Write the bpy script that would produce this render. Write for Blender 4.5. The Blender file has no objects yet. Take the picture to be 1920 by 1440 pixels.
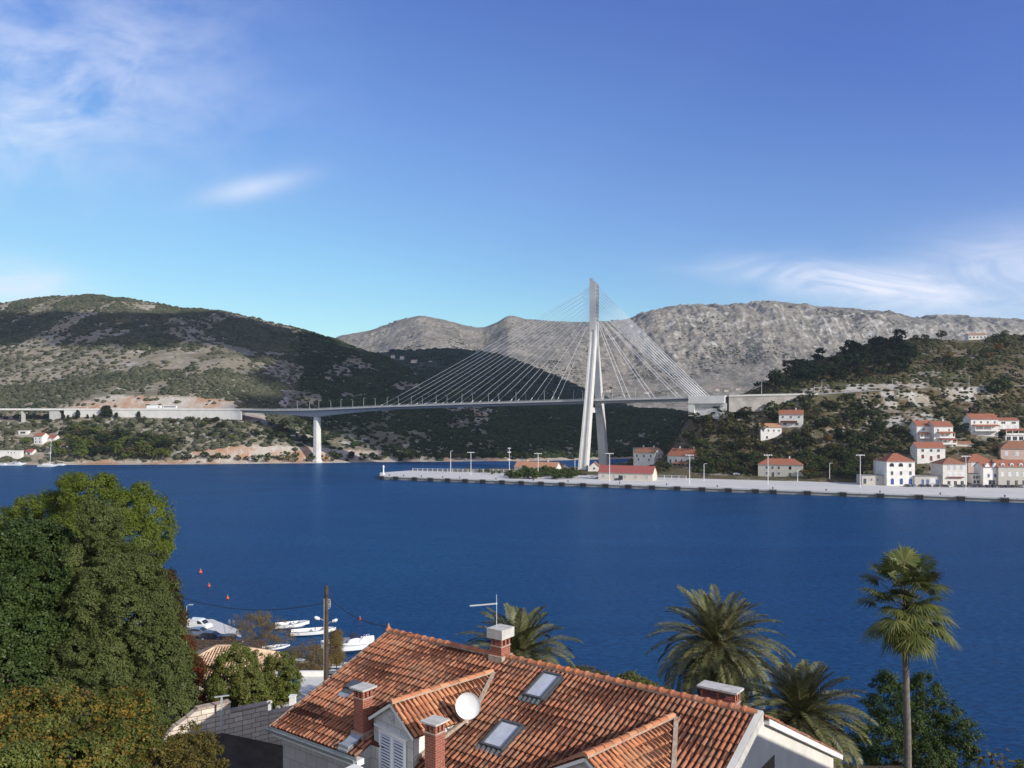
import bpy, bmesh, math, random
import numpy as np
from mathutils import Vector, Matrix

# ------------------------------------------------------------------ camera, light, sky
C = bpy.context.scene.collection
SC = bpy.context.scene
H = 41.0      # eye height above the sea
F = 1500.0    # focal length in photo pixels (1920 wide)
HY = 780.0    # row of the horizon
cam_d = bpy.data.cameras.new('camera'); cam = bpy.data.objects.new('camera', cam_d); C.objects.link(cam)
cam.location = (0, 0, H); cam.rotation_euler = (math.radians(90), 0, 0)
cam_d.sensor_width = 36; cam_d.lens = 36 * F / 1920; cam_d.shift_y = 60 / 1920
cam_d.clip_start = 0.2; cam_d.clip_end = 30000
SC.camera = cam

SUN_EL = math.radians(25); SUN_AZ = (0.78, -0.625)
sun_d = bpy.data.lights.new('sun', 'SUN'); sun = bpy.data.objects.new('sun', sun_d); C.objects.link(sun)
sun_d.energy = 4.6; sun_d.angle = math.radians(0.5); sun_d.color = (1.0, 0.95, 0.86)
sv = Vector((SUN_AZ[0] * math.cos(SUN_EL), SUN_AZ[1] * math.cos(SUN_EL), math.sin(SUN_EL)))
sun.rotation_euler = sv.to_track_quat('Z', 'Y').to_euler()
sun.location = (60, -60, 120)

world = bpy.data.worlds.new('World'); SC.world = world; world.use_nodes = True
SC.view_settings.view_transform = 'Standard'; SC.view_settings.look = 'None'
SC.view_settings.exposure = 0.18; SC.view_settings.gamma = 1.0


class NT:
    """tiny helper to write node trees"""
    def __init__(s, tree):
        s.t = tree
    def n(s, typ, **kw):
        nd = s.t.nodes.new(typ)
        for k, v in kw.items():
            if k.startswith('_'):
                setattr(nd, k[1:], v)
        return nd
    def link(s, a, b):
        s.t.links.new(a, b)
    def val(s, sock, v):
        if isinstance(v, bpy.types.NodeSocket):
            s.link(v, sock)
        else:
            sock.default_value = v
    def math(s, op, a, b=0.0, c=None, clamp=False):
        nd = s.t.nodes.new('ShaderNodeMath'); nd.operation = op; nd.use_clamp = clamp
        s.val(nd.inputs[0], a); s.val(nd.inputs[1], b)
        if c is not None: s.val(nd.inputs[2], c)
        return nd.outputs[0]
    def mix(s, f, a, b, mode='MIX'):
        nd = s.t.nodes.new('ShaderNodeMix'); nd.data_type = 'RGBA'; nd.blend_type = mode
        s.val(nd.inputs[0], f)
        for i, v in ((6, a), (7, b)):
            if not isinstance(v, bpy.types.NodeSocket) and len(v) == 3: v = (*v, 1)
            s.val(nd.inputs[i], v)
        return nd.outputs[2]
    def noise(s, vec, scale, detail=4, rough=0.55, dist=0.0, col=False):
        nd = s.t.nodes.new('ShaderNodeTexNoise')
        if vec is not None: s.link(vec, nd.inputs['Vector'])
        nd.inputs['Scale'].default_value = scale; nd.inputs['Detail'].default_value = detail
        nd.inputs['Roughness'].default_value = rough; nd.inputs['Distortion'].default_value = dist
        return nd.outputs['Color' if col else 'Fac']
    def ramp(s, f, stops, interp='LINEAR'):
        nd = s.t.nodes.new('ShaderNodeValToRGB'); s.val(nd.inputs[0], f)
        cr = nd.color_ramp; cr.interpolation = interp
        while len(cr.elements) < len(stops): cr.elements.new(0.5)
        for e, (p, c) in zip(cr.elements, stops):
            e.position = p
            e.color = (*c, 1) if hasattr(c, '__len__') else (c, c, c, 1)
        return nd.outputs[0]
    def mr(s, v, a, b, c=0.0, d=1.0, smooth=False):
        nd = s.t.nodes.new('ShaderNodeMapRange'); nd.clamp = True
        if smooth: nd.interpolation_type = 'SMOOTHSTEP'
        s.val(nd.inputs[0], v)
        for i, q in enumerate((a, b, c, d)): s.val(nd.inputs[i + 1], q)
        return nd.outputs[0]
    def vscale(s, vec, sc, loc=(0, 0, 0)):
        nd = s.t.nodes.new('ShaderNodeMapping'); s.link(vec, nd.inputs[0])
        nd.inputs['Scale'].default_value = sc; nd.inputs['Location'].default_value = loc
        return nd.outputs[0]


def build_world():
    t = world.node_tree; t.nodes.clear(); N = NT(t)
    out = t.nodes.new('ShaderNodeOutputWorld'); bg = t.nodes.new('ShaderNodeBackground')
    bg.inputs[1].default_value = 0.14
    sky = t.nodes.new('ShaderNodeTexSky'); sky.sky_type = 'NISHITA'; sky.sun_disc = False
    sky.sun_elevation = SUN_EL; sky.sun_rotation = math.atan2(SUN_AZ[0], SUN_AZ[1])
    sky.air_density = 1.15; sky.dust_density = 0.25; sky.ozone_density = 2.6; sky.altitude = 40
    tc = t.nodes.new('ShaderNodeTexCoord'); d = tc.outputs['Generated']
    sx = t.nodes.new('ShaderNodeSeparateXYZ'); t.links.new(d, sx.inputs[0])
    y = N.math('MAXIMUM', sx.outputs[1], 0.08)
    a = N.math('DIVIDE', sx.outputs[0], y); e = N.math('DIVIDE', sx.outputs[2], y)
    cb = t.nodes.new('ShaderNodeCombineXYZ'); t.links.new(a, cb.inputs[0]); t.links.new(e, cb.inputs[1])
    P = cb.outputs[0]

    def blob(px, py, rx, ry, ang=0.0):
        # soft elliptical mask round the direction of one cloud
        ca, se = (px - 960) / F, (HY - py) / F
        dx = N.math('SUBTRACT', a, ca); dy = N.math('SUBTRACT', e, se)
        c_, s_ = math.cos(ang), math.sin(ang)
        u = N.math('ADD', N.math('MULTIPLY', dx, c_ * F / rx), N.math('MULTIPLY', dy, s_ * F / rx))
        v = N.math('ADD', N.math('MULTIPLY', dx, -s_ * F / ry), N.math('MULTIPLY', dy, c_ * F / ry))
        r = N.math('ADD', N.math('MULTIPLY', u, u), N.math('MULTIPLY', v, v))
        return N.math('EXPONENT', N.math('MULTIPLY', r, -1.0))
    n1 = N.noise(N.vscale(P, (3.5, 7, 1), (3, 1, 0)), 1.6, 7, 0.62, 0.6)
    n2 = N.noise(N.vscale(P, (16, 26, 1), (0, 2, 0)), 1.0, 5, 0.6, 0.5)
    n3 = N.noise(N.vscale(P, (5, 16, 1), (7, 4, 0)), 1.3, 6, 0.6, 0.9)
    wis = N.math('ADD', N.mr(n1, 0.35, 0.75), N.math('MULTIPLY', N.mr(n2, 0.35, 0.75), 0.5))
    big = N.math('ADD', blob(110, 110, 330, 190, -0.2), N.math('MULTIPLY', blob(60, 230, 170, 90, 0.5), 0.8))
    c1 = N.math('MULTIPLY', N.math('MULTIPLY', big, wis), 0.52)
    c2 = N.math('MULTIPLY', blob(478, 351, 88, 20, 0.22), 0.6)
    c2 = N.math('MULTIPLY', c2, N.mr(n2, 0.2, 0.6, 0.55, 1.0))
    st = N.mr(n3, 0.32, 0.62)
    c3 = N.math('MULTIPLY', blob(10, 532, 130, 42, -0.1), N.math('ADD', N.math('MULTIPLY', st, 0.7), 0.25))
    c4 = N.math('MULTIPLY', blob(1560, 525, 190, 32, -0.08), N.math('MULTIPLY', st, 1.0))
    c5 = N.math('MULTIPLY', blob(1850, 530, 280, 80, 0.22), N.math('ADD', N.math('MULTIPLY', N.mr(n3, 0.3, 0.65), 0.7), 0.2))
    tot = N.math('ADD', N.math('ADD', N.math('ADD', c1, c2), N.math('ADD', c3, c4)), c5, clamp=True)
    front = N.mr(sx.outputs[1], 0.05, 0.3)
    tot = N.math('MULTIPLY', tot, front)
    hs = t.nodes.new('ShaderNodeHueSaturation'); hs.inputs['Saturation'].default_value = 1.12
    hs.inputs['Hue'].default_value = 0.505; hs.inputs['Value'].default_value = 1.0
    t.links.new(sky.outputs[0], hs.inputs['Color'])
    # clear air: turquoise low down, violet-blue high up and towards the sun's side
    hi = N.mr(N.math('ADD', e, N.math('MULTIPLY', N.math('ADD', a, 0.15), 0.30)), 0.05, 0.62)
    grad = N.ramp(hi, [(0.0, (0.78, 0.94, 0.92)), (0.22, (0.76, 0.97, 1.02)), (0.5, (0.72, 0.85, 1.10)), (1.0, (0.49, 0.59, 1.06))])
    tint = N.mix(1.0, hs.outputs[0], grad, 'MULTIPLY')
    tint = N.mix(N.mr(sx.outputs[1], -0.25, 0.15, 0.55, 0.0), tint, (6.2, 6.0, 5.6))     # added whitish veil in the unseen sky behind, neutralises blue fill in shadows
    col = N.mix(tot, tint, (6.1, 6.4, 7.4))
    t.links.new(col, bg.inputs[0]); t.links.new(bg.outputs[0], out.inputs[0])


build_world()

# ------------------------------------------------------------------ helpers
RNG = np.random.default_rng(7)
random.seed(11)
R = math.radians


def W(px, py, Y):
    return Vector(((px - 960) / F * Y, Y, H + (HY - py) / F * Y))


def G(px, py, z=0.0):
    Y = (H - z) * F / (py - HY)
    return Vector(((px - 960) / F * Y, Y, z))


class MB:
    def __init__(s):
        s.v = []; s.f = []; s.m = []
    def add(s, vs, fs, m=0):
        o = len(s.v); s.v += [tuple(p) for p in vs]
        for f in fs: s.f.append(tuple(i + o for i in f)); s.m.append(m)
        return s
    def box(s, x0, x1, y0, y1, z0, z1, m=0):
        vs = [(x, y, z) for z in (z0, z1) for y in (y0, y1) for x in (x0, x1)]
        return s.add(vs, [(0, 2, 3, 1), (4, 5, 7, 6), (0, 1, 5, 4), (2, 6, 7, 3), (0, 4, 6, 2), (1, 3, 7, 5)], m)
    def obox(s, c, ax, ay, az, m=0):
        c = Vector(c); ax, ay, az = Vector(ax), Vector(ay), Vector(az)
        vs = [c + ax * i + ay * j + az * k for k in (-1, 1) for j in (-1, 1) for i in (-1, 1)]
        return s.add(vs, [(0, 2, 3, 1), (4, 5, 7, 6), (0, 1, 5, 4), (2, 6, 7, 3), (0, 4, 6, 2), (1, 3, 7, 5)], m)
    def bar(s, p0, p1, w, h, m=0, up=(0, 0, 1)):
        p0, p1 = Vector(p0), Vector(p1); d = (p1 - p0)
        side = d.normalized().cross(Vector(up)).normalized(); u2 = side.cross(d.normalized())
        return s.obox((p0 + p1) / 2, d / 2, side * w / 2, u2 * h / 2, m)
    def cyl(s, p0, p1, r0, r1=None, n=10, m=0, caps=True):
        p0, p1 = Vector(p0), Vector(p1); r1 = r0 if r1 is None else r1
        d = (p1 - p0).normalized(); a = d.orthogonal().normalized(); b = d.cross(a)
        vs = [p0 + (a * math.cos(2 * math.pi * i / n) + b * math.sin(2 * math.pi * i / n)) * r0 for i in range(n)]
        vs += [p1 + (a * math.cos(2 * math.pi * i / n) + b * math.sin(2 * math.pi * i / n)) * r1 for i in range(n)]
        fs = [(i, (i + 1) % n, n + (i + 1) % n, n + i) for i in range(n)]
        if caps: fs += [tuple(range(n))[::-1], tuple(range(n, 2 * n))]
        return s.add(vs, fs, m)
    def tube(s, pts, rs, n=6, m=0):
        pts = [Vector(p) for p in pts]; k = len(pts)
        if not hasattr(rs, '__len__'): rs = [rs] * k
        vs = []; a = None
        for i, p in enumerate(pts):
            d = (pts[min(i + 1, k - 1)] - pts[max(i - 1, 0)]).normalized()
            a = d.orthogonal().normalized() if a is None else (a - d * a.dot(d)).normalized()
            b = d.cross(a)
            vs += [p + (a * math.cos(2 * math.pi * j / n) + b * math.sin(2 * math.pi * j / n)) * rs[i] for j in range(n)]
        fs = [(i * n + j, i * n + (j + 1) % n, (i + 1) * n + (j + 1) % n, (i + 1) * n + j) for i in range(k - 1) for j in range(n)]
        fs += [tuple(range(n))[::-1], tuple(range((k - 1) * n, k * n))]
        return s.add(vs, fs, m)
    def poly(s, ring, d, m=0):
        """solid from a planar ring (list of 3D points) thickened by vector d"""
        ring = [Vector(p) for p in ring]; d = Vector(d); n = len(ring)
        vs = ring + [p + d for p in ring]
        fs = [tuple(range(n))[::-1], tuple(range(n, 2 * n))] + [(i, (i + 1) % n, n + (i + 1) % n, n + i) for i in range(n)]
        return s.add(vs, fs, m)
    def loft(s, rings, m=0, caps=True):
        n = len(rings[0]); vs = [p for r in rings for p in r]
        fs = [(i * n + j, i * n + (j + 1) % n, (i + 1) * n + (j + 1) % n, (i + 1) * n + j) for i in range(len(rings) - 1) for j in range(n)]
        if caps: fs += [tuple(range(n))[::-1], tuple(range((len(rings) - 1) * n, len(rings) * n))]
        return s.add(vs, fs, m)
    def ball(s, c, rx, ry=None, rz=None, nu=10, nv=6, m=0):
        ry = ry or rx; rz = rz or rx; c = Vector(c); vs = [c + Vector((0, 0, -rz))]
        for j in range(1, nv):
            th = -math.pi / 2 + math.pi * j / nv
            for i in range(nu):
                ph = 2 * math.pi * i / nu
                vs.append(c + Vector((rx * math.cos(th) * math.cos(ph), ry * math.cos(th) * math.sin(ph), rz * math.sin(th))))
        vs.append(c + Vector((0, 0, rz))); fs = [(0, 1 + (i + 1) % nu, 1 + i) for i in range(nu)]
        for j in range(nv - 2):
            for i in range(nu):
                a = 1 + j * nu; fs.append((a + i, a + (i + 1) % nu, a + nu + (i + 1) % nu, a + nu + i))
        l = len(vs) - 1; a = 1 + (nv - 2) * nu
        fs += [(a + i, a + (i + 1) % nu, l) for i in range(nu)]
        return s.add(vs, fs, m)
    def mesh(s, name, mats, smooth=False):
        me = bpy.data.meshes.new(name); me.from_pydata(s.v, [], s.f)
        if not isinstance(mats, (list, tuple)): mats = [mats]
        for q in mats: me.materials.append(q)
        me.polygons.foreach_set('material_index', s.m)
        if smooth: me.polygons.foreach_set('use_smooth', [True] * len(s.f))
        me.update(); return me
    def build(s, name, mats, parent=None, smooth=False, fix=True):
        me = s.mesh(name, mats, smooth)
        if fix:
            bm = bmesh.new(); bm.from_mesh(me); bmesh.ops.recalc_face_normals(bm, faces=bm.faces); bm.to_mesh(me); bm.free()
        return link(name, me, parent)


def link(name, me, parent=None):
    o = bpy.data.objects.new(name, me); C.objects.link(o)
    if parent is not None: o.parent = parent
    return o


def tag(o, label=None, cat=None, group=None, kind=None):
    if label: o['label'] = label
    if cat: o['category'] = cat
    if group: o['group'] = group
    if kind: o['kind'] = kind
    return o


def thing(name, label, cat, loc=(0, 0, 0), rz=0.0, group=None):
    o = bpy.data.objects.new(name, None); C.objects.link(o); o.empty_display_size = 0.5
    o.location = loc; o.rotation_euler = (0, 0, rz)
    return tag(o, label, cat, group)


def copy_tree(o, loc=None, rz=None, sc=None, label=None, group=None, parent=None):
    c = o.copy(); C.objects.link(c); c.parent = parent
    if loc is not None: c.location = loc
    if rz is not None: c.rotation_euler = (0, 0, rz)
    if sc is not None: c.scale = sc if hasattr(sc, '__len__') else (sc, sc, sc)
    if label: c['label'] = label
    if group: c['group'] = group
    for ch in list(o.children): copy_tree(ch, parent=c)
    return c


def np_mesh(name, V, Fq, mats, smooth=False, mi=None, attr=None):
    me = bpy.data.meshes.new(name); V = np.asarray(V, dtype=np.float32); Fq = np.asarray(Fq, dtype=np.int32)
    k = Fq.shape[1]; me.vertices.add(len(V)); me.vertices.foreach_set('co', V.ravel())
    me.loops.add(Fq.size); me.loops.foreach_set('vertex_index', Fq.ravel())
    me.polygons.add(len(Fq)); me.polygons.foreach_set('loop_start', np.arange(0, Fq.size, k, dtype=np.int32))
    me.polygons.foreach_set('loop_total', np.full(len(Fq), k, dtype=np.int32))
    if smooth: me.polygons.foreach_set('use_smooth', np.ones(len(Fq), dtype=bool))
    if mi is not None: me.polygons.foreach_set('material_index', np.asarray(mi, dtype=np.int32))
    if not isinstance(mats, (list, tuple)): mats = [mats]
    for q in mats: me.materials.append(q)
    me.update(calc_edges=True)
    if attr:
        for nm, a in attr.items():
            at = me.attributes.new(nm, 'FLOAT', 'POINT'); at.data.foreach_set('value', np.asarray(a, dtype=np.float32).ravel())
    me.validate(); return me


# value noise
def _h(ix, iy, seed):
    n = (ix.astype(np.int64) * 374761393 + iy.astype(np.int64) * 668265263 + seed * 974634777) & 0x7fffffff
    n = ((n ^ (n >> 13)) * 1274126177) & 0x7fffffff
    return ((n ^ (n >> 16)) & 0xffff) / 65535.0


def vnoise(x, y, seed=0):
    ix = np.floor(x); iy = np.floor(y); fx = x - ix; fy = y - iy
    fx = fx * fx * fx * (fx * (fx * 6 - 15) + 10); fy = fy * fy * fy * (fy * (fy * 6 - 15) + 10)
    a = _h(ix, iy, seed); b = _h(ix + 1, iy, seed); c = _h(ix, iy + 1, seed); d = _h(ix + 1, iy + 1, seed)
    return (a * (1 - fx) + b * fx) * (1 - fy) + (c * (1 - fx) + d * fx) * fy


def fbm(x, y, oct=5, seed=0, gain=0.5):
    s = 0; a = 1; t = 0
    for i in range(oct):
        s = s + a * vnoise(x + i * 17.3, y - i * 9.1, seed + i); t += a; a *= gain; x = x * 2.03; y = y * 2.03
    return s / t


def ridged(x, y, oct=5, seed=0, gain=0.55):
    s = 0; a = 1; t = 0
    for i in range(oct):
        s = s + a * (1 - np.abs(2 * vnoise(x + i * 7.7, y + i * 3.1, seed + i) - 1)); t += a; a *= gain; x = x * 2.07; y = y * 2.07
    return s / t


# ------------------------------------------------------------------ materials
def newmat(name):
    m = bpy.data.materials.new(name); m.use_nodes = True; t = m.node_tree
    return m, t, NT(t), t.nodes['Principled BSDF'], t.nodes['Material Output']


def flat(name, col, rough=0.7, var=0.12, scale=2.0, metal=0.0, bump=0.0, spec=0.4, col2=None):
    m, t, N, b, out = newmat(name); tc = t.nodes.new('ShaderNodeTexCoord')
    n = N.noise(tc.outputs['Object'], scale, 6, 0.65)
    c2 = col2 or tuple(max(0, c * (1 - 2.2 * var)) for c in col)
    c = N.mix(N.mr(n, 0.35, 0.7), col, c2)
    t.links.new(c, b.inputs['Base Color']); b.inputs['Roughness'].default_value = rough; b.inputs['Metallic'].default_value = metal
    b.inputs['Specular IOR Level'].default_value = spec
    if bump:
        bp = t.nodes.new('ShaderNodeBump'); bp.inputs['Strength'].default_value = bump; bp.inputs['Distance'].default_value = 0.05
        t.links.new(N.noise(tc.outputs['Object'], scale * 6, 5), bp.inputs['Height']); t.links.new(bp.outputs[0], b.inputs['Normal'])
    return m


def leafmat(name, cols, transl=0.25, nscale=0.6, rough=0.6):
    m, t, N, b, out = newmat(name); g = t.nodes.new('ShaderNodeNewGeometry'); tc = t.nodes.new('ShaderNodeTexCoord')
    n = N.noise(tc.outputs['Object'], nscale, 3)
    f = N.math('ADD', N.math('MULTIPLY', g.outputs['Random Per Island'], 0.6), N.math('MULTIPLY', N.mr(n, 0.3, 0.7), 0.5), clamp=True)
    k = len(cols); c = N.ramp(f, [(i / (k - 1), q) for i, q in enumerate(cols)])
    t.links.new(c, b.inputs['Base Color']); b.inputs['Roughness'].default_value = rough; b.inputs['Specular IOR Level'].default_value = 0.12
    tr = t.nodes.new('ShaderNodeBsdfTranslucent'); t.links.new(c, tr.inputs[0])
    mx = t.nodes.new('ShaderNodeMixShader'); mx.inputs[0].default_value = transl
    t.links.new(b.outputs[0], mx.inputs[1]); t.links.new(tr.outputs[0], mx.inputs[2]); t.links.new(mx.outputs[0], out.inputs[0])
    return m


def brickmat(name, c1, c2, mortar, bw, bh, ms=0.012, bump=0.4, dirt=0.3, offset=0.5, squash=1.0, dist=0.0):
    m, t, N, b, out = newmat(name); tc = t.nodes.new('ShaderNodeTexCoord')
    sx = t.nodes.new('ShaderNodeSeparateXYZ'); t.links.new(tc.outputs['Object'], sx.inputs[0])
    cb = t.nodes.new('ShaderNodeCombineXYZ'); t.links.new(N.math('ADD', sx.outputs[0], N.math('MULTIPLY', sx.outputs[1], 0.4 if name == 'quay_slab' else 1.0)), cb.inputs[0]); t.links.new(sx.outputs[1 if name == 'quay_slab' else 2], cb.inputs[1])
    br = t.nodes.new('ShaderNodeTexBrick'); uv = cb.outputs[0]
    if dist:
        va = t.nodes.new('ShaderNodeVectorMath'); va.operation = 'MULTIPLY_ADD'; t.links.new(N.noise(tc.outputs['Object'], 2.6, 2, col=True), va.inputs[0]); va.inputs[1].default_value = (dist, dist, dist); t.links.new(uv, va.inputs[2]); uv = va.outputs[0]
    t.links.new(uv, br.inputs['Vector'])
    br.inputs['Color1'].default_value = (*c1, 1); br.inputs['Color2'].default_value = (*c2, 1); br.inputs['Mortar'].default_value = (*mortar, 1)
    br.inputs['Scale'].default_value = 1.0; br.inputs['Mortar Size'].default_value = ms; br.inputs['Brick Width'].default_value = bw
    br.inputs['Row Height'].default_value = bh; br.offset = offset; br.squash = squash; br.inputs['Mortar Smooth'].default_value = 0.2
    n = N.noise(tc.outputs['Object'], 3.0, 6, 0.7)
    c = N.mix(N.math('MULTIPLY', N.mr(n, 0.4, 0.75), dirt), br.outputs['Color'], tuple(x * 0.45 for x in c1))
    t.links.new(c, b.inputs['Base Color']); b.inputs['Roughness'].default_value = 0.85
    bp = t.nodes.new('ShaderNodeBump'); bp.inputs['Strength'].default_value = bump; bp.inputs['Distance'].default_value = 0.02
    hh = N.math('ADD', N.math('MULTIPLY', br.outputs['Fac'], -1.0), N.math('MULTIPLY', N.noise(tc.outputs['Object'], 25, 4), 0.6))
    t.links.new(hh, bp.inputs['Height']); t.links.new(bp.outputs[0], b.inputs['Normal'])
    return m


def farroof(name, c1, c2):
    m, t, N, b, out = newmat(name); tc = t.nodes.new('ShaderNodeTexCoord')
    n = N.noise(tc.outputs['Object'], 0.9, 6, 0.7)
    w = t.nodes.new('ShaderNodeTexWave'); w.wave_type = 'BANDS'; w.bands_direction = 'X'
    w.inputs['Scale'].default_value = 0.55; w.inputs['Distortion'].default_value = 0.4; t.links.new(tc.outputs['Object'], w.inputs[0])
    c = N.mix(N.mr(n, 0.35, 0.7), c1, c2); c = N.mix(N.math('MULTIPLY', w.outputs['Fac'], 0.3), c, tuple(x * 0.5 for x in c1))
    t.links.new(c, b.inputs['Base Color']); b.inputs['Roughness'].default_value = 0.85
    bp = t.nodes.new('ShaderNodeBump'); bp.inputs['Strength'].default_value = 0.5; bp.inputs['Distance'].default_value = 0.1
    t.links.new(w.outputs['Fac'], bp.inputs['Height']); t.links.new(bp.outputs[0], b.inputs['Normal'])
    return m


def tilemat(name, cols):
    m, t, N, b, out = newmat(name); g = t.nodes.new('ShaderNodeNewGeometry'); tc = t.nodes.new('ShaderNodeTexCoord')
    big = N.noise(tc.outputs['Object'], 0.55, 4, 0.6)
    f = N.math('ADD', N.math('MULTIPLY', g.outputs['Random Per Island'], 0.72), N.math('MULTIPLY', N.mr(big, 0.3, 0.7), 0.4))
    f = N.math('SUBTRACT', f, 0.06, clamp=True)
    k = len(cols); c = N.ramp(f, [(i / (k - 1), q) for i, q in enumerate(cols)])
    fine = N.noise(tc.outputs['Object'], 9, 6, 0.7)
    c = N.mix(N.mr(fine, 0.52, 0.8, 0, 0.35), c, (0.12, 0.075, 0.05))
    lich = N.noise(tc.outputs['Object'], 4.3, 5, 0.7)
    c = N.mix(N.mr(lich, 0.68, 0.78, 0, 0.5), c, (0.50, 0.43, 0.34))
    grime = N.noise(tc.outputs['Object'], 0.9, 5, 0.7, 0.4)
    c = N.mix(N.mr(grime, 0.5, 0.68, 0, 0.55), c, (0.13, 0.085, 0.06))
    t.links.new(c, b.inputs['Base Color']); b.inputs['Roughness'].default_value = 0.9; b.inputs['Specular IOR Level'].default_value = 0.2
    bp = t.nodes.new('ShaderNodeBump'); bp.inputs['Strength'].default_value = 0.35; bp.inputs['Distance'].default_value = 0.01
    t.links.new(N.noise(tc.outputs['Object'], 40, 4), bp.inputs['Height']); t.links.new(bp.outputs[0], b.inputs['Normal'])
    return m


def terrainmat(name, soil, rock, grass, speck=0.5, rockiness=0.5, sc=1.0, steep=None, cut=None, dark=None, grassiness=0.5):
    m, t, N, b, out = newmat(name); tc = t.nodes.new('ShaderNodeTexCoord'); P = tc.outputs['Object']
    n1 = N.noise(P, 0.008 * sc, 6, 0.6, 0.3); n2 = N.noise(N.vscale(P, (1, 1, 2.2)), 0.05 * sc, 7, 0.7, 0.4); n3 = N.noise(P, 0.3 * sc, 4, 0.7)
    c = N.mix(N.mr(n1, 0.62 - 0.3 * grassiness, 0.78 - 0.3 * grassiness), soil, grass)
    r = N.mr(n2, 0.72 - 0.3 * rockiness, 0.8 - 0.3 * rockiness)
    if steep:
        g = t.nodes.new('ShaderNodeNewGeometry'); sz = t.nodes.new('ShaderNodeSeparateXYZ'); t.links.new(g.outputs['Normal'], sz.inputs[0])
        s = N.mr(N.math('ADD', sz.outputs[2], N.math('MULTIPLY', N.math('SUBTRACT', N.noise(N.vscale(P, (1, 1, 0.3)), 0.10, 6, 0.75), 0.5), 1.3)), steep[0], steep[1], 1.0, 0.0)
        r = N.math('MAXIMUM', N.math('MULTIPLY', r, 0.8), s)
    c = N.mix(r, c, rock)
    n6 = N.noise(N.vscale(P, (0.35, 0.35, 4.5)), 0.09 * sc, 5, 0.7)
    c = N.mix(N.mr(n6, 0.56, 0.63, 0, 0.6), c, rock)
    c = N.mix(N.mr(n3, 0.5, 0.75, 0, speck), c, tuple(x * 0.35 for x in grass))
    c = N.mix(N.mr(n3, 0.25, 0.4, speck * 0.6, 0), c, tuple(min(0.8, x * 1.3) for x in rock))
    if steep:
        n4 = N.noise(P, 0.075, 5, 0.7); n5 = N.noise(N.vscale(P, (1, 1, 3.0), (50, 9, 3)), 0.03, 6, 0.75)
        nf = N.noise(N.vscale(P, (1, 1, 0.22)), 0.16, 5, 0.75); c = N.mix(N.mr(nf, 0.36, 0.47, 0.7, 0), c, tuple(x * 0.4 for x in rock))
        c = N.mix(N.mr(n4, 0.52, 0.62, 0, 0.75), c, grass); c = N.mix(N.mr(n5, 0.54, 0.62, 0, 0.55), c, tuple(x * 0.55 for x in soil))
    if cut:
        at = t.nodes.new('ShaderNodeAttribute'); at.attribute_name = 'cut'
        nc = N.noise(N.vscale(P, (1, 1, 0.35)), 0.16, 6, 0.7, 0.6); nd = N.noise(P, 0.03, 4, 0.6)
        cc = N.mix(N.mr(nd, 0.45, 0.6), cut[0], cut[1]); cc = N.mix(N.mr(nc, 0.52, 0.68), cc, cut[2])
        c = N.mix(at.outputs['Fac'], c, cc)
    t.links.new(c, b.inputs['Base Color']); b.inputs['Roughness'].default_value = 0.95; b.inputs['Specular IOR Level'].default_value = 0.1
    bp = t.nodes.new('ShaderNodeBump'); bp.inputs['Strength'].default_value = 0.9; bp.inputs['Distance'].default_value = 2.5 / sc
    t.links.new(N.noise(P, 0.12 * sc, 8, 0.72), bp.inputs['Height']); t.links.new(bp.outputs[0], b.inputs['Normal'])
    return m


M = {}
M['white'] = flat('white_paint', (0.78, 0.77, 0.74), 0.6, 0.05, 1.5)
M['whitegloss'] = flat('white_gelcoat', (0.80, 0.80, 0.80), 0.25, 0.03, 1.5)
M['plaster'] = flat('pale_plaster', (0.66, 0.63, 0.57), 0.85, 0.10, 0.7, bump=0.15)
M['concrete'] = flat('concrete', (0.50, 0.49, 0.46), 0.85, 0.10, 0.35)
M['pyl'] = flat('pylon_concrete', (0.68, 0.66, 0.62), 0.8, 0.08, 0.15)
M['deckside'] = flat('deck_paint', (0.34, 0.37, 0.42), 0.7, 0.06, 0.2)
M['wallconc'] = flat('stained_wall_concrete', (0.42, 0.39, 0.35), 0.9, 0.22, 0.12)
M['capconc'] = flat('cap_concrete', (0.56, 0.54, 0.50), 0.9, 0.15, 4, bump=0.3)
M['darkconc'] = flat('dark_concrete', (0.27, 0.26, 0.25), 0.9, 0.12, 0.4)
M['asphalt'] = flat('asphalt', (0.085, 0.072, 0.058), 0.95, 0.22, 1.1, bump=0.3, spec=0.15)
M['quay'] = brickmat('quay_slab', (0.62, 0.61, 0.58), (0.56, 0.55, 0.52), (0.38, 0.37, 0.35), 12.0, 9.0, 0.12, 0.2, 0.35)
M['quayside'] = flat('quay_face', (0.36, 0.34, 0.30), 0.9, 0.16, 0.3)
M['rubber'] = flat('black_rubber', (0.02, 0.02, 0.022), 0.8, 0.1, 2)
M['galv'] = flat('galvanised_steel', (0.55, 0.57, 0.58), 0.45, 0.05, 2, metal=0.3)
M['cable'] = flat('cable_sheath', (0.82, 0.83, 0.85), 0.5, 0.02, 2)
M['wire'] = flat('black_wire', (0.015, 0.015, 0.02), 0.6, 0.02, 2)
M['glass'] = flat('dark_glass', (0.03, 0.035, 0.045), 0.12, 0.1, 1, spec=0.8)
M['bluewin'] = flat('blue_joinery', (0.05, 0.09, 0.28), 0.4, 0.1, 1)
M['greysh'] = flat('grey_shutter', (0.42, 0.43, 0.45), 0.6, 0.05, 1)
M['redsh'] = flat('brown_red_shutter', (0.18, 0.05, 0.04), 0.6, 0.05, 1)
M['frame'] = flat('stone_surround', (0.68, 0.66, 0.62), 0.8, 0.05, 1)
M['whwall'] = flat('white_wall', (0.80, 0.78, 0.74), 0.85, 0.12, 0.35, col2=(0.60, 0.57, 0.52))
M['crwall'] = flat('cream_wall', (0.66, 0.60, 0.50), 0.85, 0.07, 0.3)
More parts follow.
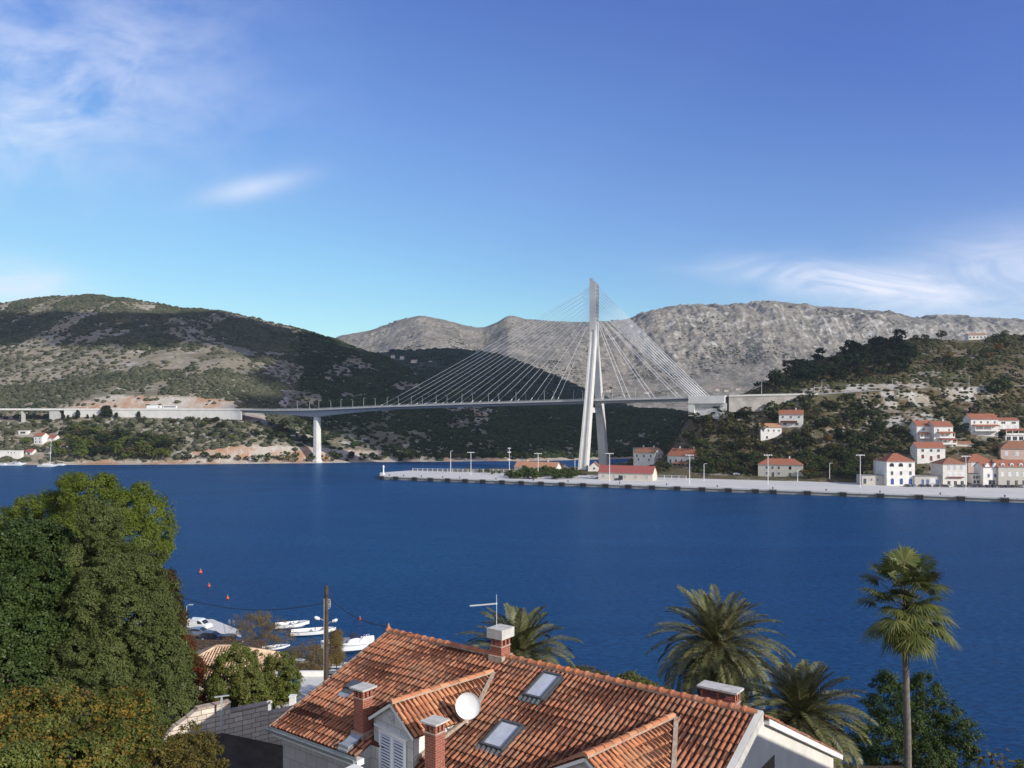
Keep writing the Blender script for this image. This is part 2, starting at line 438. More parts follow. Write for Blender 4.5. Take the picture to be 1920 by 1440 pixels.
M['pkwall'] = flat('pink_wall', (0.56, 0.42, 0.36), 0.85, 0.07, 0.3)
M['stwall'] = brickmat('grey_stone_wall', (0.50, 0.47, 0.42), (0.38, 0.36, 0.32), (0.55, 0.52, 0.48), 0.7, 0.35, 0.03, 0.3)
M['roofA'] = farroof('orange_roof_tiles', (0.37, 0.135, 0.075), (0.26, 0.095, 0.055))
M['roofB'] = farroof('weathered_roof_tiles', (0.36, 0.16, 0.09), (0.20, 0.10, 0.06))
M['roofC'] = farroof('red_metal_roof', (0.36, 0.095, 0.08), (0.29, 0.085, 0.07))
M['roofD'] = farroof('pale_roof_tiles', (0.50, 0.26, 0.15), (0.36, 0.17, 0.10))
M['bark'] = flat('bark', (0.12, 0.085, 0.06), 0.95, 0.2, 3, bump=0.5)
M['barkgrey'] = flat('palm_bark', (0.20, 0.175, 0.15), 0.95, 0.2, 6, bump=0.6)
M['polewood'] = flat('pole_wood', (0.10, 0.065, 0.045), 0.9, 0.25, 2, bump=0.4)
M['orange'] = flat('orange_buoy', (0.75, 0.10, 0.03), 0.4, 0.05, 2)
M['brick'] = brickmat('red_brick', (0.33, 0.085, 0.05), (0.25, 0.065, 0.04), (0.36, 0.24, 0.18), 0.22, 0.075, 0.008, 0.5, 0.25)
M['clad'] = brickmat('stone_cladding', (0.50, 0.49, 0.47), (0.42, 0.41, 0.40), (0.28, 0.26, 0.24), 0.55, 0.42, 0.012, 0.3, 0.2)
M['wallstone'] = brickmat('rough_stone_wall', (0.72, 0.64, 0.53), (0.52, 0.45, 0.37), (0.26, 0.17, 0.12), 0.42, 0.23, 0.014, 1.0, 0.35, 0.37, 1.5, 0.07)
M['mortar'] = flat('lime_mortar', (0.50, 0.42, 0.34), 0.95, 0.25, 7, bump=0.6, col2=(0.30, 0.20, 0.14))
M['tiles'] = tilemat('clay_tiles', [(0.20, 0.10, 0.062), (0.31, 0.13, 0.075), (0.39, 0.15, 0.08), (0.35, 0.14, 0.078), (0.41, 0.175, 0.098), (0.38, 0.19, 0.115), (0.22, 0.12, 0.08), (0.30, 0.145, 0.09)])
M['tilesB'] = tilemat('newer_clay_tiles', [(0.40, 0.16, 0.08), (0.50, 0.20, 0.10), (0.56, 0.26, 0.13), (0.60, 0.30, 0.17)])
M['pan'] = tilemat('pan_tiles', [(0.055, 0.022, 0.015), (0.10, 0.038, 0.024), (0.08, 0.032, 0.02)])
M['caps'] = tilemat('ridge_tiles', [(0.34, 0.13, 0.075), (0.46, 0.165, 0.08), (0.50, 0.19, 0.09), (0.36, 0.20, 0.14)])
M['velux'] = flat('grey_flashing', (0.10, 0.11, 0.115), 0.5, 0.1, 4, metal=0.2)
M['zinc'] = flat('zinc_gutter', (0.42, 0.45, 0.46), 0.45, 0.1, 3, metal=0.4)
M['dish'] = flat('dish_paint', (0.78, 0.79, 0.78), 0.4, 0.02, 2)
M['shade'] = flat('roller_blind', (0.62, 0.62, 0.64), 0.7, 0.03, 4)
M['louvre'] = flat('white_louvre', (0.62, 0.64, 0.70), 0.5, 0.03, 4)
M['carwhite'] = flat('white_car_paint', (0.75, 0.76, 0.76), 0.2, 0.01, 2, spec=0.6)
M['carblue'] = flat('silver_blue_car_paint', (0.22, 0.29, 0.40), 0.25, 0.02, 2, metal=0.4)
M['cardark'] = flat('dark_car_paint', (0.03, 0.04, 0.07), 0.2, 0.02, 2, spec=0.7)
M['tyre'] = flat('tyre', (0.02, 0.02, 0.02), 0.85, 0.02, 2)
M['tail'] = flat('red_tail_light', (0.45, 0.02, 0.02), 0.3, 0.02, 2)
M['navy'] = flat('navy_canvas', (0.02, 0.03, 0.06), 0.8, 0.05, 2)
M['greyboat'] = flat('grey_boat_cover', (0.16, 0.20, 0.25), 0.6, 0.1, 2)


def seamat():
    m, t, N, b, out = newmat('sea_water'); g = t.nodes.new('ShaderNodeNewGeometry'); P = g.outputs['Position']
    t.nodes.remove(b)
    w1 = N.noise(N.vscale(P, (0.8, 1.7, 1)), 0.7, 6, 0.62, 0.4); w2 = N.noise(N.vscale(P, (0.35, 1.0, 1)), 0.10, 4, 0.6, 0.6)
    patch = N.noise(N.vscale(P, (0.3, 1.0, 1)), 0.016, 6, 0.65, 1.2)
    hgt = N.math('ADD', N.math('MULTIPLY', w1, 0.6), N.math('MULTIPLY', w2, 1.2))
    bp = t.nodes.new('ShaderNodeBump'); bp.inputs['Distance'].default_value = 0.55
    t.links.new(hgt, bp.inputs['Height']); t.links.new(N.mr(patch, 0.35, 0.65, 0.75, 1.0), bp.inputs['Strength'])
    col = N.mix(N.mr(patch, 0.35, 0.7), (0.005, 0.037, 0.108), (0.012, 0.070, 0.170))
    w3 = N.noise(N.vscale(P, (0.7, 2.2, 1)), 1.3, 3, 0.6, 0.3)
    col = N.mix(N.mr(w1, 0.40, 0.60, 0, 0.75), col, (0.004, 0.020, 0.068)); col = N.mix(N.mr(w3, 0.48, 0.66, 0, 0.6), col, (0.024, 0.090, 0.200))
    df = t.nodes.new('ShaderNodeBsdfDiffuse'); t.links.new(col, df.inputs[0]); t.links.new(bp.outputs[0], df.inputs['Normal'])
    gl = t.nodes.new('ShaderNodeBsdfGlossy'); gl.inputs['Roughness'].default_value = 0.24; gl.inputs[0].default_value = (0.50, 0.74, 1, 1)
    t.links.new(bp.outputs[0], gl.inputs['Normal'])
    lw = t.nodes.new('ShaderNodeFresnel'); lw.inputs[0].default_value = 1.33; t.links.new(bp.outputs[0], lw.inputs['Normal'])
    fr = N.math('MINIMUM', N.math('MULTIPLY', lw.outputs[0], 0.7), 0.22)
    mx = t.nodes.new('ShaderNodeMixShader'); t.links.new(fr, mx.inputs[0]); t.links.new(df.outputs[0], mx.inputs[1]); t.links.new(gl.outputs[0], mx.inputs[2])
    t.links.new(mx.outputs[0], out.inputs[0])
    return m


M['sea'] = seamat()
CUT = ((0.46, 0.41, 0.35), (0.40, 0.24, 0.15), (0.58, 0.54, 0.49))
M['hillA'] = terrainmat('hill_scrub_ground', (0.27, 0.235, 0.175), (0.42, 0.40, 0.36), (0.13, 0.125, 0.075), 0.4, 0.56, 1.0, cut=CUT, grassiness=0.5)
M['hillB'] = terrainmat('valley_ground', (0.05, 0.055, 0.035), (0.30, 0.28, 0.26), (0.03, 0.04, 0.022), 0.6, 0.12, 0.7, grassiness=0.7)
M['hillC'] = terrainmat('limestone_mountain', (0.26, 0.23, 0.185), (0.52, 0.505, 0.485), (0.125, 0.118, 0.088), 0.5, 0.52, 1.6, steep=(0.48, 0.73), grassiness=0.5)
M['hillD'] = terrainmat('village_hill_ground', (0.13, 0.10, 0.06), (0.34, 0.33, 0.31), (0.075, 0.08, 0.035), 0.5, 0.34, 1.4, cut=((0.38, 0.36, 0.33), (0.30, 0.25, 0.19), (0.52, 0.51, 0.48)), grassiness=0.55)
M['near'] = terrainmat('near_ground', (0.14, 0.11, 0.075), (0.30, 0.28, 0.25), (0.05, 0.06, 0.025), 0.4, 0.2, 12.0, grassiness=0.5)
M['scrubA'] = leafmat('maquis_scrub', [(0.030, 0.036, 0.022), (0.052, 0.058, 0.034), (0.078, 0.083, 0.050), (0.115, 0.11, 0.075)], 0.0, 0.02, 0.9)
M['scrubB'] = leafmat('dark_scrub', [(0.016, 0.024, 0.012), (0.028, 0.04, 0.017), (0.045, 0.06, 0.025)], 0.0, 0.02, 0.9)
M['scrubC'] = leafmat('autumn_scrub', [(0.020, 0.027, 0.011), (0.034, 0.042, 0.016), (0.060, 0.056, 0.024), (0.085, 0.064, 0.026)], 0.0, 0.03, 0.9)
M['lpine'] = leafmat('pine_needles', [(0.062, 0.095, 0.014), (0.118, 0.155, 0.026), (0.185, 0.215, 0.042)], 0.3, 0.7)
M['ljun'] = leafmat('juniper_needles', [(0.042, 0.056, 0.018), (0.080, 0.098, 0.030), (0.122, 0.140, 0.046)], 0.15, 0.9)
M['lbroad'] = leafmat('dark_leaves', [(0.022, 0.040, 0.012), (0.045, 0.070, 0.020), (0.075, 0.105, 0.030)], 0.2, 0.9, 0.4)
M['lmix'] = leafmat('autumn_leaves', [(0.03, 0.05, 0.014), (0.06, 0.09, 0.022), (0.09, 0.115, 0.026), (0.10, 0.095, 0.024), (0.27, 0.17, 0.03), (0.20, 0.13, 0.03)], 0.3, 1.5, 0.6)
M['lmixb'] = leafmat('olive_autumn_leaves', [(0.05, 0.05, 0.015), (0.10, 0.09, 0.025), (0.16, 0.12, 0.03), (0.08, 0.085, 0.02)], 0.3, 0.8, 0.5)
M['lbush'] = leafmat('bush_leaves', [(0.055, 0.08, 0.018), (0.10, 0.13, 0.028), (0.16, 0.17, 0.045), (0.13, 0.11, 0.03)], 0.25, 0.8, 0.4)
M['lred'] = leafmat('red_vine_leaves', [(0.08, 0.02, 0.012), (0.20, 0.03, 0.02), (0.10, 0.05, 0.02), (0.04, 0.05, 0.015)], 0.3, 0.8)
M['lbrown'] = leafmat('brown_green_leaves', [(0.03, 0.04, 0.012), (0.06, 0.05, 0.018), (0.09, 0.06, 0.02)], 0.25, 0.8)
M['ltam'] = leafmat('tamarisk_sprays', [(0.15, 0.10, 0.035), (0.22, 0.15, 0.055), (0.17, 0.14, 0.06), (0.28, 0.17, 0.06)], 0.35, 0.3)
M['lpalm'] = leafmat('palm_leaflets', [(0.055, 0.065, 0.024), (0.10, 0.11, 0.042), (0.17, 0.17, 0.08), (0.24, 0.22, 0.12)], 0.15, 0.6, 0.35)
M['lfan'] = leafmat('fan_palm_leaf', [(0.05, 0.065, 0.02), (0.10, 0.12, 0.035), (0.20, 0.20, 0.07)], 0.2, 0.9, 0.4)
M['ldead'] = leafmat('dead_fronds', [(0.09, 0.055, 0.03), (0.18, 0.11, 0.055), (0.07, 0.045, 0.028)], 0.2, 0.9)
M['rachis'] = flat('palm_rachis', (0.17, 0.15, 0.06), 0.5, 0.1, 3)
M['lfarA'] = leafmat('far_dark_pine', [(0.012, 0.020, 0.009), (0.020, 0.032, 0.013), (0.034, 0.048, 0.018)], 0.05, 0.15, 0.9)
M['lfarB'] = leafmat('far_green_leaves', [(0.032, 0.044, 0.014), (0.058, 0.076, 0.023), (0.088, 0.108, 0.034)], 0.1, 0.15, 0.9)
M['lfarC'] = leafmat('far_olive_leaves', [(0.05, 0.05, 0.02), (0.08, 0.075, 0.03), (0.12, 0.10, 0.045)], 0.1, 0.15, 0.9)
M['lfarD'] = leafmat('far_autumn_leaves', [(0.10, 0.06, 0.02), (0.17, 0.10, 0.03), (0.20, 0.12, 0.03)], 0.1, 0.15, 0.9)
M['lfarF'] = leafmat('quay_bush_leaves', [(0.035, 0.055, 0.015), (0.06, 0.09, 0.022), (0.085, 0.115, 0.03)], 0.1, 0.15, 0.9)
M['lfarE'] = leafmat('far_bright_pine', [(0.06, 0.085, 0.018), (0.105, 0.13, 0.026), (0.15, 0.17, 0.036)], 0.1, 0.15, 0.9)

# ------------------------------------------------------------------ terrain
def q(py, Y, jit=0):
    return (Y, H + (HY - py) / F * Y)


class Hill:
    """height field given as profiles of (distance, height, roughness) for some bearings"""
    def __init__(s, table, amps, seed, wl, fall=0.5, sig=8.0):
        s.px = np.array([r[0] for r in table], float)
        s.Y = np.array([[p[0] for p in r[1]] for r in table], float); s.Z = np.array([[p[1] for p in r[1]] for r in table], float)
        g = np.arange(s.px[0], s.px[-1] + 4, 4.0); k = np.arange(-60, 61) * 4.0; ker = np.exp(-(k / sig) ** 2 / 2); ker /= ker.sum()
        def sm(A):
            out = []
            for c in A.T:
                v = np.interp(g, s.px, c); v = np.concatenate([np.full(60, v[0]), v, np.full(60, v[-1])]); out.append(np.convolve(v, ker, 'valid'))
            return np.stack(out, -1)
        s.Y, s.Z = sm(s.Y), sm(s.Z); s.px = g
        s.amps = np.array(amps, float); s.seed = seed; s.wl = wl; s.fall = fall; s.K = s.Y.shape[1]
    def ctrl(s, px):
        return (np.stack([np.interp(px, s.px, s.Y[:, k]) for k in range(s.K)], -1), np.stack([np.interp(px, s.px, s.Z[:, k]) for k in range(s.K)], -1))
    def z(s, X, Y, noise=True):
        X = np.atleast_1d(np.asarray(X, float)); Y = np.atleast_1d(np.asarray(Y, float)); sh = X.shape; X = X.ravel(); Y = Y.ravel()
        px = 960 + F * X / Y; CY, CZ = s.ctrl(px)
        z = CZ[:, 0] - (CY[:, 0] - Y) * 0.4; amp = np.full(len(X), s.amps[0])
        for k in range(s.K - 1):
            m = (Y >= CY[:, k]) & (Y < CY[:, k + 1]); t = (Y - CY[:, k]) / np.maximum(CY[:, k + 1] - CY[:, k], 1e-3)
            z = np.where(m, CZ[:, k] * (1 - t) + CZ[:, k + 1] * t, z); amp = np.where(m, s.amps[k] * (1 - t) + s.amps[k + 1] * t, amp)
        m = Y >= CY[:, -1]; z = np.where(m, CZ[:, -1] - s.fall * (Y - CY[:, -1]), z); amp = np.where(m, s.amps[-1], amp)
        if noise:
            n = fbm(X / s.wl, Y / s.wl, 5, s.seed) - 0.5
            z = z + n * amp * 2
        return np.maximum(z, -8).reshape(sh)
    def hit(s, px, py, y0=380, y1=1500):
        Y = np.arange(y0, y1, 1.0); X = (px - 960) / F * Y; zz = s.z(X, Y); ray = H + (HY - py) / F * Y
        k = np.nonzero(zz >= ray)[0]
        i = k[0] if len(k) else len(Y) - 1
        return Vector((X[i], Y[i], zz[i]))
    def mesh(s, name, mat, px0, px1, npx, y0, y1, ny, extra=None, power=1.0, cutf=None):
        P = np.linspace(px0, px1, npx); T = np.linspace(0, 1, ny) ** power; Y = y0 + (y1 - y0) * T
        PX, YY = np.meshgrid(P, Y); XX = (PX - 960) / F * YY; ZZ = s.z(XX, YY)
        if extra is not None: ZZ = extra(XX, YY, ZZ)
        V = np.stack([XX, YY, ZZ], -1).reshape(-1, 3)
        i = np.arange(npx * ny).reshape(ny, npx)
        Fq = np.stack([i[:-1, :-1], i[:-1, 1:], i[1:, 1:], i[1:, :-1]], -1).reshape(-1, 4)
        at = None
        if cutf is not None:
            at = {'cut': cutf(PX, XX, YY, ZZ).ravel()}
        me = np_mesh(name, V, Fq, mat, True, attr=at)
        return tag(link(name, me), kind='structure')


# left hill, with the road bench (0 shore, 1 bank, 2 cliff top, 3 wall foot, 4 road back, 5 cut top, 6 mid, 7 crest)
def r8(px, a):
    return (px, [q(*p) for p in a])


TL = [
    r8(-500, [(874, 655), (871, 663), (866, 670), (800, 745), (790, 762), (770, 795), (700, 930), (600, 1250)]),
    r8(-150, [(873, 662), (870, 670), (864, 677), (796, 745), (788, 762), (768, 792), (695, 940), (585, 1280)]),
    r8(0, [(872, 668), (869, 676), (863, 682), (793, 745), (786, 762), (765, 790), (690, 950), (573, 1300)]),
    r8(60, [(872, 669), (869, 677), (863, 683), (793, 746), (786, 762), (765, 790), (688, 950), (561, 1300)]),
    r8(104, [(871, 670), (868, 678), (862, 683), (788, 747), (785, 762), (763, 788), (685, 950), (556, 1300)]),
    r8(114, [(871, 671), (868, 679), (861, 684), (784, 747), (770, 763), (761, 786), (683, 950), (555.5, 1300)]),
    r8(160, [(871, 673), (868, 681), (860, 685), (783, 746), (769, 762), (752, 784), (675, 950), (556, 1300)]),
    r8(210, [(870, 675), (867, 683), (859, 687), (783, 746), (769, 762), (740, 783), (670, 950), (558, 1300)]),
    r8(330, [(870, 679), (867, 686), (856, 692), (783, 744), (769, 758), (742, 778), (665, 945), (575, 1310)]),
    r8(420, [(870, 683), (866, 689), (843, 697), (784, 738), (770, 752), (752, 770), (668, 930), (586, 1300)]),
    r8(490, [(869, 690), (865, 695), (840, 703), (789, 732), (776, 765), (757, 790), (690, 930), (600, 1300)]),
    r8(600, [(868, 697), (863, 704), (842, 714), (815, 745), (790, 790), (760, 840), (705, 980), (628, 1300)]),
    r8(700, [(866, 712), (861, 718), (848, 726), (820, 760), (792, 800), (770, 850), (722, 1000), (665, 1250)]),
    r8(765, [(865, 717), (861, 723), (850, 730), (822, 765), (795, 805), (775, 855), (740, 980), (697, 1200)]),
    r8(830, [(864, 722), (861, 728), (853, 734), (824, 770), (800, 810), (780, 860), (752, 960), (728, 1150)]),
    r8(900, [(864, 726), (860, 732), (853, 739), (825, 775), (802, 820), (784, 870), (762, 955), (748, 1120)]),
    r8(1000, [(863, 730), (860, 736), (855, 744), (830, 780), (808, 830), (790, 880), (775, 950), (764, 1100)]),
    r8(1290, [(859, 790), (856, 796), (850, 802), (830, 840), (812, 880), (798, 910), (785, 960), (772, 1070)]),
    r8(1700, [(859, 900), (856, 906), (850, 912), (830, 940), (812, 970), (798, 990), (785, 1030), (772, 1120)]),
]
HL = Hill(TL, [0, 1.0, 1.5, 0.3, 0.3, 2.0, 12, 7], 3, 90, 0.35, 9)


def bump(x, a, b, s):
    return np.clip((x - a) / s, 0, 1) * np.clip((b - x) / s, 0, 1)


def cutL(PX, X, Y, Z):
    CY, CZ = HL.ctrl(PX); n = fbm(X / 14, Y / 14, 4, 5)
    py = HY - (Z - H) / Y * F
    road = bump(PX, 108, 450, 14) * ((Y > CY[..., 4] - 2) & (Y < CY[..., 5] - 10 * n + 4))
    low = bump(PX, 350, 720, 12) * ((Y > CY[..., 0]) & (Y < CY[..., 2] + 3))
    sh = ((Y < CY[..., 1] + 2)) * 1.0 + bump(PX, 455, 512, 6) * (py > 768) * (py < 792)
    und = bump(PX, -200, 108, 6) * ((Y > CY[..., 3] - 3) & (Y < CY[..., 4] + 8) & (n > 0.45))
    patch = (bump(PX, 880, 1010, 20) * (py > 728) * (py < 790)) * (n > 0.42) + bump(PX, 470, 545, 10) * (py > 745) * (py < 768) * (n > 0.4)
    rr = bump(PX, 745, 1000, 20) * np.exp(-((py - (700 + (PX - 745) * 0.33)) / 6) ** 2) * (n > 0.45)
    bank = bump(PX, 720, 1000, 20) * (Y < CY[..., 2]) * (n > 0.45) * 0.8
    return np.clip(road + low + sh * 0.9 + und + patch + rr + bank, 0, 1)


HL.mesh('left_hill', M['hillA'], -500, 1700, 900, 645, 1750, 420, power=1.15, cutf=cutL)

# dark valley spur behind
TV = [r8(px, [(py + 90, 1330), (py + 55, 1500), (py + 25, 1700), (py, 1950)]) for px, py in
      ((300, 690), (600, 672), (700, 661), (745, 657), (850, 655), (930, 664), (1000, 689), (1060, 714), (1100, 733), (1160, 758), (1250, 778), (1500, 790))]
HV = Hill(TV, [2, 8, 8, 3], 12, 150, 0.6, 14)
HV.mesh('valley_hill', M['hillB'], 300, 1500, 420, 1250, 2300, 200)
# pale slopes below the cliffs
TM = []
for px, py in ((100, 690), (560, 660), (636, 632), (700, 618), (750, 599), (790, 591), (830, 598), (880, 612), (905, 614), (930, 606), (950, 593), (962, 592), (985, 600), (1050, 605), (1110, 604),
               (1180, 599), (1210, 586), (1260, 577), (1310, 573), (1400, 572), (1432, 565), (1470, 568), (1540, 577), (1610, 581), (1680, 590), (1712, 600), (1760, 597), (1830, 596), (1920, 602), (2200, 606), (2500, 612)):
    w = min(1.0, max(0.0, (px - 1050) / 180))
    d = 90 + 60 * w
    TM.append(r8(px, [(790, 2000), (775 - 10 * w, 2150), (py + d * (0.86 + 0.0 * w), 2450), (py + d * 0.55, 2700), (py + d * (0.42 - 0.1 * w), 2800 + 20 * w), (py + (18 + 2 * w), 2960 - 60 * w), (py + 6, 3020 - 30 * w), (py, 3200)]))
HM = Hill(TM, [5, 12, 25, 30, 28, 20, 8, 6], 21, 420, 0.5, 6)


def rocks(X, Y, Z):
    px = 960 + F * X / Y; CY, CZ = HM.ctrl(px)
    w = np.clip((px - 1000) / 250, 0, 1)
    up = np.clip((Y - 2250) / 400, 0, 1)
    gul = ridged(X / 150, Y / 420, 5, 31) - 0.6            # gullies running down the face
    stp = ridged(X / 60, Y / 60, 4, 41) - 0.5
    crest = 1 - np.clip((Y - (CY[..., -1] - 160)) / 140, 0, 1) * 0.7
    return Z + (gul * (26 + 16 * w) + stp * (9 + 9 * w) + (ridged(X / 30, Y / 60, 3, 51) - .5) * (6 + 9 * w)) * up * crest


HM.mesh('limestone_mountain', M['hillC'], 100, 2500, 1100, 1950, 3700, 420, extra=rocks)

# village hill on the near side of the inlet
def YQ(px):   # rear line of the quay
    a = (px - 960) / F; x0, y0, x1, y1 = -72.0, 568.0, 277.0, 433.0
    k = (a * y0 - x0) / ((x1 - x0) - a * (y1 - y0)); return y0 + k * (y1 - y0)


def YF(px):   # front line of the quay
    a = (px - 960) / F; x0, y0, x1, y1 = -85.6, 518.0, 241.0, 377.0
    k = (a * y0 - x0) / ((x1 - x0) - a * (y1 - y0)); return y0 + k * (y1 - y0)


def rv(px, a):
    Yq = YQ(px)
    return (px, [(Yq - 6, 1.3), (Yq + 1.0, 2.3)] + a)


TR = [
    rv(765, [(572, 2.3), (574, 0), (578, -4), (590, -5), (600, -5), (700, -8)]),
    rv(900, [(575, 2.5), (590, 2.4), (596, -1), (602, -4), (620, -5), (700, -8)]),
    rv(1000, [(570, 2.7), (596, 2.4), (602, -1), (608, -4), (620, -5), (700, -8)]),
    rv(1070, [(570, 2.8), (610, 2.8), (618, 0), (622, -4), (640, -5), (700, -8)]),
    rv(1120, [(560, 2.8), (600, 3.2), (635, 2.8), (645, -1), (650, -5), (700, -8)]),
    rv(1180, [(520, 3.0), (570, 4.5), (640, 5), (668, 2), (675, -4), (720, -8)]),
    rv(1230, [(512, 3.4), (535, 6), (560, 9), (650, 9), (700, 0), (730, -8)]),
    rv(1262, [(510, 3.6), (528, 8), (545, 15), (575, 23), (650, 20), (720, 5)]),
    rv(1285, [(508, 3.6), (525, 9), (542, 22), (560, 34), (600, 38), (720, 30)]),
    rv(1310, [(505, 3.6), (520, 9), (535, 24), (549, 42), (580, 45), (700, 44)]),
    rv(1400, [(498, 4), (525, 22), (545, 42), (556, 47), (578, 56), (700, 60)]),
    rv(1450, [(498, 4.5), (520, 18), (538, 42), (550, 52.5), (566, 54), (620, 66), ]),
    rv(1500, [(488, 5), (512, 22), (534, 43), (545, 54.5), (562, 55), (600, 66), ]),
    rv(1600, [(478, 5), (505, 23), (540, 45), (551, 57), (568, 57.5), (605, 69), ]),
    rv(1700, [(468, 5), (505, 28), (550, 49), (563, 60), (581, 60.5), (625, 76), ]),
    rv(1800, [(462, 5), (505, 31), (562, 51), (576, 62), (594, 62.5), (640, 80), ]),
    rv(1920, [(462, 6), (512, 33), (578, 54), (592, 63.5), (610, 64), (655, 84), ]),
    rv(2300, [(462, 6), (520, 34), (600, 58), (615, 66), (635, 67), (680, 90), ]),
]
# crest point added for every bearing
CR = {765: (760, -8), 900: (760, -8), 1000: (760, -8), 1070: (760, -8), 1120: (760, -8), 1180: (760, -8), 1230: (760, -8), 1262: (780, -8), 1285: (780, 10), 1310: (800, 30),
      1400: q(745, 790), 1450: q(712, 720), 1500: q(682, 720), 1600: q(655, 740), 1700: q(633, 750), 1800: q(638, 760), 1920: q(628, 770), 2300: q(610, 780)}
TR = [(px, a + [CR[px]]) for px, a in TR]
HR = Hill(TR, [0, 0, 0.15, 1.0, 1.2, 0.2, 0.3, 2.0, 2.2], 9, 36, 0.4, 12)


def cutR(PX, X, Y, Z):
    CY, CZ = HR.ctrl(PX); n = fbm(X / 9, Y / 9, 4, 15)
    above = bump(PX, 1500, 1745, 15) * ((Y > CY[..., 6] - 1) & (Y < CY[..., 6] + 14 + 14 * n)) * (n > 0.36)
    below = bump(PX, 1620, 1870, 10) * ((Y < CY[..., 5] - 1) & (Y > CY[..., 4] - 4)) * (n > 0.5)
    misc = (fbm(X / 11, Y / 11, 5, 25, 0.65) > 0.63) * (PX > 1380) * 0.35
    soil = bump(PX, 1540, 1830, 8) * (np.abs(Y - CY[..., 4] + 22) < 7) * (n > 0.46)
    return np.clip(above + below + misc + soil, 0, 1)


HR.mesh('village_hill', M['hillD'], 765, 2300, 760, 425, 1000, 330, cutf=cutR)

# near shore terrain
SHX = [-260, -120, -62, -58, -50, -44, -36, -20, 0, 40, 100, 260]
SHY = [170, 162, 156, 154, 147, 130, 118, 108, 100, 92, 85, 80]


def znear(X, Y, noise=True):
    X = np.asarray(X, float); Y = np.asarray(Y, float)
    s = np.interp(X, SHX, SHY) - Y                       # distance inland
    lowY = np.array([-60, 0, 9, 20, 28, 36, 46, 60, 75, 92, 112]); lowZ = np.array([45, 38.5, 33, 27, 24.2, 23.8, 21.8, 18.5, 13.5, 7, 2.0])
    z = np.interp(Y, lowY, lowZ)
    zs = np.interp(s, [-6, 0, 0.6, 3, 8, 30, 60], [-5, -0.6, 1.0, 1.4, 1.7, 9, 26])
    z = np.minimum(z, np.maximum(zs, -5)); z = np.where(s > 3, np.maximum(z, 1.2), z)
    if noise: z = z + (fbm(X / 5, Y / 5, 4, 77) - 0.5) * np.clip((s - 6) / 10, 0, 1) * 0.5
    return z


def near_ground():
    X = np.linspace(-170, 170, 260); Y = np.linspace(-60, 175, 220); XX, YY = np.meshgrid(X, Y); ZZ = znear(XX, YY)
    i = np.arange(XX.size).reshape(XX.shape); Fq = np.stack([i[:-1, :-1], i[:-1, 1:], i[1:, 1:], i[1:, :-1]], -1).reshape(-1, 4)
    tag(link('near_slope', np_mesh('near_slope', np.stack([XX, YY, ZZ], -1).reshape(-1, 3), Fq, M['near'], True)), kind='structure')


near_ground()
mb = MB(); mb.add([(-9000, -3000, 0), (9000, -3000, 0), (9000, 9000, 0), (-9000, 9000, 0)], [(0, 1, 2, 3)]); tag(mb.build('sea', M['sea'], fix=False), kind='structure')
mb = MB(); mb.add([(-9000, -3000, -6), (9000, -3000, -6), (9000, 9000, -6), (-9000, 9000, -6)], [(0, 1, 2, 3)]); tag(mb.build('seabed', M['darkconc'], fix=False), kind='structure')

# ------------------------------------------------------------------ bridge
BR = Vector((60.6, 590.0, 0)); BA = math.atan2(-0.430, 0.903); EX = Vector((0.903, -0.430, 0)); EY = Vector((0.430, 0.903, 0))


def bw(x, y, z): return BR + EX * x + EY * y + Vector((0, 0, z))


def zdeck(x): return float(np.interp(x, [-340, -300, -256, -185, -90, 0, 95], [47.0, 46.4, 46.6, 48.9, 51.1, 52.7, 54.3]))


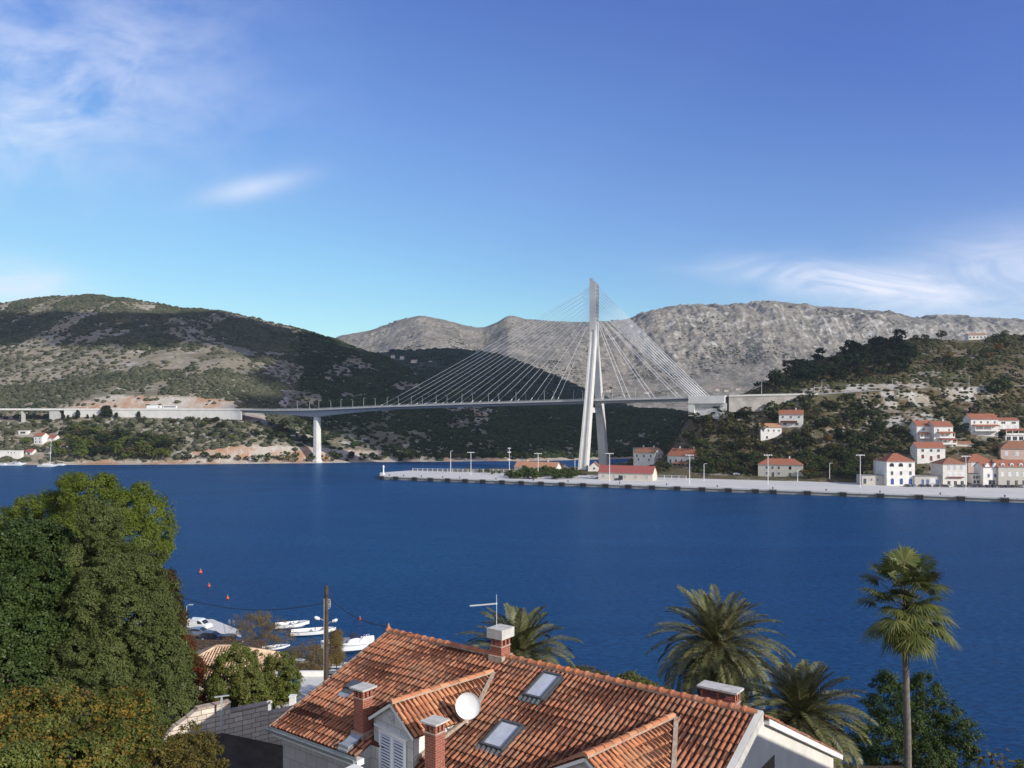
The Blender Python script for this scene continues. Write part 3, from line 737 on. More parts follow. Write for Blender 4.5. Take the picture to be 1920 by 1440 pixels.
def build_bridge():
    b = thing('cable_stayed_bridge', 'white cable stayed road bridge with one tall forked pylon crossing the inlet', 'bridge', BR, BA)
    xs = list(range(-338, 74, 6)) + [73]
    dep = lambda x: float(np.interp(x, [-338, -300, -270, -256, -242, -205, -170, 80], [2.8, 3.6, 5.4, 6.6, 5.4, 3.6, 2.6, 2.6]))
    rings = []
    for x in xs:
        z = zdeck(x); d = dep(x)
        rings.append([(x, -7.2, z), (x, -7.2, z - 0.9), (x, -4.2, z - 1.5), (x, -3.4, z - d), (x, 3.4, z - d), (x, 4.2, z - 1.5), (x, 7.2, z - 0.9), (x, 7.2, z)])
    m = MB(); m.loft(rings); deck = m.build('deck', M['deckside'], b)
    for sgn in (-1, 1):
        m = MB()
        for x0, x1 in zip(xs[:-1], xs[1:]):
            m.add([(x0, sgn * 7.35, zdeck(x0) - 0.75), (x1, sgn * 7.35, zdeck(x1) - 0.75), (x1, sgn * 7.35, zdeck(x1) + 0.35), (x0, sgn * 7.35, zdeck(x0) + 0.35),
                   (x0, sgn * 7.0, zdeck(x0) - 0.75), (x1, sgn * 7.0, zdeck(x1) - 0.75), (x1, sgn * 7.0, zdeck(x1) + 0.35), (x0, sgn * 7.0, zdeck(x0) + 0.35)],
                  [(0, 1, 2, 3), (7, 6, 5, 4), (3, 2, 6, 7), (0, 4, 5, 1)])
        m.build('edge_beam', M['concrete'], deck)
        m = MB()
        for x0, x1 in zip(xs[:-1], xs[1:]):
            for dz in (0.75, 1.1): m.bar((x0, sgn * 7.15, zdeck(x0) + dz), (x1, sgn * 7.15, zdeck(x1) + dz), 0.09, 0.09)
            for k in range(3):
                x = x0 + (x1 - x0) * k / 3; m.box(x - 0.04, x + 0.04, sgn * 7.15 - 0.04, sgn * 7.15 + 0.04, zdeck(x) + 0.3, zdeck(x) + 1.1)
        m.build('railing', M['galv'], deck, fix=False)
    m = MB(); m.loft([[(x, -6.0, zdeck(x) + 0.01), (x, 6.0, zdeck(x) + 0.01), (x, 6.0, zdeck(x) + 0.06), (x, -6.0, zdeck(x) + 0.06)] for x in xs]); m.build('roadway', M['asphalt'], deck)
    # pier
    m = MB()
    m.loft([[(-256 + sx * l / 2, sy * w / 2, z) for sx, sy in ((-1, -.5), (-.5, -1), (.5, -1), (1, -.5), (1, .5), (.5, 1), (-.5, 1), (-1, .5))] for z, l, w in ((-2, 8.2, 7), (2, 8.0, 7), (3, 6.6, 6), (40.4, 5.6, 5.6))])
    m.build('pier', M['pyl'], b)
    # pylon
    def sec(x, y, z, L, T, s, g=0.6):
        pts = [(-L / 2, -T / 2), (-L / 4, -T / 2), (-L / 4, -T / 2 + g), (L / 4, -T / 2 + g), (L / 4, -T / 2), (L / 2, -T / 2), (L / 2, T / 2), (-L / 2, T / 2)]
        return [(x + a, y - s * c * -1 if s < 0 else y - c, z) if False else (x + a, y + (c if s < 0 else -c), z) for a, c in pts]
    for s in (-1, 1):
        m = MB(); rr = []
        for z, w, L, T in ((0, 23.4, 6.4, 6.4), (2.5, 22.9, 6.2, 6.2), (50, 12.0, 5.2, 5.2), (95, 2.1, 4.6, 4.2), (106, 1.55, 4.5, 3.1)):
            rr.append(sec(0, s * w, z, L, T, s))
        m.loft(rr); m.build('pylon_leg', M['pyl'], b)
    m = MB(); m.loft([[(-2.45, -3.3, 104), (2.45, -3.3, 104), (2.45, 3.3, 104), (-2.45, 3.3, 104)], [(-2.45, -3.3, 142.5), (2.3, -3.3, 138.2), (2.3, 3.3, 138.2), (-2.45, 3.3, 142.5)]])
    mast = m.build('pylon_mast', M['pyl'], b)
    m = MB(); m.box(-0.35, 0.35, -0.35, 0.35, -0.4, 0.4); sm_ = m.mesh('cable_socket', M['darkconc'])
    for i in range(10):
        for sx in (-1, 1):
            for y in (-1.8, 1.8): so = link('cable_socket', sm_, mast); so.location = (sx * 2.4, y, 136.1 - i * 2.75)
    for y in (-3, 3): m = MB(); m.bar((-2.2, y, 143.2), (2.1, y, 139.2), 0.1, 0.1); m.bar((-2.2, y, 142.4), (-2.2, y, 143.2), 0.1, 0.1); m.build('mast_railing', M['galv'], mast)
    m = MB(); m.cyl((-1.2, 0, 141), (-1.2, 0, 144.4), 0.12); m.build('mast_aerial', M['galv'], mast)
    m = MB(); m.box(-2, 2, -13, 13, 43.5, 47.2); m.build('crossbeam', M['pyl'], b)
    m = MB(); m.box(2.5, 2.7, 9.9, 12.1, 54.5, 58.5); m.build('access_door', M['darkconc'], b)
    # stays
    feetL = [-186 + 17.1 * i for i in range(10)]; feetR = [83.6, 81.8, 80.0, 78.3, 76.6, 74.8, 72.6, 63.3, 44.4, 25.8]
    for feet, sx in ((feetL, -1), (feetR, 1)):
        for i, x in enumerate(feet):
            zt = 136.2 - i * 2.75
            for sy in (-1, 1):
                m = MB(); p0 = Vector((sx * 2.5, sy * 1.8, zt)); p1 = Vector((x, sy * 6.3, zdeck(x) + 0.2))
                pts = []
                for k in range(9):
                    t = k / 8; p = p0.lerp(p1, t); p.z -= 4 * t * (1 - t) * 0.006 * (p1 - p0).length; pts.append(p)
                m.tube(pts, 0.13, 5); d = (pts[-2] - pts[-1]).normalized()
                m.tube([p1 - d * 0.5, p1 + d * 3.5], 0.2, 6)
                m.build('stay_cable', M['cable'], b, smooth=True)
    # anchor abutment
    m = MB(); z1 = 54.5
    m.box(71.5, 96, -8.2, 8.2, 49.6, z1 + 0.4); m.box(71.5, 75.5, -7.8, 7.8, 41.0, 49.6); m.box(75.5, 97, -5.8, 7.8, 38.0, 49.6)
    m.add([(75.5, -7.8, 43), (75.5, -7.8, 39), (96, -7.8, 39), (96, -7.8, 46.5), (86, -7.8, 46), (75.5, -5.8, 43), (75.5, -5.8, 39), (96, -5.8, 39), (96, -5.8, 46.5), (86, -5.8, 46)],
          [(0, 1, 2, 3, 4), (0, 4, 9, 5), (4, 3, 8, 9)])
    ab = m.build('anchor_abutment', M['pyl'], b)
    m = MB(); rg = random.Random(4)   # illegible painted letters on the recessed wall
    x = 76.6
    while x < 94.6:
        w = rg.uniform(0.9, 1.5); zb = 46.0 + rg.uniform(-0.2, 0.2); zt = zb + rg.uniform(1.6, 2.2)
        pr = [(x + rg.uniform(0, w), -5.85, zb + (zt - zb) * rg.random()) for _ in range(5)]
        pr[0] = (x, -5.85, zb); pr[2] = (x + w * 0.8, -5.85, zt)
        for a, c in zip(pr[:-1], pr[1:]): m.bar(a, c, 0.06, 0.3, up=(0, 1, 0))
        x += w + rg.uniform(0.15, 0.5)
    m.build('painted_graffiti', M['rubber'], ab, fix=False)
    m = MB()
    for k in range(14):
        x = 72 + k * 1.8; m.box(x - .05, x + .05, -8.1, -8.0, z1 + .4, z1 + 1.5)
    m.box(71.6, 96, -8.12, -8.0, z1 + 1.4, z1 + 1.5); m.build('railing', M['galv'], ab, fix=False)
    return b


build_bridge()


def lamp_post(name, label, cat, loc, h, group, T=False, arm=1.6, r=0.09, rz=0.0, mat='galv'):
    t = thing(name, label, cat, loc, rz, group)
    m = MB(); m.cyl((0, 0, -0.3), (0, 0, h), r * 1.25, r * 0.8, 8); m.build('pole', M[mat], t, smooth=False)
    if T:
        m = MB(); m.box(-arm, arm, -0.12, 0.12, h - 0.1, h + 0.08); m.build('crossarm', M[mat], t)
        for k in (-1, -0.35, 0.35, 1):
            m = MB(); m.box(k * arm * 0.9 - 0.25, k * arm * 0.9 + 0.25, -0.35, 0.1, h - 0.35, h - 0.12); m.build('lamp_head', M['whitegloss'], t)
    else:
        m = MB(); m.tube([(0, 0, h - 0.1), (0.3, 0, h + 0.15), (arm, 0, h + 0.25)], r * 0.6, 5); m.box(arm - 0.1, arm + 0.7, -0.15, 0.15, h + 0.18, h + 0.32); m.build('lamp_head', M[mat], t)
    return t


first = {}
for i in range(15):
    x = -272 + 23.5 * i
    for sy in (-1, 1):
        if sy < 0 and -4 < x < 6: continue
        p = bw(x + (2 if sy > 0 else 0), sy * 6.9, zdeck(x) + 0.3)
        lab = 'slim grey lamp post standing on the near edge of the bridge deck' if sy < 0 else 'slim grey lamp post standing on the far edge of the bridge deck'
        g = 'lamp posts along the bridge deck, %s edge' % ('near' if sy < 0 else 'far')
        if sy in first: copy_tree(first[sy], p, label=lab, group=g)
        else: first[sy] = lamp_post('street_lamp', lab, 'street lamp', p, 7.0, g, rz=BA + (math.pi / 2 if sy < 0 else -math.pi / 2), r=0.11)


def ribbon(path, w0, w1, z0, z1):
    """rings of a slab following a path of (x, y, z)"""
    rings = []; P = [Vector(p) for p in path]
    for i, p in enumerate(P):
        d = P[min(i + 1, len(P) - 1)] - P[max(i - 1, 0)]; d.z = 0; d.normalize(); n = Vector((d.y, -d.x, 0))
        rings.append([p + n * w0 + Vector((0, 0, z0)), p + n * w1 + Vector((0, 0, z0)), p + n * w1 + Vector((0, 0, z1)), p + n * w0 + Vector((0, 0, z1))])
    return rings


def dense(path, k=6):
    P = [Vector(p) for p in path]; out = []
    for i in range(len(P) - 1):
        a, b, c, d = P[max(i - 1, 0)], P[i], P[i + 1], P[min(i + 2, len(P) - 1)]
        for j in range(k):
            t = j / k
            out.append(0.5 * ((2 * b) + (c - a) * t + (2 * a - 5 * b + 4 * c - d) * t * t + (3 * b - a - 3 * c + d) * t ** 3))
    out.append(P[-1]); return out


# coast road west of the bridge: deck on a wall, then a viaduct
pL = dense([bw(-337, 0, 47.0), (-262, 741, 47.2), (-320, 750, 47.3), (-380, 754, 47.3), (-440, 754, 47.3), (-520, 754, 47.3), (-700, 757, 47.3)])
rd = thing('coast_road_viaduct', 'pale concrete coast road on a long retaining wall and short viaduct below the scrub hill', 'road bridge', (-400, 754, 40))


def off(rings, o): return [[tuple(Vector(p) - o) for p in r] for r in rings]


o = Vector((-400, 754, 40))
m = MB(); m.loft(off(ribbon(pL, -7.2, 7.2, -0.75, 0), o)); dk = m.build('deck', M['concrete'], rd)
m = MB(); m.loft(off(ribbon(pL, -7.3, -7.0, -0.9, 0.75), o)); m.build('parapet', M['pyl'], dk)
m = MB(); m.loft(off(ribbon(pL, 7.0, 7.3, -0.9, 0.6), o)); m.build('parapet', M['pyl'], dk)
wl = [p for p in pL if p.x > -424]
m = MB(); m.loft(off(ribbon(wl, -6.9, -6.2, -9.5, -0.8), o)); m.build('retaining_wall', M['pyl'], rd)
for x, w in ((-458, 1.5), (-428, 9.0), (-500, 1.5), (-545, 1.5)):
    m = MB(); m.box(x - w / 2 + 400, x + w / 2 + 400, -6.2, -2 if w < 5 else 5.5, -8, 6.5); m.build('column' if w < 5 else 'end_block', M['concrete'], rd)

# road on the village side
pR = dense([bw(96, 0, 54.6), (172, 549, 55.2), (208, 553, 56.2), (262, 568, 59.6), (330, 587, 62.4), (425, 600, 64.2), (560, 612, 66.5)])
rw = thing('hill_road', 'grey road with a pale retaining wall running along the wooded hill above the village', 'road bridge', (200, 550, 50)); o = Vector((200, 550, 50))
m = MB(); m.loft(off(ribbon(pR, -6, 6.4, -0.5, 0.05), o)); m.build('deck', M['darkconc'], rw)
m = MB(); m.loft(off(ribbon([p for p in pR if p.x < 215], 6.2, 6.5, -0.6, 0.7), o)); m.build('parapet', M['concrete'], rw)
m = MB(); m.loft(off(ribbon([p for p in pR if p.x < 205], 5.2, 5.9, -11, -0.5), o)); m.build('retaining_wall', M['wallconc'], rw)

for i, (px, py, h) in enumerate(((1428, 740, 9), (1527, 737, 5), (1541, 737, 9), (1673, 734, 9), (1817, 729, 9))):
    Yt = [549, 553, 555, 570, 585][i]
    p = W(px, py, Yt); lamp_post('street_lamp', ['street lamp on the hill road beside the edge of the dark pine grove', 'short road sign post on the hill road below pale cut rock', 'tall street lamp on the hill road in front of pale cut rock',
                                                 'street lamp on the hill road above the grey scree', 'easternmost street lamp of the hill road'][i], 'street lamp', p, h, 'lamps along the hill road', r=0.12)

# ------------------------------------------------------------------ quay
def pq(px, py, z=2.3): return G(px, py, z)


a0, a1 = Vector((-85.6, 518, 0)), Vector((-85.6 + 326.6 * 1.7, 518 - 141 * 1.7, 0)); b0, b1 = Vector((-80, 571, 0)), Vector((-72 + 349 * 1.7, 568 - 135 * 1.7, 0))
qd = (a1 - a0).normalized(); qn = Vector((-qd.y, qd.x, 0))
qy = thing('quay', 'long pale concrete quay along the near side of the village and pylon', 'quay', (80, 450, 0)); o = Vector((80, 450, 0))
ring = [a0 - o, a1 - o, b1 - o, b0 + qd * 8 - o, b0 - o - qn * 26]
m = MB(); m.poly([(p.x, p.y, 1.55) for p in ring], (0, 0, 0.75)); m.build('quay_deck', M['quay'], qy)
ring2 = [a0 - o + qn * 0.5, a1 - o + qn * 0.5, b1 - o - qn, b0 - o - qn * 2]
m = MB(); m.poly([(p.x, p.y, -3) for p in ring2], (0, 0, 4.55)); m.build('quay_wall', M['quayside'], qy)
fx = [716, 743, 778, 808, 840, 873, 906, 942, 978, 1015, 1054, 1094, 1136, 1179, 1223, 1270, 1317, 1366, 1417, 1450, 1514, 1581, 1651, 1724, 1802, 1884]
rzq = math.atan2(qd.y, qd.x); ff = None
for i, px in enumerate(fx):
    Y = YF(px) - 0.05; p = Vector(((px - 960) / F * Y, Y, 0)) - qn * 0.1
    if ff is None:
        ff = thing('quay_fender', 'black rubber fender block on the water side of the quay', 'fender', p, rzq, 'black fenders spaced along the quay front')
        m = MB(); m.box(-1.6, 1.6, -1.1, 0.3, -0.4, 2.0); m.build('fender_block', M['rubber'], ff)
        m = MB(); m.box(-1.75, 1.75, -0.5, 0.45, 2.0, 2.36); m.build('fender_cap', M['darkconc'], ff)
    else: copy_tree(ff, p)
bo = None
for px in (730, 757, 790, 830, 862, 930, 1000, 1065, 1162, 1250, 1345, 1449, 1549, 1650, 1763, 1884):
    Y = YF(px) + 3; p = Vector(((px - 960) / F * Y, Y, 2.3))
    if bo is None:
        bo = thing('bollard', 'small dark mooring bollard on the quay edge', 'bollard', p, 0, 'mooring bollards along the quay edge')
        m = MB(); m.cyl((0, 0, 0), (0, 0, 0.7), 0.3, 0.26, 10); m.cyl((0, 0, 0.7), (0, 0, 0.95), 0.45, 0.4, 10); m.build('bollard_body', M['rubber'], bo)
    else: copy_tree(bo, p)

# masts and lamps on the quay
for px, py, top, T, lab in ((845, 885, 846, 0, 'slim white lamp post near the outer end of the quay'), (883, 890, 848, 1, 'white floodlight mast beside small round bushes near the quay tip'), (955, 889, 840, 2, 'tall white mast with several lamp heads behind the green bushes'),
                            (1009, 897, 850, 1, 'white floodlight mast in front of the big green bushes on the quay'), (1078, 888, 860, 0, 'white lamp post between the long orange roof and the pylon foot'),
                            (1143, 903, 850, 1, 'white floodlight mast in front of the red roofed warehouse'), (1293, 908, 853, 1, 'white floodlight mast in front of the large white house with a veranda'),
                            (1320, 902, 870, 0, 'slim white lamp post on the quay beside bare pale shrubs'), (1402, 889, 857, 3, 'dark wooden lamp pole by the road below the wooded slope'),
                            (1435.5, 896, 863, 0, 'slim white lamp post by the west corner of the grey stone house'), (1440, 909, 853, 1, 'white floodlight mast in front of the grey stone house'), (1495.5, 903, 882, 0, 'short lamp post at the east end of the grey stone house'),
                            (1541, 898, 862, 3, 'dark wooden pole in the scrub east of the grey stone house'), (1555.5, 902, 869, 0, 'slim white lamp post on the quay in front of brown scrub'), (1613, 914, 853, 1, 'white floodlight mast at the west end of the low stone building'),
                            (1811, 919, 855, 1, 'white floodlight mast in front of the grey and cream hotel with a hipped roof')):
    p = pq(px, py, 2.35 if py > 893 else 2.6); h = (py - top) * p.y / F
    t = lamp_post('floodlight_mast' if T in (1, 2) else 'street_lamp', lab, 'lamp post', p, h, 'lamps and masts along the quay', T=T in (1, 2), arm=(2.3 if T == 1 else 1.0), r=0.16, mat='polewood' if T == 3 else 'whitegloss')
    if T == 2:
        m = MB()
        for z in (h - 3, h - 8): m.box(-1.2, 1.2, -.2, .2, z, z + 0.5)
        m.build('lamp_bracket', M['whitegloss'], t)
# beacon at the tip
p = pq(719, 889.5); t = thing('harbour_beacon', 'small white beacon column at the outer tip of the quay', 'beacon', p)
m = MB(); m.cyl((0, 0, 0), (0, 0, 0.6), 1.0, 0.9, 12); m.cyl((0, 0, 0.6), (0, 0, 4.4), 0.5, 0.38, 12); m.build('column', M['whitegloss'], t)
m = MB(); m.cyl((0, 0, 4.4), (0, 0, 4.6), 0.75, 0.75, 12); m.cyl((0, 0, 4.6), (0, 0, 5.5), 0.55, 0.55, 12); m.ball((0, 0, 5.6), 0.5); m.build('lantern', M['dish'], t)
# fence on the seaward side
t = thing('quay_fence', 'pale mesh fence on posts along the back of the quay tip', 'fence', (-60, 565, 2.3)); fa = pq(774, 884.5) - Vector((-60, 565, 2.3)); fb = pq(1062, 888) - Vector((-60, 565, 2.3)) ; fb.z = fa.z = 0
pan = MB(); n = 30
for i in range(n + 1):
    p = fa.lerp(fb, i / n); m = MB(); m.box(p.x - .12, p.x + .12, p.y - .12, p.y + .12, 0, 2.4); m.build('fence_post', M['whitegloss'], t)
pan.bar(fa + Vector((0, 0, 2.3)), fb + Vector((0, 0, 2.3)), 0.1, 0.14); pan.bar(fa + Vector((0, 0, 0.2)), fb + Vector((0, 0, 0.2)), 0.08, 0.1)
for i in range(n * 7): p = fa.lerp(fb, i / (n * 7)); pan.box(p.x - .03, p.x + .03, p.y - .03, p.y + .03, 0.1, 2.3)
pan.build('mesh_panel', M['galv'], t, fix=False)
p = pq(1263, 900); t = thing('gate_fence', 'pale framed wire gate standing beside the east end of the red roofed warehouse', 'fence', p, rzq)
for k in range(5): m = MB(); m.box(-10 + k * 4.4 - .12, -10 + k * 4.4 + .12, -.1, .1, 0, 2.9); m.build('fence_post', M['whitegloss'], t)
m = MB(); m.box(-10, 7.6, -.05, .05, 2.7, 2.85); m.box(-10, 7.6, -.05, .05, 0.1, 0.2)
for k in range(60): m.box(-10 + k * .29, -9.95 + k * .29, -.02, .02, .1, 2.7)
m.build('mesh_panel', M['galv'], t, fix=False)

# ------------------------------------------------------------------ houses
HB = []   # screen boxes of houses, so that trees keep clear of them
WM = {}


def winmesh(kind, w, h, arch=False):
    key = (kind, round(w, 1), round(h, 1), arch)
    if key in WM: return WM[key]
    m = MB(); e = 0.12
    if arch:
        rg = [(-w / 2, 0, 0), (w / 2, 0, 0)] + [(w / 2 * math.cos(a), 0, h - w / 2 + w / 2 * math.sin(a)) for a in [math.pi * k / 8 for k in range(9)]]
        m.poly([(x * (1 + 2 * e / w), -0.05, z * 1.0 + (e if z > 0 else 0)) for x, _, z in rg], (0, 0.06, 0), 0); m.poly([(x, -0.09, z + 0.02) for x, _, z in rg], (0, 0.05, 0), 1)
    else:
        m.box(-w / 2 - e, w / 2 + e, -0.06, 0.01, -e, h + e, 0); m.box(-w / 2, w / 2, -0.09, -0.02, 0, h, 1)
        if kind in ('n', 'b', 'w'): m.box(-0.03, 0.03, -0.12, -0.08, 0, h, 0)
        m.box(-w / 2 - e * 1.5, w / 2 + e * 1.5, -0.16, 0, -e - 0.08, -e, 0)
    mats = {'n': ('frame', 'glass'), 'b': ('frame', 'bluewin'), 's': ('frame', 'greysh'), 'r': ('frame', 'redsh'), 'w': ('whitegloss', 'shade'), 'd': ('frame', 'cardark')}[kind]
    WM[key] = m.mesh('window', [M[mats[0]], M[mats[1]]]); return WM[key]


def add_windows(root, w, hw, wins, y=0.0, rot=0.0, x0=0.0):
    for spec in wins:
        zf, n, kind, ww, wh = spec[:5]; cols = spec[5] if len(spec) > 5 else [(i + 0.5) / n for i in range(n)]; arch = len(spec) > 6 and spec[6]
        for c in cols:
            ob = link('door' if kind == 'd' else 'window', winmesh(kind, ww, wh, arch), root)
            v = Matrix.Rotation(rot, 3, 'Z') @ Vector(((c - 0.5) * w, 0, 0)); ob.location = (x0 + v.x, y + v.y, zf * hw - wh / 2 if zf > 0.2 else 0.05); ob.rotation_euler = (0, 0, rot)


def chim(root, x, y, z, h=1.5, s=0.35, mat='whwall'):
    m = MB(); m.box(x - s, x + s, y - s, y + s, z - 1.5, z + h - 0.15); m.box(x - s * 1.3, x + s * 1.3, y - s * 1.3, y + s * 1.3, z + h - 0.15, z + h); m.build('chimney', M[mat], root)


def house(name, label, px, py, wpx, hpx, rpx, kind, wall, roof, yaw=0.0, d=9.0, wins=(), endwins=(), chims=0, Y=None, hill=None, cat='house', z=None, sink=3.0, ov=0.35):
    hill = hill or HR
    if Y is None:
        p = hill.hit(px, py)
        if z is not None: p = G(px, py, z)
    else: p = W(px, py, Y)
    Y = p.y; ca = math.cos(R(yaw)); w = wpx * Y / F / max(0.5, abs(ca + (px - 960) / F * math.sin(R(yaw)))); hw = hpx * Y / F; rh = rpx * Y / F
    HB.append((px - wpx / 2, px + wpx / 2, py - hpx - rpx, py))
    t = thing(name, label, cat, p, R(yaw)); a, b = -w / 2, w / 2; m = MB()
    if kind == 'x':
        m.poly([(a, 0, -sink), (a, d, -sink), (a, d, hw), (a, d / 2, hw + rh), (a, 0, hw)], (w, 0, 0))
    elif kind == 'y':
        m.poly([(a, 0, -sink), (b, 0, -sink), (b, 0, hw), (0, 0, hw + rh), (a, 0, hw)], (0, d, 0))
    else: m.box(a, b, 0, d, -sink, hw)
    m.build('wall', M[wall], t); th = 0.22; m = MB()
    if kind == 'x':
        s = rh / (d / 2)
        m.poly([(a - ov, -ov, hw - s * ov + .03), (b + ov, -ov, hw - s * ov + .03), (b + ov, d / 2, hw + rh + .03), (a - ov, d / 2, hw + rh + .03)], (0, 0, th))
        m.poly([(a - ov, d + ov, hw - s * ov + .03), (b + ov, d + ov, hw - s * ov + .03), (b + ov, d / 2, hw + rh + .03), (a - ov, d / 2, hw + rh + .03)], (0, 0, th))
    elif kind == 'y':
        s = rh / (w / 2)
        for e in (-1, 1): m.poly([(e * (w / 2 + ov), -ov, hw - s * ov + .03), (e * (w / 2 + ov), d + ov, hw - s * ov + .03), (0, d + ov, hw + rh + .03), (0, -ov, hw + rh + .03)], (0, 0, th))
    elif kind == 'hip':
        k = min(w, d) / 2 * 0.95; c = d / 2
        if w >= d: r0, r1 = (a + k, c), (b - k, c)
        else: r0, r1 = (0, k), (0, d - k)
        vs = [(a - ov, -ov, hw), (b + ov, -ov, hw), (b + ov, d + ov, hw), (a - ov, d + ov, hw), (a - ov, -ov, hw + th), (b + ov, -ov, hw + th), (b + ov, d + ov, hw + th), (a - ov, d + ov, hw + th), (*r0, hw + rh), (*r1, hw + rh)]
        fs = [(3, 2, 1, 0), (0, 1, 5, 4), (1, 2, 6, 5), (2, 3, 7, 6), (3, 0, 4, 7)]
        fs += [(4, 5, 9, 8), (5, 6, 9), (6, 7, 8, 9), (7, 4, 8)] if w >= d else [(4, 5, 8), (5, 6, 9, 8), (6, 7, 9), (7, 4, 8, 9)]
        m.add(vs, fs)
    else:
        m.box(a - ov, b + ov, -ov, d + ov, hw, hw + th)
    rf = m.build('roof', M[roof], t)
    if kind in ('x', 'hip'):
        m = MB(); m.box(a - ov * 0.6, b + ov * 0.6, -ov - .14, -ov - .01, hw - .12, hw + .02); m.build('gutter', M['zinc'], rf)
    add_windows(t, w, hw, wins, 0.0)
    add_windows(t, d, hw, endwins, d / 2, math.pi / 2, b)
    for i in range(chims): chim(rf, a + w * (0.25 + 0.5 * i / max(1, chims - 1)) if chims > 1 else 0.2 * w, d / 2 + 0.3, hw + rh)
    return t, w, hw, rh


def porch(t, x0, x1, y0, z0, z1, roof='roofA', name='veranda', rail=True):
    """open balcony or veranda: slab, posts, pitched roof"""
    m = MB(); m.box(x0, x1, y0, 0, z0 - .25, z0)
    for k in range(4): x = x0 + .15 + (x1 - x0 - .3) * k / 3; m.box(x - .13, x + .13, y0 + .02, y0 + .28, z0, z1)
    if rail: m.box(x0 + .02, x1 - .02, y0 + .05, y0 + .15, z0, z0 + .8)
    v = m.build(name, M['whwall'], t)
    m = MB(); m.poly([(x0 - .3, y0 - .3, z1), (x1 + .3, y0 - .3, z1), (x1 + .3, 0, z1 + .9), (x0 - .3, 0, z1 + .9)], (0, 0, .2)); m.build('roof', M[roof], v)


# waterfront, west to east
house('warehouse', 'long single storey warehouse with a bright red roof on the quay', 1172, 900, 90, 13, 12.5, 'x', 'crwall', 'roofC', -23.4, 11, wins=[(.5, 5, 's', 1.4, 1.6), (.1, 1, 'd', 2.6, 2.7, [.42])], endwins=[(.6, 1, 's', 1, 1.2)], z=2.4, cat='warehouse')
house('white_cottage', 'small white gabled cottage at the foot of the pylon', 1114, 889, 22, 12, 10, 'y', 'whwall', 'roofA', -10, 12, wins=[(.9, 1, 'n', 1.2, 1.4)], Y=553)
house('long_building', 'long low house with orange tiles behind the green bushes', 1003, 888, 76, 11, 10, 'x', 'whwall', 'roofD', -23.4, 11, wins=[(.5, 6, 'n', 1, 1.3)], endwins=[(.7, 2, 'n', 1, 1.2)], chims=2, Y=575)
house('small_annex', 'small white gabled annex at the east end of the long low house', 1058, 886, 20, 8, 8, 'y', 'whwall', 'roofA', 10, 9, wins=[(.6, 1, 'n', 1, 1.2)], Y=580)
house('grey_flat_house', 'grey flat roofed house behind a white gabled one near the pylon', 1209, 862, 42, 22, 0.5, 'flat', 'plaster', 'darkconc', -10, 9, wins=[(.7, 3, 'n', 1.1, 1.3)], Y=640)
house('garden_house', 'white house with faded orange roof half hidden by garden trees near the pylon', 1207, 866, 30, 17, 9, 'x', 'whwall', 'roofB', -38, 14, wins=[(.65, 3, 'n', 1.1, 1.7), (.25, 2, 'n', 1.1, 1.6)], endwins=[(.75, 3, 'n', 1, 1.5), (.3, 2, 'n', 1, 1.4)], chims=2, Y=560)
t, w, hw, rh = house('veranda_house', 'large white house with orange roof, tall windows and small red roofed veranda', 1278, 881, 38, 26, 13, 'x', 'whwall', 'roofA', -38, 15, wins=[(.62, 5, 'n', 1.1, 2.2), (.2, 2, 's', 1.2, 2.2)], endwins=[(.75, 2, 'n', 1, 1.5), (.35, 2, 'n', 1, 1.6)], chims=2, Y=530)
porch(t, -4.5, 4.5, -4, .3, 4.2)
house('grey_stone_house', 'two storey grey stone house with orange hipped roof beside the quay road', 1463, 894.5, 65, 23, 11, 'hip', 'stwall', 'roofA', -21, 11, wins=[(.76, 5, 'n', 1.2, 1.6, [.2, .33, .47, .72, .72]), (.3, 3, 'n', 1.1, 1.4, [.2, .47, .88]), (.1, 2, 'n', 1.4, 2.8, [.34, .72])], endwins=[(.7, 2, 'n', 1, 1.4)], chims=1, z=3.6)
house('low_stone_building', 'long low grey stone outbuilding west of the three storey white house', 1640, 907.5, 46, 16, .6, 'flat', 'stwall', 'darkconc', -3, 8, wins=[(.1, 2, 'n', 1.6, 3, [.12, .92]), (.5, 2, 'n', .8, 1.2, [.38, .62])], z=2.9)
t, w, hw, rh = house('three_storey_house', 'three storey white house with arched ground floor windows and orange pyramid roof', 1689, 908.6, 52, 43, 15, 'hip', 'whwall', 'roofA', -1, 14,
                     wins=[(.14, 3, 'b', 1.7, 3.4, [.2, .52, .84], True), (.5, 3, 'n', 1.2, 2.0, [.19, .51, .84]), (.86, 2, 'n', 2.4, 2.0, [.18, .5], True), (.84, 1, 'n', 1.3, 2.0, [.83])], z=2.9, chims=0)
house('side_wing', 'narrow pale side wing on the west flank of the three storey white house', 1656, 902, 14, 38, 3, 'x', 'crwall', 'roofB', -1, 8, wins=[(.6, 1, 'n', 1.1, 1.4, [.4]), (.85, 1, 'n', 1.1, 1.4, [.4])], Y=463)
house('stone_terrace_building', 'low stone building with a blue door and boat terrace between two tall houses', 1742, 909, 54, 16, .6, 'flat', 'stwall', 'darkconc', 0, 8, wins=[(.1, 3, 'b', 1.4, 3, [.28, .45, .78]), (.5, 1, 'w', 2.4, 2.2, [.62])], z=2.9)
house('quay_hotel', 'grey and cream house with a hipped brown roof and a dark red awning', 1790.5, 909.5, 45, 39, 12, 'hip', 'plaster', 'roofB', 0, 13, wins=[(.84, 3, 's', 1.5, 2.4, [.25, .5, .77]), (.5, 3, 'w', 1.6, 2.2, [.27, .52, .78]), (.14, 3, 'n', 1.6, 2.2, [.25, .52, .8])], z=2.9)
tq = [o_ for o_ in C.objects if o_.name == 'quay_hotel'][0]
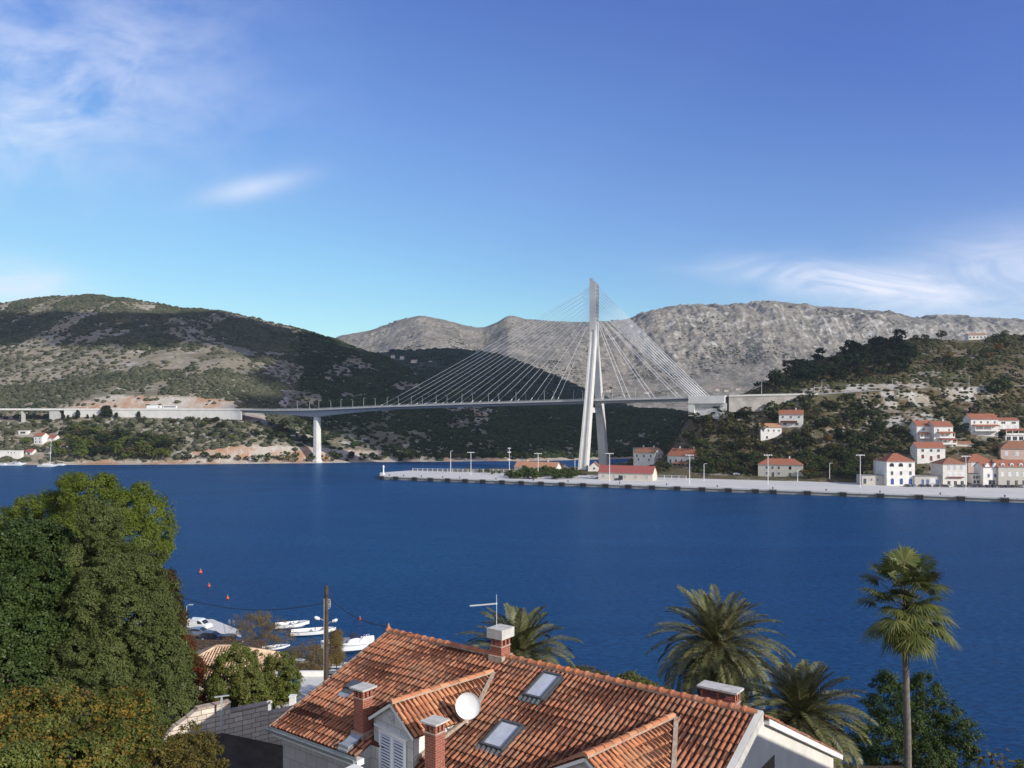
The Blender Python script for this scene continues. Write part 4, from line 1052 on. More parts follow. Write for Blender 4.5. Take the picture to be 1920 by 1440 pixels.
m = MB(); m.poly([(-4.5, -.1, 4.6), (4.8, -.1, 4.6), (4.8, -1.2, 4.1), (-4.5, -1.2, 4.1)], (0, 0, .08)); m.build('awning', M['redsh'], tq)
house('pink_hipped_house', 'pinkish house with an orange hipped roof behind the small white gabled house', 1838, 902, 44, 36, 14, 'hip', 'pkwall', 'roofA', -2, 12, wins=[(.87, 2, 'w', 2.0, 2.4, [.2, .45])], Y=462)
house('gabled_white_house', 'small bright white house with two scalloped gables and blue windows', 1859, 909, 31, 33, 9, 'x', 'whwall', 'roofA', 0, 9, wins=[(.52, 2, 'b', 1.1, 1.8, [.33, .72]), (.12, 1, 'n', 3.4, 2.6, [.52])], z=2.9)
tg = [o_ for o_ in C.objects if o_.name == 'gabled_white_house'][0]
for x in (-2.3, 2.0):
    m = MB(); m.poly([(x - 1.3, -.05, 9.6), (x + 1.3, -.05, 9.6), (x + 1.2, -.05, 10.8), (x + .7, -.05, 10.9), (x + .5, -.05, 11.7), (x, -.05, 12.0), (x - .5, -.05, 11.7), (x - .7, -.05, 10.9), (x - 1.2, -.05, 10.8)], (0, 1.6, 0)); m.build('gable', M['whwall'], tg)
house('glazed_porch_house', 'small glazed white porch building between the pink house and scalloped gable house', 1834, 908, 20, 19, 1, 'flat', 'whwall', 'darkconc', 0, 6, wins=[(.7, 4, 'n', 1.1, 1.6), (.25, 3, 'n', 1.2, 1.6)], z=2.9)
t, w, hw, rh = house('dormer_stone_house', 'long grey stone house with three white dormers in its red roof', 1900, 909.5, 56, 34, 12, 'x', 'stwall', 'roofA', 0, 11, wins=[(.6, 4, 'w', 1.4, 2.0), (.14, 3, 'n', 1.5, 2.6, [.33, .6, .85])], z=2.9)
for x in (-5.4, -.4, 4.6):
    m = MB(); m.poly([(x - .9, .5, hw), (x + .9, .5, hw), (x + .9, .5, hw + 1.5), (x, .5, hw + 2.2), (x - .9, .5, hw + 1.5)], (0, 3, 0)); dm = m.build('dormer', M['whwall'], t); ob = link('window', winmesh('n', .9, 1.1), dm); ob.location = (x, .5, hw + .3)
# second row and slope
house('pale_pink_house', 'pale pink hipped house above the dormered stone house', 1917, 866, 62, 23, 14, 'hip', 'pkwall', 'roofB', -12, 14, wins=[(.6, 4, 'w', 1.7, 2.2)], chims=1)
house('square_windowed_house', 'white two storey house with brown shutters behind the three storey white house', 1746, 868, 49, 28, 10, 'x', 'whwall', 'roofA', -4, 10, wins=[(.83, 3, 'n', 1.4, 1.4, [.2, .5, .76]), (.42, 2, 'r', 1.5, 2.2, [.2, .76]), (.3, 1, 'r', 1.4, 2.8, [.5])])
t, w, hw, rh = house('twin_house', 'western half of the tall white twin houses with balconies and orange roof', 1736, 831, 32, 31, 9.5, 'x', 'whwall', 'roofA', -4, 11, wins=[(.8, 1, 'n', .9, 1.1, [.38]), (.42, 1, 'b', 1, 1.6, [.8])])
porch(t, -4.6, 1.2, -2.6, 2.8, 5.3)
t, w, hw, rh = house('twin_house', 'eastern half of the tall white twin houses with two stacked balconies', 1769, 838, 33, 38, 9.5, 'x', 'whwall', 'roofA', -4, 11, wins=[(.83, 2, 'n', .9, 1.1, [.22, .8])], chims=1)
porch(t, -3.4, 5.6, -2.8, 5.6, 8.3); porch(t, -2.4, 6.2, -4.2, 1.8, 4.3, 'roofC')
t, w, hw, rh = house('terraced_villa', 'big white villa on the slope with red roof, four small windows and wide veranda', 1846, 818, 46, 31, 10, 'x', 'whwall', 'roofA', -5, 11, wins=[(.82, 4, 'n', .9, 1.2), (.18, 2, 'w', 2.0, 1.8, [.3, .6])])
porch(t, -7, 7.6, -3.2, 3.2, 6.0)
house('balcony_house', 'white flat fronted house with a long balcony east of the big slope villa', 1891, 806, 36, 16, 5, 'x', 'whwall', 'roofA', -4, 9, wins=[(.75, 2, 'n', 2.4, 1.1), (.3, 3, 'w', 1.8, 1.8)])
t, w, hw, rh = house('pergola_house', 'low white house with arched openings under a dark red veranda roof', 1903, 827, 32, 11, 1, 'flat', 'whwall', 'darkconc', -4, 9, wins=[(.4, 3, 'n', 2.4, 2.4)])
porch(t, -5.5, 5.8, -.6, 3.9, 6.4, 'roofC')
house('garden_shed', 'low orange roofed shed beneath the eastern twin house', 1807, 838, 26, 5, 4, 'x', 'crwall', 'roofB', -6, 5, cat='shed')
house('upper_white_house', 'small white house with pale orange roof and four square windows on the wooded slope', 1446, 823.5, 38, 21, 7, 'x', 'whwall', 'roofD', -3, 8, wins=[(.72, 4, 'n', .9, 1.2), (.2, 2, 'n', 1.2, 1.6, [.3, .8])], endwins=())
t, w, hw, rh = house('red_terrace_house', 'white house with orange roof, two dormers and dark red terrace high on the wooded slope', 1483, 803, 34, 24, 8, 'x', 'whwall', 'roofA', -22, 9, wins=[(.8, 3, 'n', 1.1, 1.2), (.25, 2, 'n', 2, 1.4)], endwins=[(.75, 1, 'n', 1, 1.2)], chims=1)
m = MB(); m.box(-6.5, 4, -2.5, 0, 3.1, 3.3); m.box(-6.5, 4, -2.6, -2.45, 3.3, 4.3); m.build('terrace', M['redsh'], t)
house('hilltop_villa', 'low white villa on top of the right hand hill', 1833, 637, 28, 9, 3.5, 'x', 'whwall', 'roofD', -10, 9, wins=[(.5, 5, 'n', 1.4, 1.4)])
house('hilltop_cottage', 'tiny pale cottage just west of the hilltop villa', 1806, 637, 18, 4, 3, 'x', 'crwall', 'roofD', -10, 7)
# west shore houses
house('shore_house', 'two storey white house with orange roof among trees on the far west shore', 71, 833, 21, 15, 6, 'x', 'whwall', 'roofA', -15, 8, wins=[(.7, 2, 'n', 1, 1.1), (.3, 2, 'n', 1.1, 1.4)], hill=HL)
house('shore_annex', 'low white annex with dusty red roof joined behind the far west shore house', 94, 828, 22, 6, 5, 'x', 'whwall', 'roofC', -15, 7, wins=[(.5, 2, 'n', 1, 1)], hill=HL)
house('boathouse', 'small white boathouse with a red roof above the western pebble shore', 54, 853, 16, 5, 5, 'x', 'whwall', 'roofC', -10, 6, wins=[(.4, 1, 'n', 2.4, 1.6)], hill=HL)
house('garden_pavilion', 'open white garden pavilion with a small orange hipped roof on the west shore', 120, 840, 14, 4.5, 4, 'hip', 'whwall', 'roofA', 0, 6, wins=[(.5, 1, 'n', 4.6, 1.4)], hill=HL)
house('white_ruin_house', 'roofless looking white house with dark opening near the western edge', 43, 815, 20, 7, 0.6, 'flat', 'whwall', 'whwall', -8, 7, wins=[(.5, 1, 'n', 5, 1.6)], hill=HL)
house('waterside_terrace', 'long low white waterside terrace wall at the far west edge', 10, 856, 62, 11, .6, 'flat', 'whwall', 'whwall', -4, 4, wins=[(.7, 3, 'n', .8, 1, [.6, .7, .8])], Y=686, hill=HL, cat='terrace')
house('tiny_hut', 'tiny white hut on the dark slope just west of the bridge pier', 548, 822, 9, 5, 1, 'flat', 'whwall', 'whwall', -10, 4, hill=HL, cat='hut')
for i, (px, py) in enumerate(((735, 669), (752, 671), (775, 678), (806, 680), (823, 682))):
    house('distant_house', ['westernmost tiny white house on the shaded valley slope', 'second tiny white house from the west on the shaded valley slope', 'widest white house on the shaded valley slope', 'fourth tiny house from the west on the shaded valley slope', 'easternmost tiny house on the shaded valley slope'][i],
          px, py, 10 if i == 2 else 5, 2.8, 1.2, 'x', 'crwall', 'roofB', -15, 10, Y=1700, hill=HV)
for i, (px, py) in enumerate(((1362, 733), (1384, 730), (1345, 731), (1212, 737), (1140, 733))):
    house('distant_house', ['small white house at the foot of the cliffs behind the anchor block', 'pale house at the foot of the cliffs just west of the pine grove', 'small distant house right beside the bridge abutment below the cliffs', 'lone white house below the cliffs between bridge stays', 'white house below the cliffs right beside the pylon'][i],
          px, py, 7, 2.4, 1.2, 'x', 'crwall', 'roofB', -15, 10, Y=2150, hill=HM)

# ------------------------------------------------------------------ far vegetation
ICO = None


def ico():
    bm = bmesh.new(); bmesh.ops.create_icosphere(bm, subdivisions=1, radius=1.0); bm.verts.ensure_lookup_table()
    V = np.array([v.co[:] for v in bm.verts]); Fc = np.array([[v.index for v in f.verts] for f in bm.faces]); bm.free(); return V, Fc


ICO = ico()


def scatter_scrub(name, hill, mat, px0, px1, y0, y1, n, dens, rmin, rmax, label, seed, flat_=0.75):
    rg = np.random.default_rng(seed); m = int(n * 3)
    PX = rg.uniform(px0, px1, m); Y = np.sqrt(rg.uniform(y0 ** 2, y1 ** 2, m)); X = (PX - 960) / F * Y
    Z = hill.z(X, Y); PY = HY - (Z - H) / Y * F
    d = dens(PX, PY, X, Y, Z); keep = (rg.random(m) < d) & (Z > 0.8); PX, X, Y, Z = PX[keep][:n], X[keep][:n], Y[keep][:n], Z[keep][:n]
    k = len(X); V0, F0 = ICO; r = rg.uniform(rmin, rmax, k) * (0.7 + 0.6 * rg.random(k) ** 2)
    V = V0[None] * (1 + rg.uniform(-0.32, 0.32, (k, len(V0), 1))); a = rg.uniform(0, 6.28, k)
    ca, sa = np.cos(a)[:, None], np.sin(a)[:, None]
    VX = V[..., 0] * ca - V[..., 1] * sa; VY = V[..., 0] * sa + V[..., 1] * ca; VZ = V[..., 2] * flat_ + 0.25
    V = np.stack([X[:, None] + VX * r[:, None] * rg.uniform(0.8, 1.5, (k, 1)), Y[:, None] + VY * r[:, None], Z[:, None] + VZ * r[:, None]], -1).reshape(-1, 3)
    Fq = (F0[None] + (np.arange(k) * len(V0))[:, None, None]).reshape(-1, 3)
    o = link(name, np_mesh(name, V, Fq, mat, False)); tag(o, label, 'scrub', kind='stuff'); return k


def denL(PX, PY, X, Y, Z):
    CY, CZ = HL.ctrl(PX); n = fbm(X / 45, Y / 70, 4, 61); n2 = fbm(X / 16, Y / 16, 3, 62)
    d = np.full(len(X), 0.5)
    top = (PX < 560) & (PY < 650 + 8 * np.sin(PX / 60)); d = np.where(top, 0.95, d)
    sandy = (PX < 235 - 0.0 * PY) & (PY > 648) & (PY < 716 - (PX - 100) * 0.12); d = np.where(sandy, 0.10, d)
    mid = (PX >= 235) & (PX < 520) & (PY > 650) & (PY < 690); d = np.where(mid, 0.36, d)
    d = np.where((PX > 470) & (PY < 780), 0.9, d); d = np.where((PX > 620) & (PY > 700), 1.0, d)
    thr = np.where(top, 0.44, 0.42); fac = np.clip((n - thr) / 0.08 + (n2 - 0.45) * 3.0, 0.06, 1.0)
    fac = np.where(PX > 560, np.clip((n - 0.33) / 0.08 + (n2 - 0.4) * 2.5, 0.15, 1), fac)
    d = d * np.where(sandy, 1, fac)
    road = (Y > CY[:, 3] - 1.5) & (Y < CY[:, 4] + 1.5) & (PX < 500)
    cut = ((Y > CY[:, 4]) & (Y < CY[:, 5] + 2) & (PX > 110) & (PX < 448)) | ((Y < CY[:, 2] + 2) & (PX > 345) & (PX < 720)) | (Y < CY[:, 1] + 3)
    d = np.where(road, 0, d); d = np.where(cut, 0.035, d)
    house_ = np.zeros(len(X), bool)
    for a, b, t, bt in HB:
        if b < 200: house_ |= (PX > a - 1) & (PX < b + 1) & (PY > t) & (PY < bt + 6)
    return np.where(house_, 0, d)


scatter_scrub('hillside_scrub', HL, M['scrubA'], -140, 560, 668, 1340, 30000, denL, 1.3, 2.9, 'patchy olive green scrub over the sunlit western hillside', 5)
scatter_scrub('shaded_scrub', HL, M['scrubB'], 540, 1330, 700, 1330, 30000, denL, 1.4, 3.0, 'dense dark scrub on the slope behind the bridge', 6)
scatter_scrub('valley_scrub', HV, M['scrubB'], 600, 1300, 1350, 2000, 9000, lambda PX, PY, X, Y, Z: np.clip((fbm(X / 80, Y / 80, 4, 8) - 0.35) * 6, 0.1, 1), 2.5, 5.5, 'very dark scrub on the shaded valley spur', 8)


def denR(PX, PY, X, Y, Z):
    CY, CZ = HR.ctrl(PX); n = fbm(X / 14, Y / 14, 4, 71); d = np.clip((n - 0.38) * 7, 0.12, 0.95)
    d = np.where((Y > CY[:, 5] - 1) & (Y < CY[:, 6] + 1.5), 0, d)
    d = np.where((PX > 1500) & (PX < 1745) & (Y > CY[:, 6]) & (Y < CY[:, 6] + 18), 0.10, d)
    d = np.where((PX > 1640) & (PX < 1880) & (Y < CY[:, 5]) & (Y > CY[:, 4] - 2), 0.22, d)
    d = np.where((Z < 3.1) | (Y < CY[:, 1] + 12), 0, d)
    for a, b, t, bt in HB:
        if b > 1180: d = np.where((PX > a - 3) & (PX < b + 3) & (PY > t) & (PY < bt + 7), 0, d)
    return d


scatter_scrub('village_hill_scrub', HR, M['scrubC'], 1180, 2000, 470, 800, 17000, denR, 0.7, 1.9, 'brown and green scrub covering the hill above the village', 7)


def denM(PX, PY, X, Y, Z):
    return np.clip((fbm(X / 160, Y / 160, 5, 81) - 0.47) * 5, 0.0, 0.8) * (PY < 800)


scatter_scrub('mountain_scrub', HM, M['scrubA'], 620, 1960, 2250, 3300, 6000, denM, 1.5, 4, 'thin dark scrub dotted over the pale limestone mountain', 9)


def leaf_quads(P, N, l, w, rg):
    """diamond leaves at points P facing roughly along N"""
    k = len(P); T = np.cross(N, rg.normal(size=(k, 3))); T /= np.linalg.norm(T, axis=1, keepdims=True) + 1e-9
    B = np.cross(N, T); B /= np.linalg.norm(B, axis=1, keepdims=True) + 1e-9
    l = l * rg.uniform(0.6, 1.3, (k, 1)); w = w * rg.uniform(0.7, 1.3, (k, 1))
    V = np.stack([P - T * l / 2, P + B * w / 2 + N * w * .15, P + T * l / 2, P - B * w / 2 + N * w * .15], 1).reshape(-1, 3)
    return V, np.arange(4 * k).reshape(k, 4)


def crown_cloud(rg, lobes, nclump, per, cr, l, w, inner=0.7, outward=0.8, up=0.25, droop=0.0):
    """lobes: (centre, radii); leaf clumps over the outside of the union of the lobes"""
    lobes = [(np.array(c, float), np.array(r, float)) for c, r in lobes]
    A = np.array([(r[0] * r[1] + r[1] * r[2] + r[0] * r[2]) for c, r in lobes]); A = A / A.sum()
    cs = []; ns = []
    for (c, r), a in zip(lobes, A):
        k = max(4, int(nclump * a)); d = rg.normal(size=(k, 3)); d /= np.linalg.norm(d, axis=1, keepdims=True)
        p = c + d * r * rg.uniform(inner, 1.0, (k, 1)); fq = 1.1 / max(cr, .05) * .22
        w_ = fbm(p[:, 0] * fq + p[:, 2] * fq * .8 + 31, p[:, 1] * fq - p[:, 2] * fq * .7 + 57, 2, 91)[:, None]; p = c + (p - c) * (0.72 + 0.50 * np.clip((w_ - .3) / .4, 0, 1)); ok = np.ones(k, bool)
        for c2, r2 in lobes:
            if c2 is c: continue
            ok &= (((p - c2) / r2) ** 2).sum(1) > 0.5
        cs.append(p[ok]); n = d / r; ns.append((n / np.linalg.norm(n, axis=1, keepdims=True))[ok])
    Cc = np.concatenate(cs); Nn = np.concatenate(ns); k = len(Cc)
    crs = cr * rg.uniform(0.55, 1.35, k)
    Cr = np.repeat(Cc, per, 0); Nr = np.repeat(Nn, per, 0); d = rg.normal(size=(k * per, 3)); d /= np.linalg.norm(d, axis=1, keepdims=True)
    rad = np.repeat(crs, per)[:, None] * rg.random((k * per, 1)) ** 0.45
    P = Cr + d * rad * np.array([1, 1, 0.8]); N = d * 0.55 + Nr * outward * 0.6 + np.array([0, 0, up]) + rg.normal(size=(k * per, 3)) * 0.45
    P[:, 2] -= droop * rad[:, 0]
    N /= np.linalg.norm(N, axis=1, keepdims=True)
    return leaf_quads(P, N, l, w, rg)


def far_crown(seed, kind, mat):
    rg = np.random.default_rng(seed)
    if kind == 'round': lobes = [((rg.uniform(-.25, .25), rg.uniform(-.25, .25), 0.58 + rg.uniform(-.1, .12)), (0.30, 0.30, 0.26)) for _ in range(4)] + [((0, 0, .62), (.36, .36, .32))]
    elif kind == 'pine': lobes = [((rg.uniform(-.3, .3), rg.uniform(-.3, .3), 0.72 + rg.uniform(-.12, .12)), (0.26, 0.26, 0.15)) for _ in range(6)] + [((0, 0, .8), (.3, .3, .17))]
    elif kind == 'tall': lobes = [((0, 0, .5), (.17, .17, .42)), ((0.05, 0, .75), (.11, .11, .24)), ((-.05, .05, .35), (.2, .2, .25))]
    else: lobes = [((rg.uniform(-.3, .3), rg.uniform(-.3, .3), 0.36 + rg.uniform(-.08, .1)), (0.3, 0.3, 0.26)) for _ in range(4)]
    V, Fq = crown_cloud(rg, lobes, 120, 11, 0.085, 0.10, 0.07, 0.5)
    return np_mesh('crown', V, Fq, mat)


FT = {}
for nm, kind, mat in (('darkpine', 'pine', 'lfarA'), ('green', 'round', 'lfarB'), ('olive', 'round', 'lfarC'), ('autumn', 'round', 'lfarD'), ('brightpine', 'pine', 'lfarE'), ('cypress', 'tall', 'lfarA'), ('bush', 'bush', 'lfarB'), ('darkround', 'round', 'lfarA'), ('olivebush', 'bush', 'lfarC'), ('quaybush', 'bush', 'lfarF')):
    FT[nm] = [far_crown(100 + 7 * i + len(FT) * 31, kind, M[mat]) for i in range(3)]
mbt = MB(); mbt.tube([(0, 0, -.15), (.01, 0, .2), (-.01, .01, .45), (0.02, 0, .65)], [.028, .022, .016, .008], 6); mbt.tube([(0, 0, .3), (.1, .05, .5), (.2, .1, .62)], [.012, .01, .005], 5); mbt.tube([(0, 0, .35), (-.1, -.05, .5), (-.18, -.05, .64)], [.012, .01, .005], 5)
TRK = mbt.mesh('trunk', M['bark'])
NTREE = [0]


def far_tree(kind, p, h, name, label, cat, group, rg, wide=1.0):
    NTREE[0] += 1
    t = bpy.data.objects.new(name, None); C.objects.link(t); t.location = p; t.rotation_euler = (0, 0, rg.uniform(0, 6.28)); w = h * wide * rg.uniform(0.9, 1.15); t.scale = (w, w, h)
    tag(t, label, cat, group); link('crown', rg.choice(FT[kind]), t); link('trunk', TRK, t)


def clear(px, py, hpx, wpx):
    for a, b, t, bt in HB:
        if px + wpx / 2 > a - 1 and px - wpx / 2 < b + 1 and py > bt - 4 and py - hpx < bt - 3: return False
        if a < px < b and t < py <= bt: return False
    return True


KW = {'darkpine': 'dark pine', 'darkround': 'dark rounded tree', 'green': 'mid green leafy tree', 'olive': 'olive coloured tree', 'olivebush': 'low olive coloured tree', 'autumn': 'rusty autumn tree', 'brightpine': 'bright green pine'}


def grove(hill, n, poly, kinds, hr, name, label, cat, group, seed, wide=1.0, mind=3.0, y0=400, marks=None):
    rg = random.Random(seed); pts = []; tries = 0
    xs = [p[0] for p in poly]; ys = [p[1] for p in poly]
    while len(pts) < n and tries < n * 60:
        tries += 1; px = rg.uniform(min(xs), max(xs)); py = rg.uniform(min(ys), max(ys)); ins = False
        for i in range(len(poly)):
            (x1, y1), (x2, y2) = poly[i], poly[i - 1]
            if (y1 > py) != (y2 > py) and px < (x2 - x1) * (py - y1) / (y2 - y1) + x1: ins = not ins
        if not ins: continue
        p = hill.hit(px, py, y0)
        CY, CZ = hill.ctrl(np.array([px]))
        if hill is HR and CY[0, 5] - 3 < p.y < CY[0, 6] + 3: continue
        if hill is HL and px < 490 and CY[0, 3] - 3 < p.y < CY[0, 4] + 1: continue
        h = rg.uniform(*hr); hp = h * F / p.y
        if not clear(px, py, hp, hp * 0.6): continue
        if any((p - o).length < mind for o in pts): continue
        kd = rg.choice(kinds); pts.append(p); lb_ = label
        if marks: lb_ = KW[kd] + ' ' + [t_ for x_, t_ in marks if px < x_][0]
        far_tree(kd, p - Vector((0, 0, .2)), h, name, lb_, cat, group, rg, wide)


grove(HR, 100, [(1412, 738), (1425, 716), (1480, 692), (1580, 664), (1700, 640), (1720, 670), (1700, 716), (1560, 722), (1450, 738)], ['darkpine', 'darkpine', 'darkround'], (8, 13), 'pine_tree', 'dark pine tree in the dense grove on the crest of the village hill', 'tree', 'dark pines on the crest of the village hill', 1, 0.95, 3.5, marks=[(1480, 'at the lower western edge of the hill crest grove'), (1560, 'in the western half of the hill crest grove'), (1640, 'in the middle of the hill crest grove'), (9999, 'at the highest eastern end of the hill crest grove')])
grove(HR, 22, [(1700, 636), (1920, 632), (1920, 716), (1750, 710)], ['darkround', 'green', 'green', 'autumn'], (5, 9), 'hilltop_tree', 'rounded tree scattered over the upper eastern part of the village hill', 'tree', 'trees on the upper eastern hill', 2, 1.1, 6, marks=[(1800, 'on the upper hill west of the hilltop villa'), (9999, 'on the upper hill below and east of the hilltop villa')])
grove(HR, 88, [(1262, 868), (1275, 830), (1300, 792), (1420, 772), (1620, 770), (1650, 790), (1645, 862), (1500, 866), (1420, 884), (1330, 890)], ['green', 'green', 'darkround', 'olive', 'olivebush', 'darkround'], (5, 10.5), 'broadleaf_tree', 'leafy green tree on the slope between the quay and the hill road', 'tree', 'trees on the slope between quay and hill road', 3, 1.05, 3.6, marks=[(1335, 'on the slope right above the veranda house'), (1430, 'on the slope below the anchor block and retaining wall'), (1510, 'on the slope above the grey stone house'), (1580, 'in the wood just east of the grey stone house'), (9999, 'on the slope just west of the twin houses')])
grove(HR, 60, [(1330, 896), (1330, 868), (1420, 862), (1640, 856), (1640, 900), (1505, 900), (1500, 888)], ['green', 'green', 'olive', 'darkround', 'green'], (4.5, 8), 'lower_slope_tree', 'mid green tree low on the slope just behind the quay road', 'tree', 'trees low on the slope behind the quay road', 31, 1.15, 3.2, marks=[(1430, 'low on the slope west of the grey stone house'), (1520, 'low on the slope right around the grey stone house'), (9999, 'low on the slope between grey stone house and low stone building')])
grove(HR, 24, [(1500, 748), (1760, 748), (1900, 760), (1900, 772), (1640, 780), (1500, 770)], ['darkround', 'green', 'olive'], (3.5, 7), 'roadside_tree', 'dark bushy tree just below the hill road above the houses', 'tree', 'trees just below the hill road', 4, 1.2, 4, marks=[(1640, 'just below the retaining wall end of the hill road'), (1760, 'just below the hill road above the twin houses'), (9999, 'just below the hill road above the big villa')])
grove(HR, 36, [(1640, 790), (1920, 770), (1920, 860), (1700, 880), (1650, 850)], ['green', 'darkround', 'olive'], (3, 6), 'garden_tree', 'small garden tree between the village houses', 'tree', 'garden trees among the village houses', 5, 1.1, 3.5, marks=[(1720, 'in the gardens just west of the twin houses'), (1820, 'in the gardens beneath the twin houses'), (9999, 'in the gardens around the big slope villa')])
grove(HR, 26, [(1225, 892), (1330, 886), (1430, 894), (1600, 896), (1615, 880), (1500, 872), (1240, 880), (1160, 878)], ['olive', 'olivebush', 'autumn', 'green'], (3, 6), 'roadside_shrub', 'pale olive shrub by the road behind the quay', 'shrub', 'shrubs by the road behind the quay', 6, 1.2, 3, marks=[(1330, 'by the quay road near the veranda house'), (1440, 'by the quay road west of the grey stone house'), (9999, 'by the quay road east of the grey stone house')])
rg = random.Random(3)
for i in range(24):
    px = 950 + (1078 - 950) * (i + 0.5) / 24 + rg.uniform(-3, 3); p = G(px, 893.5 + rg.uniform(-5, 3.5) + (px - 950) * 0.02, 2.4)
    far_tree('quaybush', p, rg.uniform(6.0, 9.0) * (0.7 if i < 3 else 1), 'quay_shrub', ['bright green bush at the quay tip end of the thick row west of the pylon', 'bright green bush right behind the floodlight mast in the thick quay row', 'bright green bush in front of the long low house in the quay row', 'bright green bush at the pylon end of the thick quay row'][i // 6], 'shrub', 'thick row of green bushes on the quay', rg, 1.15)
for i, (px, py, h) in enumerate(((860, 885, 2.6), (876, 885, 3.2), (914, 887, 2.8), (924, 890, 2.4), (900, 886, 2.2), (936, 889, 2.2))):
    far_tree('bush', G(px, py, 2.3), h * 1.5, 'round_bush', 'small grey green round bush on the pale quay tip', 'shrub', 'small round bushes on the quay tip', rg, 1.0)
for px, py, h in ((1086, 891, 4), (1096, 892, 2.6), (1131, 890, 2.8), (1160, 880, 6), (1172, 876, 7), (1184, 880, 6), (1196, 884, 5), (1240, 880, 6), (1250, 884, 6), (1148, 884, 5), (1163, 887, 3), (1229, 886, 4)):
    if clear(px, py, h * 3, h * 2): far_tree(rg.choice(['olive', 'green', 'olivebush']), HR.hit(px, py, 500), h, 'garden_shrub', 'yellowish garden shrub around the houses at the foot of the pylon', 'shrub', 'garden shrubs at the foot of the pylon', rg, 1.2)
far_tree('autumn', HR.hit(1552, 834), 7, 'autumn_tree', 'orange leaved tree among dark trees on the middle of the village hill', 'tree', None, rg, 1.3)
far_tree('autumn', HR.hit(1628, 706), 5, 'autumn_tree', 'rusty orange tree at the lower edge of the pine grove', 'tree', None, rg, 1.6)
far_tree('darkround', HR.hit(1690, 642, 560), 13, 'crown_tree', 'large dark round tree breaking the hill skyline', 'tree', None, rg, 1.25)
far_tree('olive', HR.hit(1765, 638, 560), 10, 'crown_tree', 'brownish round tree on the skyline west of the hilltop cottage', 'tree', None, rg, 1.1)
far_tree('bush', HR.hit(1871, 741, 540), 17, 'crown_tree', 'big dark oak above the villa beside the hill road', 'tree', None, rg, 1.2)
for i, (px, py, h) in enumerate(((1500, 741, 3.5), (1514, 744, 3.5))): far_tree('darkround', HR.hit(px, py), h, 'roadside_bush', ['western of two dark bushes above the retaining wall end', 'eastern of two dark bushes above the retaining wall end'][i], 'shrub', None, rg, 1.5)
# west shore
grove(HL, 62, [(100, 868), (102, 838), (150, 815), (300, 830), (345, 868)], ['brightpine', 'brightpine', 'green', 'darkpine', 'olive'], (8, 13), 'shore_pine', 'bright green pine by the western pebble shore', 'tree', 'pines along the western shore', 11, 1.15, 5, 650, marks=[(160, 'on the west shore just beside the sailing boat'), (230, 'on the west shore below the two tall cypresses'), (290, 'on the west shore below the truck and coach'), (9999, 'on the west shore where the orange cut rock begins')])
grove(HL, 30, [(340, 868), (345, 862), (700, 860), (730, 864), (560, 868)], ['green', 'brightpine', 'darkround'], (4, 7.5), 'shore_tree', 'green tree standing below the orange cut rock at the western waterline', 'tree', 'trees below the orange rock at the western waterline', 12, 1.2, 6, 650, marks=[(480, 'at the waterline below the western orange cut rock'), (600, 'at the waterline just west of the bridge pier'), (9999, 'at the waterline just east of the bridge pier')])
grove(HL, 60, [(0, 850), (0, 796), (130, 790), (480, 792), (520, 830), (350, 836), (120, 830)], ['green', 'green', 'brightpine', 'darkround', 'olive'], (4, 8), 'slope_tree', 'bushy tree on the green slope under the long white road wall', 'tree', 'trees on the slope under the white road wall', 13, 1.2, 5, 650, marks=[(110, 'on the slope beneath the road viaduct columns'), (230, 'on the slope under the cypresses of the white wall'), (360, 'on the slope under the middle of the white wall'), (9999, 'on the slope above the orange cut rock')])
grove(HL, 26, [(620, 860), (700, 858), (1000, 858), (1000, 862), (700, 865)], ['darkround', 'green'], (4, 8), 'waterline_tree', 'dark tree by the waterline of the shaded slope east of the pier', 'tree', 'trees by the waterline of the shaded slope', 14, 1.3, 7, 650, marks=[(720, 'by the waterline between pier and quay tip'), (850, 'by the shaded waterline behind the outer quay'), (9999, 'by the shaded waterline behind the long low house')])
grove(HL, 14, [(480, 820), (500, 792), (590, 800), (590, 835), (500, 835)], ['green', 'darkround'], (5, 8), 'pier_tree', 'dark green tree on the bank just west of the bridge pier', 'tree', 'trees on the bank west of the pier', 15, 1.2, 6, 650)
for i, (px, py, h, k) in enumerate(((119, 784, 6, 'cypress'), (128, 784, 5, 'cypress'), (146, 784, 9.5, 'cypress'), (138, 785, 5, 'bush'), (164, 784, 5, 'cypress'), (176, 784, 5, 'cypress'), (191, 784, 7, 'darkround'), (196, 784, 13.5, 'cypress'), (203, 784, 13.5, 'cypress'), (218, 785, 6.5, 'cypress'), (260, 784, 7.5, 'cypress'), (340, 785, 6, 'cypress'), (371, 783, 5, 'cypress'), (377, 783, 4.5, 'cypress'))):
    p = W(px, py, 744); p.z = float(HL.z(p.x, 744)[0]) - .2
    far_tree(k, p, h * 1.0, 'cypress' if k == 'cypress' else 'wall_bush', 'slender dark cypress growing against the white road wall' if k == 'cypress' else 'low dark bush against the white road wall', 'tree', 'cypresses against the white road wall' if k == 'cypress' else 'bushes against the white road wall', rg, 1.1)

# ------------------------------------------------------------------ vehicles
CARM = {}


